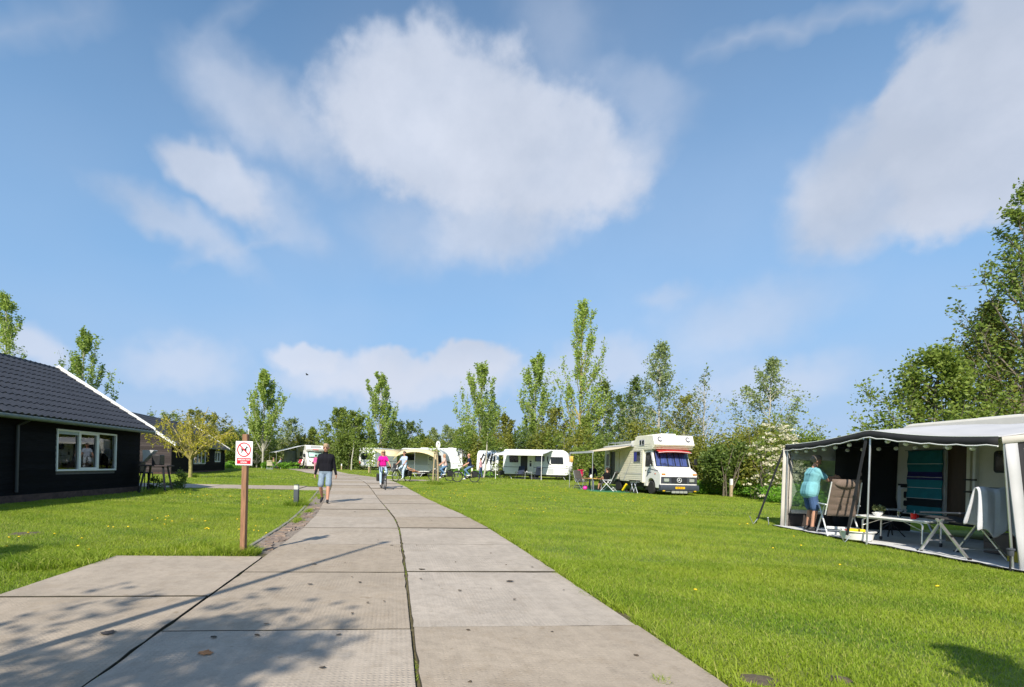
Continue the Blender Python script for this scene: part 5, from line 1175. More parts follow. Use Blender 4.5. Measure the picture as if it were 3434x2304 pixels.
L0 = Vector((8.0, 9.4, 0)); TL = Matrix.Translation(-L0)
tent = thing('awning_tent', 'light grey caravan awning with black valance, open towards the lane', 'awning', L0)
def TB(b, name, m, parent=None, **k): return b.xform(TL).build(name, m, parent or tent, **k)
FL, FM, FR = Vector((8.13, 12.1, 1.97)), Vector((7.86, 9.4, 2.13)), Vector((7.80, 7.12, 1.88))
BLr, BRr = Vector((10.44, 11.75, 2.24)), Vector((10.44, 6.3, 2.24))
def edge(u):     # front edge, u 0 far end .. 1 near end, lifted at the middle pole
    if u < .52: p = FL.lerp(FM, u / .52); q = u / .52
    else: p = FM.lerp(FR, (u - .52) / .48); q = (u - .52) / .48
    p.z -= .045 * math.sin(math.pi * q); return p
U = [i / 32 for i in range(33)]
P = []
for u in U:
    a = edge(u); b_ = BLr.lerp(BRr, u); row = []
    for j in range(9):
        v = j / 8; p = a.lerp(b_, v); p.z += .05 * math.sin(math.pi * v) - .012 * math.sin(u * 40 + v * 3) * math.sin(math.pi * v); row.append(p)
    P.append(row)
TB(MB().grid(P), 'roof', LCAN, solid=.008)
P = [[edge(u) + Vector((-.02, 0, .004)), edge(u) + Vector((-.035, 0, -.06)), edge(u) + Vector((-.03, 0, -.125 - .01 * math.sin(u * 70)))] for u in U]; TB(MB().grid(P), 'valance', DCAN, solid=.006)
TB(MB().tube([p[2] for p in P], .011, 6), 'piping', TRIM); TB(MB().tube([p[0] + Vector((0, 0, .004)) for p in P], .008, 6), 'piping', TRIM)
# far end wall
def wp(x, z):  # point on the far wall
    t = (x - 8.1) / 2.34; return Vector((x - .03 * (1.9 - z) / 1.9, 12.13 - .38 * t, z))
def wallp(x0, x1, z0, z1, n=6): return MB().grid([[wp(x0 + (x1 - x0) * i / n, z0 + ((z1 if not callable(z1) else z1(x0 + (x1 - x0) * i / n)) - z0) * j / 4) for j in range(5)] for i in range(n + 1)])
top = lambda x: 1.95 + .27 * (x - 8.1) / 2.34
ew = thing('end_wall', None, None); ew.parent = tent
TB(wallp(8.08, 8.24, .02, 1.90, 2), 'corner_panel', CRCAN, ew, solid=.02); TB(wallp(8.24, 9.2, 1.62, top), 'header_panel', LCAN, ew, solid=.01); TB(wallp(8.28, 9.2, .42, 1.62), 'window_foil', PLASTIC, ew)
TB(wallp(8.24, 8.30, .34, 1.64, 2), 'zip_border', CRCAN, ew, solid=.012); TB(wallp(8.27, 9.2, .34, .43), 'sill_band', CRCAN, ew, solid=.012); TB(wallp(8.24, 9.2, .0, .34), 'skirt', mat('brown_skirt', (.035, .028, .026), .8), ew, solid=.01); TB(wallp(9.2, 10.8, .0, top), 'dark_panel', DCAN, ew, solid=.01)
TB(MB().tube([wp(8.225, .3) + Vector((0, -.02, 0)), wp(8.225, 1.75) + Vector((0, -.02, 0))], .008, 5), 'zip', BLACK, ew)
# near end wall and front leg panel
nw = thing('end_wall', None, None); nw.parent = tent
def np_(x, z): t = (x - 7.85) / 2.6; return Vector((x + .055 * (1.85 - z), 7.10 - .5 * t - .08 * (1.85 - z) * (1 - t), z))
def nearp(x0, x1, z0, z1, n=6): return MB().grid([[np_(x0 + (x1 - x0) * i / n, z0 + ((z1(x0 + (x1 - x0) * i / n) if callable(z1) else z1) - z0) * j / 4) for j in range(5)] for i in range(n + 1)])
top2 = lambda x: 1.86 + .36 * (x - 7.85) / 2.6
TB(nearp(7.84, 7.98, .02, 1.84, 2), 'leg_panel', LCAN, nw, solid=.02); TB(nearp(7.98, 8.05, .02, 1.78, 2), 'zip_band', DCAN, nw, solid=.014); TB(nearp(8.05, 8.17, .02, 1.7, 2), 'border', CRCAN, nw, solid=.016)
TB(nearp(8.05, 10.42, 1.52, lambda x: top2(x) - .16), 'header_panel', CRCAN, nw, solid=.01); TB(nearp(8.0, 10.42, 1.70, top2), 'end_valance', DCAN, nw, solid=.008); TB(nearp(8.17, 10.42, .45, 1.52), 'window_foil', glass_mat('dark_foil', (.5, .55, .52), .5, .08), nw); TB(nearp(8.17, 10.42, 0, .45), 'skirt', CRCAN, nw, solid=.01)
TB(MB().grid([[edge(1) + Vector((0, -.02, 0)), edge(1) + Vector((0, -.03, -.10))], [Vector((10.44, 6.58, 2.26)), Vector((10.44, 6.57, 2.14))]]), 'end_flap', CRCAN, nw, solid=.008)
# poles and straps
TB(MB().tube([(7.84, 9.38, 0), (7.88, 9.4, 2.10)], .017, 8), 'pole', ALU); TB(MB().tube([(8.12, 12.05, 0), (8.14, 12.06, 1.93)], .015, 8), 'pole', ALU); TB(MB().tube([(7.95, 7.05, 0), (7.85, 7.12, 1.84)], .015, 8), 'pole', ALU); TB(MB().tube([edge(0) + Vector((.05, 0, -.04)), edge(.52) + Vector((.05, 0, -.05)), edge(1) + Vector((.05, 0, -.04))], .012, 6), 'front_bar', ALU); TB(MB().tube([(10.3, 9.0, 0), (10.3, 9.0, 2.2)], .014, 6), 'pole', STEEL)
STRAP = mat('storm_strap', (.022, .022, .024), .8, var=.2)
for a, b_ in (((8.10, 12.14, 1.90), (7.80, 12.62, .12)), ((7.86, 9.46, 2.05), (7.66, 9.62, .14))): TB(MB().bar(a, b_, .065, .006, up=(1, 0, 0)), 'storm_strap', STRAP)
TB(MB().bx(7.72, 7.76, 9.535, 9.585, .82, .90).bx(7.78, 7.82, 9.50, 9.55, 1.28, 1.34), 'strap_buckle', BLACK)
for (x, y) in ((7.72, 12.66), (7.60, 9.60)): TB(MB().tube([(x - .1, y, .20), (x, y, .0), (x + .09, y - .03, .14)], .012, 6), 'peg_spring', STEEL)
TB(MB().tube([(7.95, 12.4, .0), (7.93, 12.42, .19)], .010, 6).ell((7.93, 12.42, .19), .02, 8, 6), 'tent_peg', STEEL)
# light string
ls = thing('light_string', 'string of white globe lanterns hanging under the awning edge', 'lights', L0)
us = [.05, .12, .18, .24, .31, .39, .58, .66, .74, .82, .90]; cab_ = []
LMP = mat('white_lantern', (.85, .85, .86), .5, var=.02)
for u in us:
    p = edge(u) + Vector((.10, 0, -.165)); cab_.append(p + Vector((0, 0, .055))); TB(MB().ell(p, (.042, .042, .040), 14, 10), 'lantern', LMP, ls)
for k in range(5): p = Vector((9.2, 11.6 - .42 * k, 1.86)); TB(MB().ell(p, (.042, .042, .040), 14, 10), 'lantern', LMP, ls)
TB(MB().tube(cab_, .004, 4), 'cable', BLACK, ls); TB(MB().tube([(9.2, 11.9, 1.95), (9.2, 11.6, 1.905), (9.2, 9.92, 1.905), (9.2, 9.4, 1.96)], .004, 4), 'cable', BLACK, ls)
# ground sheet
P = []
for i in range(29):
    y = 12.2 - 5.75 * i / 28; P.append([Vector((7.90 + .03 * math.sin(i * 1.7) + (x - 7.9), y, .028 + .012 * abs(math.sin(i * 1.9 + x * 3)) * (1 if x < 8.1 else .3))) for x in (7.90, 7.97, 8.2, 8.6, 9.2, 10.0, 10.9)])
gs = TB(MB().grid(P), 'ground_sheet', GSHEET, None); gs.parent = None; gs.location = L0; tag(gs, 'wrinkled grey ground sheet spread under the awning', 'ground sheet')
b = MB(); b.tube([p[0] + Vector((-.005, 0, -.004)) for p in P], .010, 5); o = b.xform(TL).build('hem', BLACK, gs)

# ------------------------------------------------------------------ chairs, tables and things on them
BROWNF = mat('brown_fabric', (.17, .125, .10), .9, var=.12, bump=.25, bscale=150, sheen=.2)
def cushion(b, pts, w, t, ribs=0, rib=.012):
    """padded panel following the points (y,z), width w, thickness t"""
    n = len(pts); Ptop, Pbot = [], []
    L_ = 9
    m = 40; path = []
    for i in range(m + 1):
        s = i / m * (n - 1); j = min(n - 2, int(s)); q = s - j; path.append((Vector((0, *pts[j])).lerp(Vector((0, *pts[j + 1])), q), (Vector((0, *pts[j + 1])) - Vector((0, *pts[j]))).normalized()))
    F_, B_ = [], []
    for i, (p, d_) in enumerate(path):
        nrm = Vector((1, 0, 0)).cross(d_); e = min(i, m - i) / 3; ed = min(1, e) ** .5; rb = rib * abs(math.sin(math.pi * i / m * ribs)) ** .5 if ribs else rib
        fr, br = [], []
        for k in range(9):
            x = -1 + 2 * k / 8; ex = (1 - abs(x) ** 6) ** .5; fr.append(p + Vector((x * w / 2, 0, 0)) + nrm * (t * .5 * ed * ex + rb * ex * ed)); br.append(p + Vector((x * w / 2, 0, 0)) - nrm * (t * .5 * ed * ex + rb * ex * ed))
        F_.append(fr); B_.append(br)
    b.grid(F_); b.grid([r_[::-1] for r_ in B_]); return b
def camp_chair(label, loc, rz, fab, frame=ALU, wide=.56, pillow=True, top=1.16, group=None, parts_only=False, name='camping_chair', ribs=6):
    c = thing(name, label, 'chair', loc, rz, group); w = wide / 2 + .03
    cushion(MB(), [(-.20, .44), (.05, .45), (.27, .47)], wide * .94, .035, 3).build('seat', fab, c)
    bk = cushion(MB(), [(-.19, .40), (-.27, .65), (-.40, .95), (-.48, top)], wide, .04, ribs).build('backrest', fab, c)
    if pillow: MB().ell((0, -.475, top - .09), (wide * .40, .05, .085), 16, 10).build('headrest', fab, c)
    for s in (-1, 1):
        MB().tube([(s * w, .36, .0), (s * w, -.16, .62)], .014, 8).build('leg', frame, c); MB().tube([(s * w, -.40, .0), (s * w, .20, .60)], .014, 8).build('leg', frame, c)
        MB().tube([(s * w * .98, -.17, .42), (s * w * .96, -.30, .68), (s * w * .9, -.46, top - .06)], .012, 8).build('back_tube', frame, c)
        MB().bar((s * w, -.28, .635), (s * w, .26, .635), .05, .028).build('armrest', frame if frame is not ALU else DGREY, c, bevel=.01)
    MB().bar((-w, -.37, .06), (w, -.37, .06), .02, .05).build('rear_rail', frame, c); MB().bar((-w, -.30, .17), (w, -.30, .17), .02, .05).build('cross_bar', frame, c); MB().bar((-w, .33, .06), (w, .33, .06), .02, .03).build('front_rail', frame, c); MB().tube([(-w, .27, .45), (w, .27, .45)], .012, 6).build('seat_bar', frame, c)
    return c
WFRAME = mat('white_chair_frame', (.75, .76, .77), .35, var=.04)
camp_chair('brown padded recliner chair with headrest beside the person in the awning', Vector((8.24, 10.60, .03)), R(-22), BROWNF, WFRAME, .49, top=1.17)
NAVY = mat('navy_fabric', (.025, .035, .07), .9, var=.15)
# recliner seen from the side with a fleece over its back
c = thing('camping_chair', 'dark folding chair with splayed silver legs and a white fleece over it', 'chair', Vector((8.35, 8.2, .03)), 0)
DKF = mat('charcoal_fabric', (.035, .035, .038), .9, var=.2)
cushion(MB(), [(-.28, .55), (.1, .57), (.36, .58)], .56, .04, 3).build('seat', DKF, c); cushion(MB(), [(-.30, .53), (-.40, .80), (-.52, 1.07)], .54, .045, 4).build('backrest', DKF, c)
for s in (-1, 1):
    x = s * .31; MB().bar((x, .34, .0), (x, -.04, .58), .022, .045, up=(1, 0, 0)).build('leg', ALU, c); MB().bar((x, -.46, .0), (x, .06, .58), .022, .045, up=(1, 0, 0)).build('leg', ALU, c); MB().bar((x, -.32, .70), (x, .34, .66), .045, .03).build('armrest', DGREY, c, bevel=.01); MB().bx(x - .02, x + .02, -.20, -.12, .24, .34).build('joint', BLACK, c)
    for y in (.34, -.46): MB().bx(x - .022, x + .022, y - .03, y + .03, -.002, .03).build('foot', BLACK, c)
MB().tube([(-.31, .20, .21), (.31, .20, .21)], .014, 6).tube([(-.31, -.33, .15), (.31, -.33, .15)], .014, 6).build('cross_bar', ALU, c)
fl = MB(); rr_ = random.Random(3); P = []
for i in range(15):
    x = -.36 + .70 * i / 14; row = []
    for (y, z) in ((-.34, .52), (-.40, .70), (-.46, .90), (-.50, 1.08), (-.545, 1.125), (-.59, 1.08), (-.60, .85), (-.60, .62), (-.59, .42 + .06 * math.sin(i * .9))):
        f = .022 * math.sin(i * 1.25 + z * 2.5) + .012 * math.sin(i * 2.9); row.append(Vector((x, y - .02 + f * (1 if y < -.5 else -.6) - .02, z + .015 * math.sin(i * .8)))) 
    P.append(row)
o = fl.grid(P).build('fleece_blanket', mat('white_fleece', (.62, .63, .68), .95, var=.08, bump=.6, bscale=90, sheen=.5), None, solid=.03, sub=1); o.location = (8.35, 8.2, .03); tag(o, 'white fleece blanket draped over the back of the dark folding chair', 'blanket')
# table in the awning
TBL = Vector((8.50, 9.42, .03)); TR = math.atan2(8.76 - 9.84, 8.4 - 7.95)
tb = thing('camping_table', 'low white camping table with bent silver legs inside the awning', 'table', TBL, TR)
MB().prism(rrect(-.59, .59, -.36, .36, .08), 'z', .465, .49).build('table_top', WHITE, tb, bevel=.006); MB().prism(rrect(-.57, .57, -.34, .34, .07), 'z', .44, .465).build('rim', ALU, tb)
for sx in (-1, 1):
    for sy in (-1, 1):
        x, y = sx * .46, sy * .30; MB().tube([(x - sx * .10, y, .45), (x - sx * .03, y, .44), (x, y, .40), (x, y, .05)], .016, 8).build('leg', ALU, tb); MB().lathe([(.022, 0), (.024, .06), (.018, .07)], (x, y, 0), 10).build('foot', BLACK, tb)
        MB().tube([(x, y, .30), (x - sx * .28, y, .44)], .006, 5).build('brace', ALU, tb)
Mt = Matrix.Translation(TBL) @ Matrix.Rotation(TR, 4, 'Z'); T_ = lambda x, y: (Mt @ Vector((x, y, .4905)))
CER = mat('white_ceramic', (.8, .8, .78), .2, var=.03)
o = MB().lathe([(.035, 0), (.06, .02), (.085, .065), (.080, .065), (.055, .025), (.03, .012)], (0, 0, 0), 20).build('bowl', CER); o.location = T_(-.28, -.18); tag(o, 'small white bowl on the awning table', 'bowl')
rm = thing('mug', 'bright red mug on the awning table', 'mug', T_(.26, -.15)); MB().lathe([(.036, 0), (.040, .005), (.045, .10), (.041, .10), (.036, .012), (.02, .01)], (0, 0, 0), 20).build('cup', mat('red_mug', (.75, .01, .008), .3, var=.03), rm); MB().torus((.055, 0, .05), .03, .007, Matrix.Rotation(R(90), 3, 'X'), 16, 6).build('handle', MATS['red_mug'], rm); MB().tube([(0, 0, .02), (.03, .015, .15)], .004, 5).build('spoon', CHROME, rm)
gl = thing('glass', 'clear drinking glass with a spoon on the awning table', 'glass', T_(-.02, -.02)); MB().lathe([(.03, 0), (.034, .11), (.031, .11), (.027, .01), (.01, .008)], (0, 0, 0), 18).build('tumbler', GLASS, gl); MB().tube([(-.01, 0, .02), (.03, .01, .15)], .004, 5).build('spoon', CHROME, gl)
pt = thing('potted_plant', 'small green plant in a pale pot on the awning table', 'plant', T_(-.36, .02)); MB().lathe([(.045, 0), (.06, .08), (.053, .08), (.045, .07), (.01, .07)], (0, 0, 0), 16).build('pot', CER, pt)
rng = np.random.default_rng(4); a = rng.uniform(0, 6.28, 160); q = rng.random(160) ** .5 * .085; Vv, Ff = leaves(np.stack([q * np.cos(a), q * np.sin(a), .08 + .09 * rng.random(160)], 1), .05, rng, up=.6, aspect=.7); np_mesh('leaves', Vv, Ff, leaf_mat('pot_leaf', (.12, .16, .05), (.42, .45, .22)), pt)
# towel at the door
P = []
for i in range(15):
    y = 11.28 - .80 * i / 14; P.append([Vector((10.30 + .012 * math.sin(i * 1.1 + k) + .02 * (k == 24), y, 1.86 - 1.38 * k / 24)) for k in range(25)])
tw_ = MB(); TEAL = [(.010, .13, .15), (.012, .010, .10), (.02, .20, .24), (.012, .02, .025)]
cols = [0] * 6 + [0] * 2 + [1] * 3 + [2] * 3 + [2] * 4 + [3] * 3 + [2] * 3
tw_.grid(P); tw_.m = [cols[j] for i in range(14) for j in range(24)]
o = tw_.xform(TL).build('towel', [mat('towel_%d' % i, c_, .95, var=.12, bump=.3, bscale=160) for i, c_ in enumerate(TEAL)], None, solid=.008); o.location = L0; tag(o, 'teal and navy striped towel hanging beside the brown doorway', 'towel')
for zz in (5, 10, 14, 18, 24): o2 = MB().tube([P[i][zz] + Vector((-.008, 0, 0)) for i in range(15)], .006, 4).xform(TL).build('white_stripe', TRIM, o)
MB().tube([(10.3, 11.35, 1.87), (10.3, 10.4, 1.87)], .006, 5).xform(TL).build('hanger_rod', BLACK, o)
# tub with a yellow box, crates
o = MB().lathe([(.20, 0), (.24, .02), (.27, .16), (.30, .17), (.30, .185), (.26, .18), (.22, .03), (.1, .02)], (0, 0, 0), 24).build('plastic_tub', WHITE); o.location = (7.98, 9.78, .035); tag(o, 'shallow white plastic tub at the awning front edge', 'tub')
yb = thing('yellow_box', 'yellow and red box lying in the white tub', 'box', (7.96, 9.78, .06), R(-25)); MB().bx(-.13, .13, -.07, .07, .06, .19).build('carton', YELLOW, yb, bevel=.008); MB().bx(-.17, -.13, -.06, .06, .06, .17).build('lid', RED, yb, bevel=.006)
o = MB().bx(-.28, .28, -.2, .2, 0, .34).build('storage_crate', mat('taupe_box', (.13, .10, .085), .6), bevel=.015); o.location = (9.4, 8.35, .035); tag(o, 'dark taupe storage box behind the fleece-covered chair', 'box')
yc = thing('card_box', 'small yellow carton with brown print near the awning leg', 'box', (8.75, 7.62, .035), R(10)); MB().bx(-.16, .16, -.1, .1, 0, .15).build('carton', mat('mustard', (.5, .36, .02), .6), yc); MB().bx(-.10, .08, -.102, -.098, .04, .11).build('print', mat('brown_print', (.12, .05, .01), .6), yc)
sl = thing('solar_lamp', 'black solar stake lamp at the corner of the ground sheet', 'lamp', (7.83, 6.98, 0)); MB().tube([(0, 0, 0), (0, 0, .22)], .012, 6).build('stake', BLACK, sl); MB().lathe([(.03, .22), (.034, .24), (.034, .30), (.045, .305), (.045, .325), (.02, .33)], (0, 0, 0), 14).build('head', DGREY, sl)
st = thing('side_stool', 'black folding stool with a pale top behind the table', 'stool', (9.35, 10.6, .03)); MB().bx(-.2, .2, -.16, .16, .55, .575).build('top', CGREY, st)
for s in (-1, 1): MB().tube([(s * .18, -.15, 0), (-s * .16, .13, .55)], .012, 6).build('leg', BLACK, st); MB().tube([(s * .18, .15, 0), (-s * .16, -.13, .55)], .012, 6).build('leg', BLACK, st)

# ------------------------------------------------------------------ people
def cap_mesh(b, p0, r0, p1, r1, n=10):
    p0 = Vector(p0); p1 = Vector(p1); d = p1 - p0
    if d.length < 1e-5: b.ell(p0, r0, n, 8); return
    t = d.normalized(); pts = []; rs = []
    for k in range(4): a = math.pi / 2 * k / 4; pts.append(p0 - t * r0 * math.cos(a)); rs.append(max(.0008, r0 * math.sin(a)))
    pts.append(p0); rs.append(r0); pts.append(p1); rs.append(r1)
    for k in range(1, 5): a = math.pi / 2 * k / 4; pts.append(p1 + t * r1 * math.sin(a)); rs.append(max(.0008, r1 * math.cos(a)))
    b.tube(pts, rs, n)
def cap_sdf(P, p0, r0, p1, r1):
    p0 = np.array(p0); p1 = np.array(p1); d = p1 - p0; L2 = max(1e-9, d @ d); t = np.clip(((P - p0) @ d) / L2, 0, 1)
    return np.linalg.norm(P - p0 - t[:, None] * d, axis=1) - (r0 + (r1 - r0) * t)
def ik(a, b, l1, l2, hint):
    a = Vector(a); b = Vector(b); d = b - a; L = min(d.length, (l1 + l2) * .999); u = d.normalized(); h = Vector(hint) - u * Vector(hint).dot(u); h.normalize()
    x = (l1 * l1 - l2 * l2 + L * L) / (2 * L); y = math.sqrt(max(0, l1 * l1 - x * x)); return a + u * x + h * y, a + u * L
SKIN = mat('skin', (.50, .26, .17), .6, var=.08)
def person(label, loc, rz, H=1.78, hip=(0, 0, .95), lean=.03, feet=((-.11, 0, .085, 0), (.11, 0, .085, 0)), hands=((-.26, .06, .80), (.26, .06, .80)), top='black_jumper', topc=(.012, .012, .016), bottomc=(.25, .36, .50), shoec=(.02, .02, .02), hairc=(.42, .30, .19),
           sleeves='long', legs='long', head=(0, 0), hair='short', skin=None, voxel=.012, bulk=1.0, female=False, collar=False, tail=0.0, fingers=True, glasses=False, cat='person', group=None, sole=True):
    t = thing('person', label, cat, loc, rz, group); s = H / 1.8
    SK = skin or SKIN; TOP = mat(top, topc, .9, var=.15, bump=.25, bscale=60, spec=.15); BOT = mat('trousers_%.2f_%.2f_%.2f' % bottomc, bottomc, .9, var=.18, scale=14, bump=.25, bscale=80); SHO = mat('shoe_%.2f_%.2f_%.2f' % shoec, shoec, .6); DK = mat('face_dark', (.03, .02, .02), .6)
    C = []   # capsules p0 r0 p1 r1 material
    V_ = lambda *q: Vector(q)
    hp = Vector(hip); up = Vector((0, math.sin(lean), math.cos(lean))); fw = Vector((0, math.cos(lean), -math.sin(lean))); rt = Vector((1, 0, 0))
    sh = hp + up * .49 * s; nk = sh + up * .065 * s; q = s * bulk; wd = .88 if female else 1.0
    for k in (-1, 0, 1):
        C.append((hp + rt * k * .075 * q, .115 * q, hp + up * .10 * s + rt * k * .07 * q, .112 * q, 2)); 
        C.append((hp + up * .06 * s + rt * k * .075 * q, .122 * q, hp + up * .22 * s + rt * k * .07 * q * wd + fw * .01, .112 * q, 1))
        C.append((hp + up * .22 * s + rt * k * .07 * q * wd, .112 * q, hp + up * .38 * s + rt * k * .10 * q * wd + fw * .015 * s, .118 * q, 1))
        C.append((hp + up * .38 * s + rt * k * .10 * q * wd, .115 * q, sh - up * .03 * s + rt * k * .105 * s * wd, .082 * q, 1))
    if tail: 
        for k in (-1, 0, 1): C.append((hp + up * .1 * s + rt * k * .08 * q, .13 * q, hp - up * tail * s + rt * k * .09 * q, .128 * q, 1))
    if female:
        for k in (-1, 1): C.append((hp + up * .34 * s + rt * k * .075 * s + fw * .085 * s, .06 * s, hp + up * .35 * s + rt * k * .075 * s + fw * .09 * s, .055 * s, 1))
    C.append((sh, .065 * s, nk + up * .03 * s, .054 * s, 1 if collar else 0)); C.append((nk, .052 * s, nk + up * .06 * s + fw * .01, .050 * s, 0))
    # head
    hy, hpit = head; Mh = Matrix.Rotation(hy, 3, 'Z') @ Matrix.Rotation(hpit, 3, 'X'); h0 = nk + up * .045 * s
    hd = lambda x, y, z: h0 + Mh @ (Vector((x * 1.08, y * 1.05, z * 1.05)) * s)
    C += [(hd(0, -.018, .125), .088 * s, hd(0, .012, .130), .085 * s, 0), (hd(0, .03, .10), .068 * s, hd(0, .045, .04), .050 * s, 0), (hd(0, .055, .022), .034 * s, hd(0, .06, .03), .034 * s, 0), (hd(0, .088, .105), .010 * s, hd(0, .106, .078), .015 * s, 0)]
    for k in (-1, 1): C.append((hd(k * .083, -.005, .10), .018 * s, hd(k * .085, -.012, .075), .013 * s, 0)); C.append((hd(k * .033, .083, .113), .010 * s, hd(k * .036, .083, .113), .010 * s, 4)); C.append((hd(k * .018, .087, .130), .006 * s, hd(k * .05, .080, .132), .005 * s, 4) if not glasses else (hd(k * .018, .096, .112), .020 * s, hd(k * .05, .086, .112), .020 * s, 4))
    C.append((hd(-.02, .090, .050), .006 * s, hd(.02, .090, .050), .006 * s, 5))
    # legs
    for i, (fx, fy, fz, fp) in enumerate(feet):
        k = -1 if i == 0 else 1; hj = hp + rt * k * .092 * q - up * .02 * s; kn, an = ik(hj, (fx, fy, fz), .43 * s, .42 * s, (k * .12, 1, .05))
        m_th = 2; mid = hj.lerp(kn, .55)
        C.append((hj, .098 * q, mid, .084 * q, 2))
        if legs == 'shorts': C.append((mid, .086 * q, hj.lerp(kn, .86), .088 * q, 2)); C.append((hj.lerp(kn, .8), .062 * s, kn, .054 * s, 0)); cm = kn.lerp(an, .32); C.append((kn, .053 * s, cm, .057 * s, 0)); C.append((cm, .057 * s, an, .036 * s, 0))
        else: C.append((mid, .084 * q, kn, .066 * q, 2)); C.append((kn, .066 * q, kn.lerp(an, .4), .064 * q, 2)); C.append((kn.lerp(an, .4), .064 * q, an + (kn - an).normalized() * .02, .052 * q, 2))
        d_ = Vector((k * .12, math.cos(fp), math.sin(fp))).normalized(); an2 = an - Vector((0, 0, .01)); heel = an2 - d_ * .055 * s + Vector((0, 0, -.035 * s)); toe = an2 + d_ * .155 * s + Vector((0, 0, -.045 * s)); ball = an2 + d_ * .08 * s + Vector((0, 0, -.040 * s))
        C.append((an2, .043 * s, heel, .038 * s, 3)); C.append((heel, .038 * s, ball, .040 * s, 3)); C.append((ball, .040 * s, toe, .030 * s, 3)); C.append((an2, .042 * s, ball, .038 * s, 3))
    # arms and hands
    for i, hpos in enumerate(hands):
        k = -1 if i == 0 else 1; sj = sh + rt * k * .175 * s * wd - up * .035 * s; el, wr = ik(sj, hpos, .285 * s, .26 * s, (k * .5, -1, -.35))
        C.append((sj, .070 * q, sj.lerp(el, .5), .058 * q, 1))
        if sleeves == 'long': C.append((sj.lerp(el, .5), .058 * q, el, .050 * q, 1)); C.append((el, .049 * q, wr, .036 * s, 1))
        elif sleeves == 'short': C.append((sj.lerp(el, .5), .062 * q, sj.lerp(el, .62), .062 * q, 1)); C.append((sj.lerp(el, .55), .046 * s, el, .040 * s, 0)); C.append((el, .040 * s, el.lerp(wr, .3), .041 * s, 0)); C.append((el.lerp(wr, .3), .041 * s, wr, .027 * s, 0))
        else: C.append((sj.lerp(el, .3), .048 * s, el, .040 * s, 0)); C.append((el, .040 * s, wr, .027 * s, 0))
        d_ = (wr - el).normalized(); side = d_.cross(Vector((k, 0, 0))); side = Vector((0, 1, 0)) if side.length < .2 else side.normalized(); inn = d_.cross(side).normalized()
        if inn.dot(Vector((-k, 0, 0))) < 0: inn = -inn
        pm = wr + d_ * .075 * s
        for g in (-.022, 0, .022): C.append((wr + d_ * .015 * s + side * g * .6 * s, .020 * s, pm + side * g * s, .016 * s, 0))
        if fingers:
            for g, ln in ((-.033, .070), (-.011, .082), (.011, .078), (.031, .060)):
                a0 = pm + side * g * s; a1 = a0 + (d_ * .85 + inn * .35).normalized() * ln * .5 * s; a2 = a1 + (d_ * .45 + inn * .9).normalized() * ln * .5 * s; C.append((a0, .0105 * s, a1, .0098 * s, 0)); C.append((a1, .0098 * s, a2, .0085 * s, 0))
            th = wr + d_ * .03 * s + side * .028 * s; C.append((th, .014 * s, th + (d_ + side * .9 + inn * .6).normalized() * .05 * s, .0105 * s, 0))
    b = MB()
    for c in C: cap_mesh(b, *c[:4])
    o = b.build('body', SK); md = o.modifiers.new('r', 'REMESH'); md.mode = 'VOXEL'; md.voxel_size = voxel * s
    md2 = o.modifiers.new('s', 'SMOOTH'); md2.factor = .5; md2.iterations = 2
    bpy.context.view_layer.update(); me = bpy.data.meshes.new_from_object(o.evaluated_get(bpy.context.evaluated_depsgraph_get())); bpy.data.objects.remove(o)
    me.materials.clear()
    for m in (SK, TOP, BOT, SHO, DK, mat('lips', (.35, .12, .10), .5)): me.materials.append(m)
    n = len(me.polygons); ctr = np.empty(n * 3, np.float32); me.polygons.foreach_get('center', ctr); ctr = ctr.reshape(-1, 3).astype(float); best = np.full(n, 1e9); mi = np.zeros(n, np.int32)
    for c in C:
        dd = cap_sdf(ctr, *c[:4]) - (.004 if c[4] in (1, 2, 3) else (.006 if c[4] in (4, 5) else 0)); k = dd < best; best[k] = dd[k]; mi[k] = c[4]
    me.polygons.foreach_set('material_index', mi); me.polygons.foreach_set('use_smooth', np.ones(n, bool)); me.update()
    bo = bpy.data.objects.new('body', me); COL.objects.link(bo); bo.parent = t
    HR = mat('hair_%.2f_%.2f' % hairc[:2], hairc, .7, var=.3, scale=30, bump=.5, bscale=120)
    if hair != 'bald':
        hb = MB(); cap_mesh(hb, hd(0, -.030, .140), .097 * s, hd(0, .010, .162), .086 * s, 14)
        if hair == 'long':
            for k in (-1, 0, 1): cap_mesh(hb, hd(k * .06, -.04, .13), .055 * s, hd(k * .075, -.055, -.01), .035 * s, 10)
        if hair == 'bun': cap_mesh(hb, hd(0, -.09, .19), .045 * s, hd(0, -.10, .20), .04 * s, 10)
        if hair == 'cap': cap_mesh(hb, hd(-.05, .08, .155), .018 * s, hd(.05, .08, .155), .018 * s, 8); cap_mesh(hb, hd(0, .05, .16), .05 * s, hd(0, .10, .150), .03 * s, 8)
        hb.build('cap' if hair == 'cap' else 'hair', HR, t)
    return t
DENIM = (.10, .20, .36); LDENIM = (.36, .48, .60)
g = Vector((-3.74, 15.54, .03))
person('man in a black zip jumper and light denim shorts walking down the lane', g, math.pi + .1, 1.86, hip=(0, 0, .965), lean=.03, feet=((-.10, .22, .10, .10), (.12, -.18, .17, -.55)), hands=((-.33, -.02, .80), (.33, .05, .80)), top='black_jumper', topc=(.012, .012, .017), bottomc=(.22, .29, .37), shoec=(.012, .012, .013), hairc=(.36, .25, .15), legs='shorts', head=(-.12, -.18), voxel=.0095, bulk=1.06, collar=True)
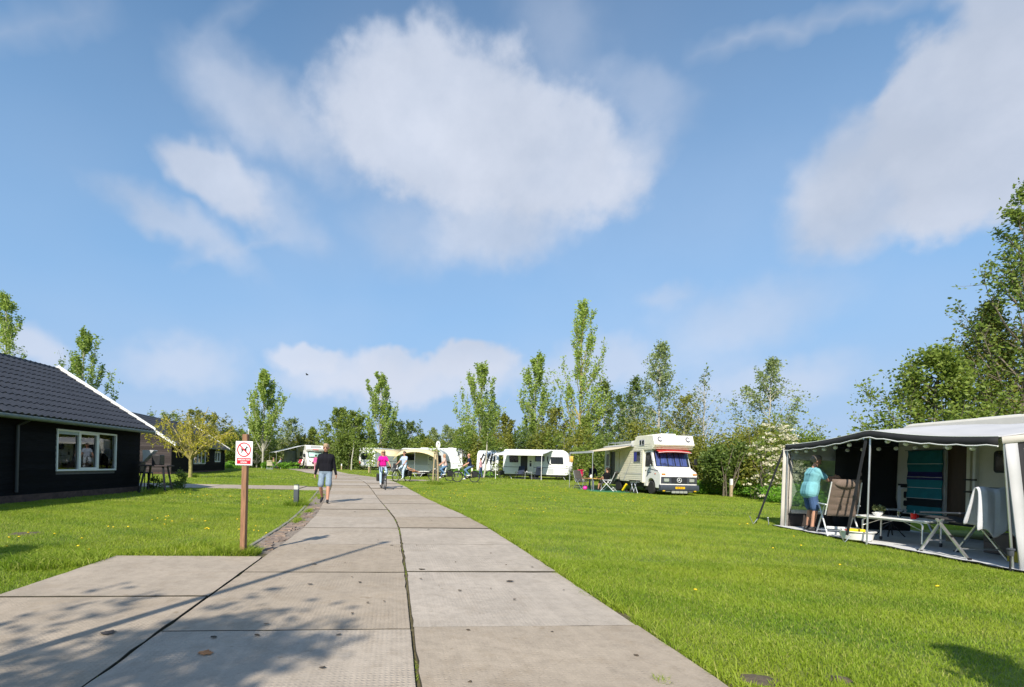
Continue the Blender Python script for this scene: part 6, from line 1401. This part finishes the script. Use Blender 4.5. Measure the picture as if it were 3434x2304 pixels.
person('person in a pale blue shirt and denim shorts standing inside the awning', Vector((8.10, 11.22, .03)), R(-100), 1.70, hip=(0, -.02, .90), lean=.17, feet=((-.13, .02, .09, 0), (.14, -.02, .09, 0)), hands=((-.13, .50, 1.20), (.12, .46, 1.17)), top='pale_blue_shirt', topc=(.20, .46, .52), bottomc=(.05, .10, .22), shoec=(.015, .015, .015), hairc=(.20, .16, .13), sleeves='short', legs='shorts', head=(0, -.25), voxel=.010, bulk=1.12, tail=.05)
# ------------------------------------------------------------------ bicycles
def bicycle(label, loc, rz, frame=BLACK, pann=BLACK, steer=0.0, group=None, lamp=True, left_only=False):
    t = thing('bicycle', label, 'bicycle', loc, rz, group); MY = Matrix.Rotation(R(90), 3, 'Y')
    for hub, nm in ((Vector((0, -.52, .355)), 'rear'), (Vector((0, .60, .355)), 'front')):
        w = thing('wheel', None, None); w.parent = t
        MB().torus(hub, .332, .025, MY, 36, 8).build('tyre', RUBBER, w); MB().torus(hub, .308, .010, MY, 36, 6, sx=1.2).build('rim', DGREY, w)
        b = MB(); b.tube([hub + Vector((-.04, 0, 0)), hub + Vector((.04, 0, 0))], .022, 8)
        for k in range(16):
            a = 2 * math.pi * k / 16; b.tube([hub + Vector((.02 * (-1) ** k, 0, 0)), hub + Vector((0, .305 * math.cos(a), .305 * math.sin(a)))], .0022, 3, caps=False)
        b.build('spokes', STEEL, w)
    b = MB(); bbk = Vector((0, -.04, .29)); st = Vector((0, -.20, .84)); ht = Vector((0, .40, .92)); hb = Vector((0, .46, .66))
    b.tube([bbk, st], .019, 8); b.tube([bbk, hb], .024, 8); b.tube([Vector((0, -.12, .55)), Vector((0, .41, .86))], .019, 8); b.tube([ht, hb], .021, 8)
    for s in (-1, 1): b.tube([bbk, (s * .05, -.52, .355)], .011, 6); b.tube([st + Vector((0, .02, -.10)), (s * .05, -.52, .355)], .009, 6); b.tube([hb, (s * .045, .53, .62), (s * .05, .60, .355)], .013, 6)
    b.build('frame', frame, t)
    MB().ell(bbk + Vector((0, .02, .02)), (.06, .12, .10), 12, 8).build('motor', BLACK, t); MB().bar(bbk + Vector((.055, .08, 0)), Vector((.055, -.52, .355)), .02, .09).build('chain_guard', BLACK, t, bevel=.01)
    MB().tube([st, st + Vector((0, -.035, .12))], .013, 6).build('seat_post', ALU, t); MB().ell((0, -.25, .985), (.09, .14, .035), 14, 8).ell((0, -.13, .985), (.04, .12, .028), 12, 6).build('saddle', BLACK, t)
    MB().tube([ht, ht + Vector((0, -.03, .16))], .013, 6).build('stem', BLACK, t); MB().tube([(-.30, .12, 1.04), (-.24, .24, 1.06), (-.12, .36, 1.09), (.12, .36, 1.09), (.24, .24, 1.06), (.30, .12, 1.04)], .012, 8).build('handlebar', BLACK, t)
    for s in (-1, 1):
        MB().tube([(s * .30, .12, 1.04), (s * .265, .19, 1.05)], .018, 8).build('grip', BLACK, t); MB().tube([(0, -.04, .29), (s * .09, -.04, .29), (s * .09, -.04 + s * .12, .29 - s * .12)], .009, 6).build('crank', ALU, t); MB().bx(s * .13 - .045, s * .13 + .045, -.04 + s * .12 - .03, -.04 + s * .12 + .03, .28 - s * .12, .30 - s * .12).build('pedal', BLACK, t)
        if pann is not None and not (left_only and s > 0): MB().prism(rrect(-.70, -.36, .34, .70, .06), 'x', s * .09, s * .23).build('pannier', pann, t, bevel=.03)
    for (hub, a0, a1) in ((Vector((0, -.52, .355)), 20, 200), (Vector((0, .60, .355)), 40, 190)): MB().tube([hub + Vector((0, .372 * math.cos(R(a)), .372 * math.sin(R(a)))) for a in range(a0, a1, 15)], .018, 5).build('mudguard', BLACK, t)
    MB().bx(-.06, .06, -.80, -.30, .735, .75).build('carrier', BLACK, t); MB().tube([(.05, -.72, .74), (.05, -.54, .36)], .006, 5).tube([(-.05, -.72, .74), (-.05, -.54, .36)], .006, 5).build('carrier_stay', BLACK, t)
    if lamp: MB().ell((0, .50, .80), (.04, .05, .04), 12, 8).build('headlight', mat('lamp_white', (.85, .85, .85), .2), t)
    return t
def rider(px, D, rz, lb, lbb, frame=BLACK, **k):
    p = gp(px, D); p.z += .03 if abs(p.x - rc(D)) < 1.9 else 0
    bicycle(lbb, p, rz, frame, k.pop('pann', BLACK)); H = k.get('H', 1.75); 
    person(lb, p, rz, hip=(0, -.22, 1.04), lean=k.pop('lean', .16), feet=((-.13, -.16, .50, -.15), (.13, .08, .27, -.1)) if not k.pop('flip', False) else ((-.13, .08, .27, -.1), (.13, -.16, .50, -.15)), hands=((-.29, .16, 1.10), (.29, .16, 1.10)), voxel=.013, **k)
rider(1284, 23.6, math.pi + .28, 'smiling woman in a bright pink top and sunglasses riding towards the viewer', 'black bicycle with a fat front tyre ridden by the woman in pink', H=1.70, top='pink_top', topc=(.72, .015, .30), bottomc=LDENIM, shoec=(.6, .6, .6), hairc=(.55, .40, .22), sleeves='short', hair='long', female=True, glasses=True)
rider(1348, 30.9, R(145), 'dark-haired man in a light blue shirt cycling behind the woman in pink', 'black bicycle with a dark pannier ridden by the man in light blue', H=1.80, top='light_blue_shirt', topc=(.42, .52, .68), bottomc=(.48, .58, .68), shoec=(.7, .7, .7), hairc=(.02, .018, .018), sleeves='short', lean=.08, flip=True)
rider(1482, 34.2, R(98), 'blonde woman in a pale peach top and jeans cycling across the lawn', 'dark bicycle with panniers ridden by the woman in peach', H=1.72, top='peach_top', topc=(.68, .46, .40), bottomc=DENIM, shoec=(.75, .75, .75), hairc=(.40, .25, .14), sleeves='short', female=True, hair='long')
rider(1564, 32.6, R(95), 'bald man in a navy polo shirt and jeans on a bicycle', 'black bicycle with a dark pannier ridden by the bald man', H=1.82, top='navy_polo', topc=(.018, .022, .055), bottomc=(.11, .20, .34), shoec=(.8, .8, .8), sleeves='short', hair='bald')
person('man in a dark cap, checked pink shirt and jeans standing on the lawn', gp(1612, 43.8), R(70), 1.80, feet=((-.10, .12, .085, 0), (.10, -.10, .085, 0)), hands=((-.24, .12, .82), (.24, .10, .86)), top='pink_check', topc=(.62, .36, .40), bottomc=(.04, .07, .16), hairc=(.02, .02, .025), sleeves='short', hair='cap', voxel=.014, shoec=(.10, .06, .04))
person('woman in a magenta blouse and pink trousers walking away near the motorhome', gp(1058, 51), R(10), 1.70, feet=((-.09, .18, .10, .1), (.10, -.16, .14, -.5)), hands=((-.26, .05, .86), (.26, .02, .86)), top='magenta_blouse', topc=(.50, .10, .26), bottomc=(.62, .28, .34), hairc=(.02, .02, .02), hair='bun', female=True, voxel=.014, shoec=(.03, .03, .03))
def sitting(label, loc, rz, seat=.47, back=-.12, **k):
    k.setdefault('hands', ((-.20, .18, seat + .22), (.20, .18, seat + .22))); k.setdefault('feet', ((-.13, .36, .085, 0), (.13, .40, .085, 0)))
    return person(label, loc, rz, hip=(0, -.10, seat + .12), lean=back, voxel=.014, **k)

# ------------------------------------------------------------------ sign, posts, bollards
sp = thing('sign_post', 'brown wooden post carrying a white no-dogs sign', 'sign', Vector((-2.70, 6.74, 0)), R(-6))
MB().bx(-.034, .034, -.034, .034, -.3, 1.63).build('post', WOOD, sp, bevel=.004)
sg = thing('sign_board', None, None); sg.parent = sp
SIGNW = mat('sign_white', (.82, .82, .82), .35, var=.02); SIGNR = mat('sign_red', (.62, .015, .035), .35, var=.03)
zc = 1.375; MB().bx(-.118, .118, -.044, -.035, zc - .16, zc + .16).build('panel', SIGNW, sg, bevel=.002)
MF = Matrix.Rotation(R(90), 3, 'X'); cz = zc + .047
MB().torus((0, -.0445, cz), .089, .0085, MF, 40, 6, sx=.25).build('red_ring', SIGNR, sg); a = R(135)
MB().bar((.087 * math.cos(a), -.0465, cz + .087 * math.sin(a)), (-.087 * math.cos(a), -.0465, cz - .087 * math.sin(a)), .002, .016, up=(math.cos(R(45)), 0, math.sin(R(45)))).build('red_slash', SIGNR, sg)
dog = [(-.047, .012), (-.038, .022), (-.034, .010), (0, .012), (.018, .018), (.030, .040), (.034, .050), (.040, .040), (.056, .030), (.052, .024), (.038, .024), (.034, .008), (.034, -.010), (.038, -.044), (.030, -.046), (.026, -.014), (.012, -.010), (-.016, -.012), (-.022, -.024), (-.030, -.046), (-.038, -.046), (-.034, -.020), (-.036, -.002)]
b = MB(); b.prism([(x, cz + z) for x, z in dog], 'y', -.0458, -.044); b.build('dog_symbol', BLACK, sg)
MB().bx(-.096, .096, -.0455, -.044, zc - .142, zc - .062).build('red_panel', SIGNR, sg)
MT = lambda z: Matrix.Translation((0, -.0458, z)) @ Matrix.Rotation(R(90), 4, 'X')
text_mesh('lettering', 'VERBODEN VOOR', .029, SIGNW, sg, MT(zc - .086), .0006, bold=.0006, sx=.70); text_mesh('lettering', 'HONDEN', .029, SIGNW, sg, MT(zc - .120), .0006, bold=.0006, sx=.72)
def bollard(label, px, D, h=.62, top=.1):
    t = thing('bollard_light', label, 'bollard', gp(px, D), random.uniform(-.2, .2)); MB().bx(-.065, .065, -.065, .065, -.1, h - top - .04).build('post', mat('bollard_grey', (.065, .078, .09), .5, var=.1), t, bevel=.008); MB().bx(-.06, .06, -.06, .06, h - top - .04, h - .02).build('lens', mat('bollard_lens', (.55, .56, .52), .3), t, bevel=.005); MB().bx(-.067, .067, -.067, .067, h - .02, h).build('cap', MATS['bollard_grey'], t, bevel=.006)
bollard('grey square bollard light in the grass beside the kerb', 993, 14.55); bollard('grey bollard light at the corner of the lane and the side path', 1073, 25.0, .66)
def hookup(label, px, D, h=.85, dark=False):
    t = thing('hookup_post', label, 'post', gp(px, D)); MB().bx(-.06, .06, -.06, .06, -.1, h * .66).build('post', PALEWOOD, t, bevel=.008); MB().bx(-.058, .058, -.058, .058, h * .66, h).build('white_head', WHITE, t, bevel=.008)
    if dark: MB().lathe([(.12, h), (.20, h + .05), (.20, h + .16), (.12, h + .2)], (0, 0, 0), 14).build('lamp_head', DGREY, t)
hookup('pale wooden pitch post with white top in front of the hedge', 2451, 26.2, .95); hookup('pitch post with a round dark lamp head beside the checked-shirt man', 1582, 44.5, .95, True); hookup('white-topped pitch post beside the rear of the white caravan', 1237, 52, .9); hookup('white-topped pitch post by the birch clump', 1145, 57, .7)
# lamp post beside the lane whose shadow falls over the slabs, and the far mast
lp = thing('lamp_post', 'tall grey lamp post standing left of the viewer', 'lamp post', Vector((-3.45, .95, 0))); MB().tube([(0, 0, -.3), (0, 0, 3.0), (0, 0, 5.85)], [.06, .05, .035], 12).build('pole', STEEL, lp); MB().lathe([(.04, 5.8), (.07, 5.86), (.06, 5.95), (.01, 6.0)], (0, 0, 0), 14).build('lamp_head', DGREY, lp)
ms = thing('flag_mast', 'thin white mast standing behind the far cabin', 'mast', gp(829, 70)); MB().tube([(0, 0, 0), (.15, 0, 9.6)], [.07, .03], 8).build('pole', WHITE, ms); MB().ell((.15, 0, 9.65), .06, 8, 6).build('finial', WHITE, ms)
# staked young tree with oval number board
yt = thing('staked_tree', 'pair of pale tree stakes with a dark trunk and an oval white number board', 'stake', gp(1459, 28.8))
for x in (-.13, .17): MB().tube([(x, 0, -.1), (x * .8, 0, 1.05), (x * .35, .0, 2.0)], [.045, .042, .04], 8).build('stake', PALEWOOD, yt)
MB().tube([(.02, .05, 0), (.05, .05, 1.3), (.04, .05, 2.25)], [.03, .026, .02], 8).build('trunk', BARK, yt); MB().bx(-.10, .12, -.02, .08, 1.86, 1.92).build('tie', BLACK, yt)
ob = MB(); ob.prism([(.12 + .125 * math.cos(R(q)), 2.27 + .215 * math.sin(R(q))) for q in range(0, 360, 12)], 'y', -.05, -.03); ob = ob.build('number_board', WHITE, yt); text_mesh('number', '7', .26, BLACK, ob, Matrix.Translation((.12, -.052, 2.27)) @ Matrix.Rotation(R(90), 4, 'X'), .001)
rng = np.random.default_rng(8); a = rng.normal(0, .22, (60, 3)); a[:, 2] = 1.98 + rng.normal(0, .12, 60); Vv, Ff = leaves(a, .12, rng); np_mesh('leaves', Vv, Ff, LEAF_POP, yt)
# thin crooked pale trunk right of the checked-shirt man
tk = thing('birch_tree', 'thin crooked pale birch trunk leaning beside the white caravan awning', 'tree', gp(1622, 47.5)); MB().tube([(0, 0, -.1), (.12, 0, .7), (.2, .1, 1.7), (.24, 0, 3.2), (.30, .1, 4.6), (.28, .1, 6.0)], [.10, .085, .07, .055, .04, .015], 8).build('trunk', PALEBARK, tk); P = []
for k in range(14):
    z = 3.0 + k * .22; q = limb(np.array([.26, 0, z]), np.array([math.cos(k * 2.4), math.sin(k * 2.4), .5]), .8, .3, 4, rng); P.append(np.repeat(q[1:], 22, 0) + rng.normal(0, .12, (88, 3)))
Vv, Ff = leaves(np.concatenate(P), .19, rng); np_mesh('crown', Vv, Ff, LEAF_MID, tk)
sl_ = thing('birch_tree', 'slim white birch stem in front of the dark birch clump', 'tree', gp(1178, 56.5)); MB().tube([(0, 0, -.1), (.02, 0, 1.2), (.16, .1, 2.4), (.22, 0, 3.4)], [.08, .07, .06, .03], 8).build('trunk', PALEBARK, sl_); P = [np.array([.2, 0, 3.3]) + rng.normal(0, .35, (200, 3))]; Vv, Ff = leaves(P[0], .22, rng); np_mesh('crown', Vv, Ff, LEAF_MID, sl_)
yp = thing('young_tree', 'slim leafy sapling in front of the white caravan rear', 'tree', gp(1243, 50)); MB().tube([(0, 0, -.1), (0, 0, 1.5), (.05, 0, 2.9)], [.04, .03, .01], 6).build('trunk', BARK, yp); a = rng.normal(0, .22, (420, 3)); a[:, 2] = rng.uniform(.7, 3.0, 420); Vv, Ff = leaves(a, .2, rng); np_mesh('crown', Vv, Ff, LEAF_POP, yp)
# ------------------------------------------------------------------ terrace table by the near cabin
bt = thing('bar_table', 'tall black splayed-leg terrace table with a grey wooden top by the cabin corner', 'table', Vector((-10.72, 18.6, 0)), R(5))
MB().bx(-.50, .50, -.30, .30, .98, 1.03).build('table_top', GREYWOOD, bt, bevel=.01)
for sx in (-1, 1):
    for sy in (-1, 1): MB().bar((sx * .46, sy * .30, -.02), (sx * .30, sy * .18, .99), .06, .06).build('leg', BLACK, bt, bevel=.006)
gb = thing('grill_box', 'black box grill with a tilted grey lid on the terrace table', 'grill', Vector((-10.85, 18.6, 1.03)), R(5)); MB().bx(.02, .32, -.18, .18, 0, .38).build('firebox', BLACK, gb, bevel=.02); MB().prism([(-.30, .10), (.08, .52), (.06, .54), (-.32, .54)], 'y', -.16, .16).build('lid', mat('lid_grey', (.42, .43, .43), .5), gb, bevel=.008)
bs = thing('bar_stool', 'black bar stool between the cabin wall and the terrace table', 'stool', Vector((-11.3, 18.95, 0))); MB().bx(-.17, .17, -.17, .17, .70, .75).build('seat', BLACK, bs, bevel=.02); MB().bx(-.17, -.14, -.17, .17, .75, 1.15).build('backrest', BLACK, bs, bevel=.01)
for sx in (-1, 1):
    for sy in (-1, 1): MB().tube([(sx * .20, sy * .20, 0), (sx * .14, sy * .14, .70)], .018, 6).build('leg', BLACK, bs)
for i, (px, D, r, h, lb) in enumerate(((512, 19.2, .42, .55, 'low leafy bush under the terrace table'), (610, 20.6, .34, .75, 'small upright shrub at the edge of the cabin path'), (590, 20.2, .55, .32, 'dark low ground cover beside the small shrub'))): shrub('garden_shrub', lb, gp(px, D), r, r * .8, h, LEAF_DK if i != 1 else LEAF_MID, 300 + i, 420, .09, stems=5, lumps=8)
# ------------------------------------------------------------------ furniture at the far pitches
gpz = lambda px, D, dz=.0: gp(px, D) + Vector((0, 0, dz))
w3 = lambda x, y: c3.matrix_world @ Vector((x, y, 0))
bpy.context.view_layer.update()
camp_chair('navy high-backed camping chair left of the small table by the white caravan', w3(-1.25, -2.2), R(-17 + 165), NAVY, DGREY, .56); camp_chair('navy high-backed camping chair right of the small table by the white caravan', w3(.35, -2.2), R(-17 + 25), NAVY, DGREY, .56)
def small_table(label, loc, rz, L_=.8, W_=.6, h=.68, m=CGREY, leg=ALU):
    t = thing('camping_table', label, 'table', loc, rz); MB().prism(rrect(-L_ / 2, L_ / 2, -W_ / 2, W_ / 2, .06), 'z', h - .03, h).build('table_top', m, t, bevel=.005)
    for sx in (-1, 1):
        for sy in (-1, 1): MB().tube([(sx * L_ * .44, sy * W_ * .42, 0), (sx * L_ * .36, sy * W_ * .36, h - .03)], .015, 6).build('leg', leg, t)
    return t
small_table('small grey camping table between two navy chairs', w3(-.45, -2.3), R(-17), .7, .55, .66)
o = MB().lathe([(.035, 0), (.04, .09), (.036, .09), (.03, .01)], (0, 0, 0), 14).build('mug', CER); o.location = w3(-.6, -2.3) + Vector((0, 0, .661)); tag(o, 'white mug on the small grey table by the navy chairs', 'mug')
PINK = mat('hot_pink_fabric', (.80, .01, .14), .8, var=.06); camp_chair('hot pink folding chair on the lawn right of the white caravan', gp(1940, 43.5), R(5), PINK, WFRAME, .60, False, .95, ribs=2)
# towel rack
tr = thing('drying_rack', 'drying stand with a yellow and a white towel by the caravan front', 'rack', gp(1911, 43.2)); MB().tube([(0, 0, 0), (0, 0, 2.15)], .02, 6).tube([(-.3, 0, 2.1), (.3, 0, 2.1)], .012, 6).build('stand', ALU, tr)
P = lambda x0, x1, z0, z1, y: [[Vector((x0 + (x1 - x0) * i / 6, y + .03 * math.sin(i * 1.6), z)) for z in (z0, (z0 + z1) / 2, z1)] for i in range(7)]
MB().grid(P(-.10, .22, 1.55, 2.12, -.03)).build('yellow_towel', mat('ochre_towel', (.70, .42, .08), .9), tr, solid=.02); MB().grid(P(-.16, .16, .85, 1.62, -.05)).build('white_towel', mat('white_towel', (.72, .70, .76), .9), tr, solid=.02)
bicycle('dark parked bicycle left of the white caravan', gp(1664, 46.2), R(100), lamp=False); 
# beside the old motorhome
wm = lambda x, y, z=0.0: mh.matrix_world @ Vector((x, y, z))
mt = MB().grid([[Vector((x, y, .022 + .006 * math.sin(x * 3 + y * 5))) for y in (-3.75, -3.0, -2.0, -1.15)] for x in [-7.4 + 5.4 * i / 10 for i in range(11)]]).build('green_mat', mat('green_mat', (.02, .17, .09), .9, var=.15, bump=.3), None, solid=.01); mt.location = mhp; mt.rotation_euler = (0, 0, MHRZ); tag(mt, 'green woven mat laid under the beige motorhome awning', 'mat')
GREYF = mat('grey_mesh_fabric', (.075, .07, .066), .85, var=.15)
camp_chair('grey mesh high-backed chair with white frame seen from behind by the motorhome', wm(-3.35, -2.35, .03), MHRZ + R(140), GREYF, WFRAME, .58); camp_chair('dark mesh chair at the far side of the motorhome table', wm(-5.6, -3.1, .03), MHRZ + R(-70), GREYF, ALU, .56)
small_table('wooden-topped camping table under the motorhome awning', wm(-4.3, -2.95, .03), MHRZ + R(20), 1.15, .75, .70, mat('orange_wood', (.42, .20, .09), .5, var=.2), ALU)
cl = MB().bx(-.22, .22, -.16, .16, 0, .012).build('yellow_cloth', mat('lemon_cloth', (.85, .75, .12), .9)); cl.location = wm(-4.15, -2.98, .732); tag(cl, 'lemon yellow cloth on the wooden camping table', 'cloth')
jg = MB().lathe([(.06, 0), (.09, .05), (.085, .14), (.05, .2), (.06, .22)], (0, 0, 0), 14).build('white_jug', CER); jg.location = wm(-4.55, -2.9, .732); tag(jg, 'white jug on the wooden camping table', 'jug')
sitting('person in black with reddened arms sitting beside the motorhome table', wm(-3.85, -2.35, .03), MHRZ + R(115), H=1.70, top='black_top', topc=(.012, .012, .014), bottomc=(.02, .02, .025), hairc=(.03, .022, .018), sleeves='short', legs='shorts', shoec=(.03, .03, .03))
sitting('second seated person with brown hair behind the one in black', wm(-4.6, -1.95, .03), MHRZ + R(150), H=1.62, top='black_top', topc=(.012, .012, .014), bottomc=(.10, .07, .05), hairc=(.10, .06, .04), sleeves='short', legs='long')
person('person in a navy jumper bending over the motorhome table, back turned', wm(-5.35, -2.55, .03), MHRZ + R(-100), 1.72, hip=(0, -.05, .92), lean=.75, hands=((-.2, .55, .80), (.2, .55, .80)), top='navy_jumper', topc=(.010, .012, .028), bottomc=(.012, .015, .03), hairc=(.03, .025, .02), head=(0, -.5), voxel=.014)
bl = MB().ell((0, 0, .13), .13, 20, 14).build('pink_ball', mat('pink_ball', (.85, .03, .35), .35, var=.03)); bl.location = wm(-3.85, -3.55, .02); tag(bl, 'bright pink ball on the green mat', 'ball')
fs_ = thing('folding_trolley', 'folded silver trolley leaning before the motorhome front wheel', 'trolley', wm(-1.75, -1.55, 0), MHRZ); b = MB()
for x in (-.25, .15): b.tube([(x, -.1, .05), (x + .05, .0, .62)], .02, 6); b.tube([(x + .15, .05, .0), (x - .05, -.05, .55)], .018, 6)
b.bar((-.35, 0, .60), (.35, 0, .64), .2, .05); b.build('frame', ALU, fs_); MB().bx(-.42, .42, -.12, .12, .66, .72).build('folded_top', BLACK, fs_, bevel=.02)
for x in (-.25, .30): MB().torus((x, -.12, .09), .07, .022, Matrix.Rotation(R(90), 3, 'X'), 18, 6).build('wheel', RUBBER, fs_)
ys = thing('yellow_scooter', 'small yellow and black folded scooter beside the motorhome wheel', 'scooter', wm(-2.45, -1.75, 0), MHRZ + .3); MB().bar((-.2, 0, .10), (.12, 0, .50), .12, .10).build('deck', YELLOW, ys, bevel=.02); MB().tube([(.12, 0, .50), (.28, 0, .62)], .02, 6).build('handle', BLACK, ys)
for x in (-.22, .1): MB().torus((x, 0, .08), .06, .025, Matrix.Rotation(R(90), 3, 'X'), 18, 6).build('wheel', RUBBER, ys)
# beside the silver caravan
w2 = lambda x, y, z=0.0: c2.matrix_world @ Vector((x, y, z))
camp_chair('white-framed chair with a black back left of the sunbather', w2(-2.35, -2.7), R(150), BLACK, WFRAME, .54, True, 1.12)
lg = thing('sun_lounger', 'white-framed sun lounger with black fabric before the silver caravan', 'lounger', w2(-.35, -2.9), R(95)); cushion(MB(), [(-.95, .34), (-.2, .34), (.25, .34), (.78, .80)], .58, .03, 0).build('bed', BLACK, lg)
for s in (-1, 1): MB().tube([(s * .31, -.95, .33), (s * .31, .25, .33), (s * .31, .80, .82)], .02, 6).build('side_rail', WFRAME, lg); MB().tube([(s * .31, -.75, .33), (s * .31, -.55, 0), (s * .31, -.15, 0), (s * .31, .05, .33)], .018, 6).build('leg', WFRAME, lg); MB().tube([(s * .31, .15, .33), (s * .31, .35, 0), (s * .31, .62, 0), (s * .31, .62, .62)], .018, 6).build('leg', WFRAME, lg)
person('sunbather with dark hair and brown shorts lying back on a white lounger', w2(-.35, -2.9, 0), R(-85), 1.66, hip=(0, -.22, .46), lean=-.75, feet=((-.10, .42, .46, 0), (.10, .36, .46, 0)), hands=((-.25, .05, .62), (.25, .05, .62)), top='peach_skin_top', topc=(.55, .32, .22), bottomc=(.32, .13, .05), hairc=(.03, .02, .02), sleeves='none', legs='shorts', hair='long', voxel=.015, shoec=(.45, .26, .17))
# far left: bicycles, chairs and two seated campers under the white awning
wf = lambda x, y, z=0.0: fm.matrix_world @ Vector((x, y, z))
bicycle('parked dark bicycle nearest the far motorhome door', wf(-1.9, -2.6), R(20), lamp=False, group='bicycles by the far motorhome'); bicycle('parked dark bicycle beside the mesh screen of the far awning', wf(-1.6, -3.6), R(-25), lamp=False, group='bicycles by the far motorhome')
camp_chair('chair covered with a dark red cloth beside the far motorhome', wf(-1.6, -1.9), R(150), mat('wine_red_cloth', (.30, .03, .045), .9), ALU, .60)
camp_chair('cream canvas chair standing alone in the rough grass', gp(905, 57), R(10), mat('cream_chair', (.66, .60, .45), .9), ALU, .60, False, 1.0)
camp_chair('small grey chair carrying the camper in tan', gp(921, 61), R(-80), GREYF, ALU, .5, False, .95); camp_chair('small grey chair carrying the camper in pale grey', gp(937, 61.5), R(80), GREYF, ALU, .5, False, .95)
sitting('camper in tan clothes sitting beyond the rough grass', gp(921, 61), R(-80), H=1.72, top='tan_top', topc=(.50, .34, .18), bottomc=(.40, .28, .16), hairc=(.2, .15, .1)); sitting('camper in pale grey sitting opposite the one in tan', gp(937, 61.5), R(80), H=1.70, top='pale_grey_top', topc=(.50, .52, .58), bottomc=(.55, .55, .58), hairc=(.05, .04, .04))
# a bird in the sky
bd = thing('bird', 'small dark bird flying over the far trees', 'bird', at(1030, 1257, 45)); MB().ell((0, 0, 0), (.13, .045, .045), 10, 6).build('body', BLACK, bd); MB().add([(-.05, .03, .01), (.06, .03, .01), (.0, .30, .12), (-.10, .26, .10)], [(0, 1, 2, 3)]).add([(-.05, -.03, .01), (.06, -.03, .01), (.02, -.28, .10), (-.08, -.25, .09)], [(0, 1, 2, 3)]).build('wings', BLACK, bd, solid=.01)
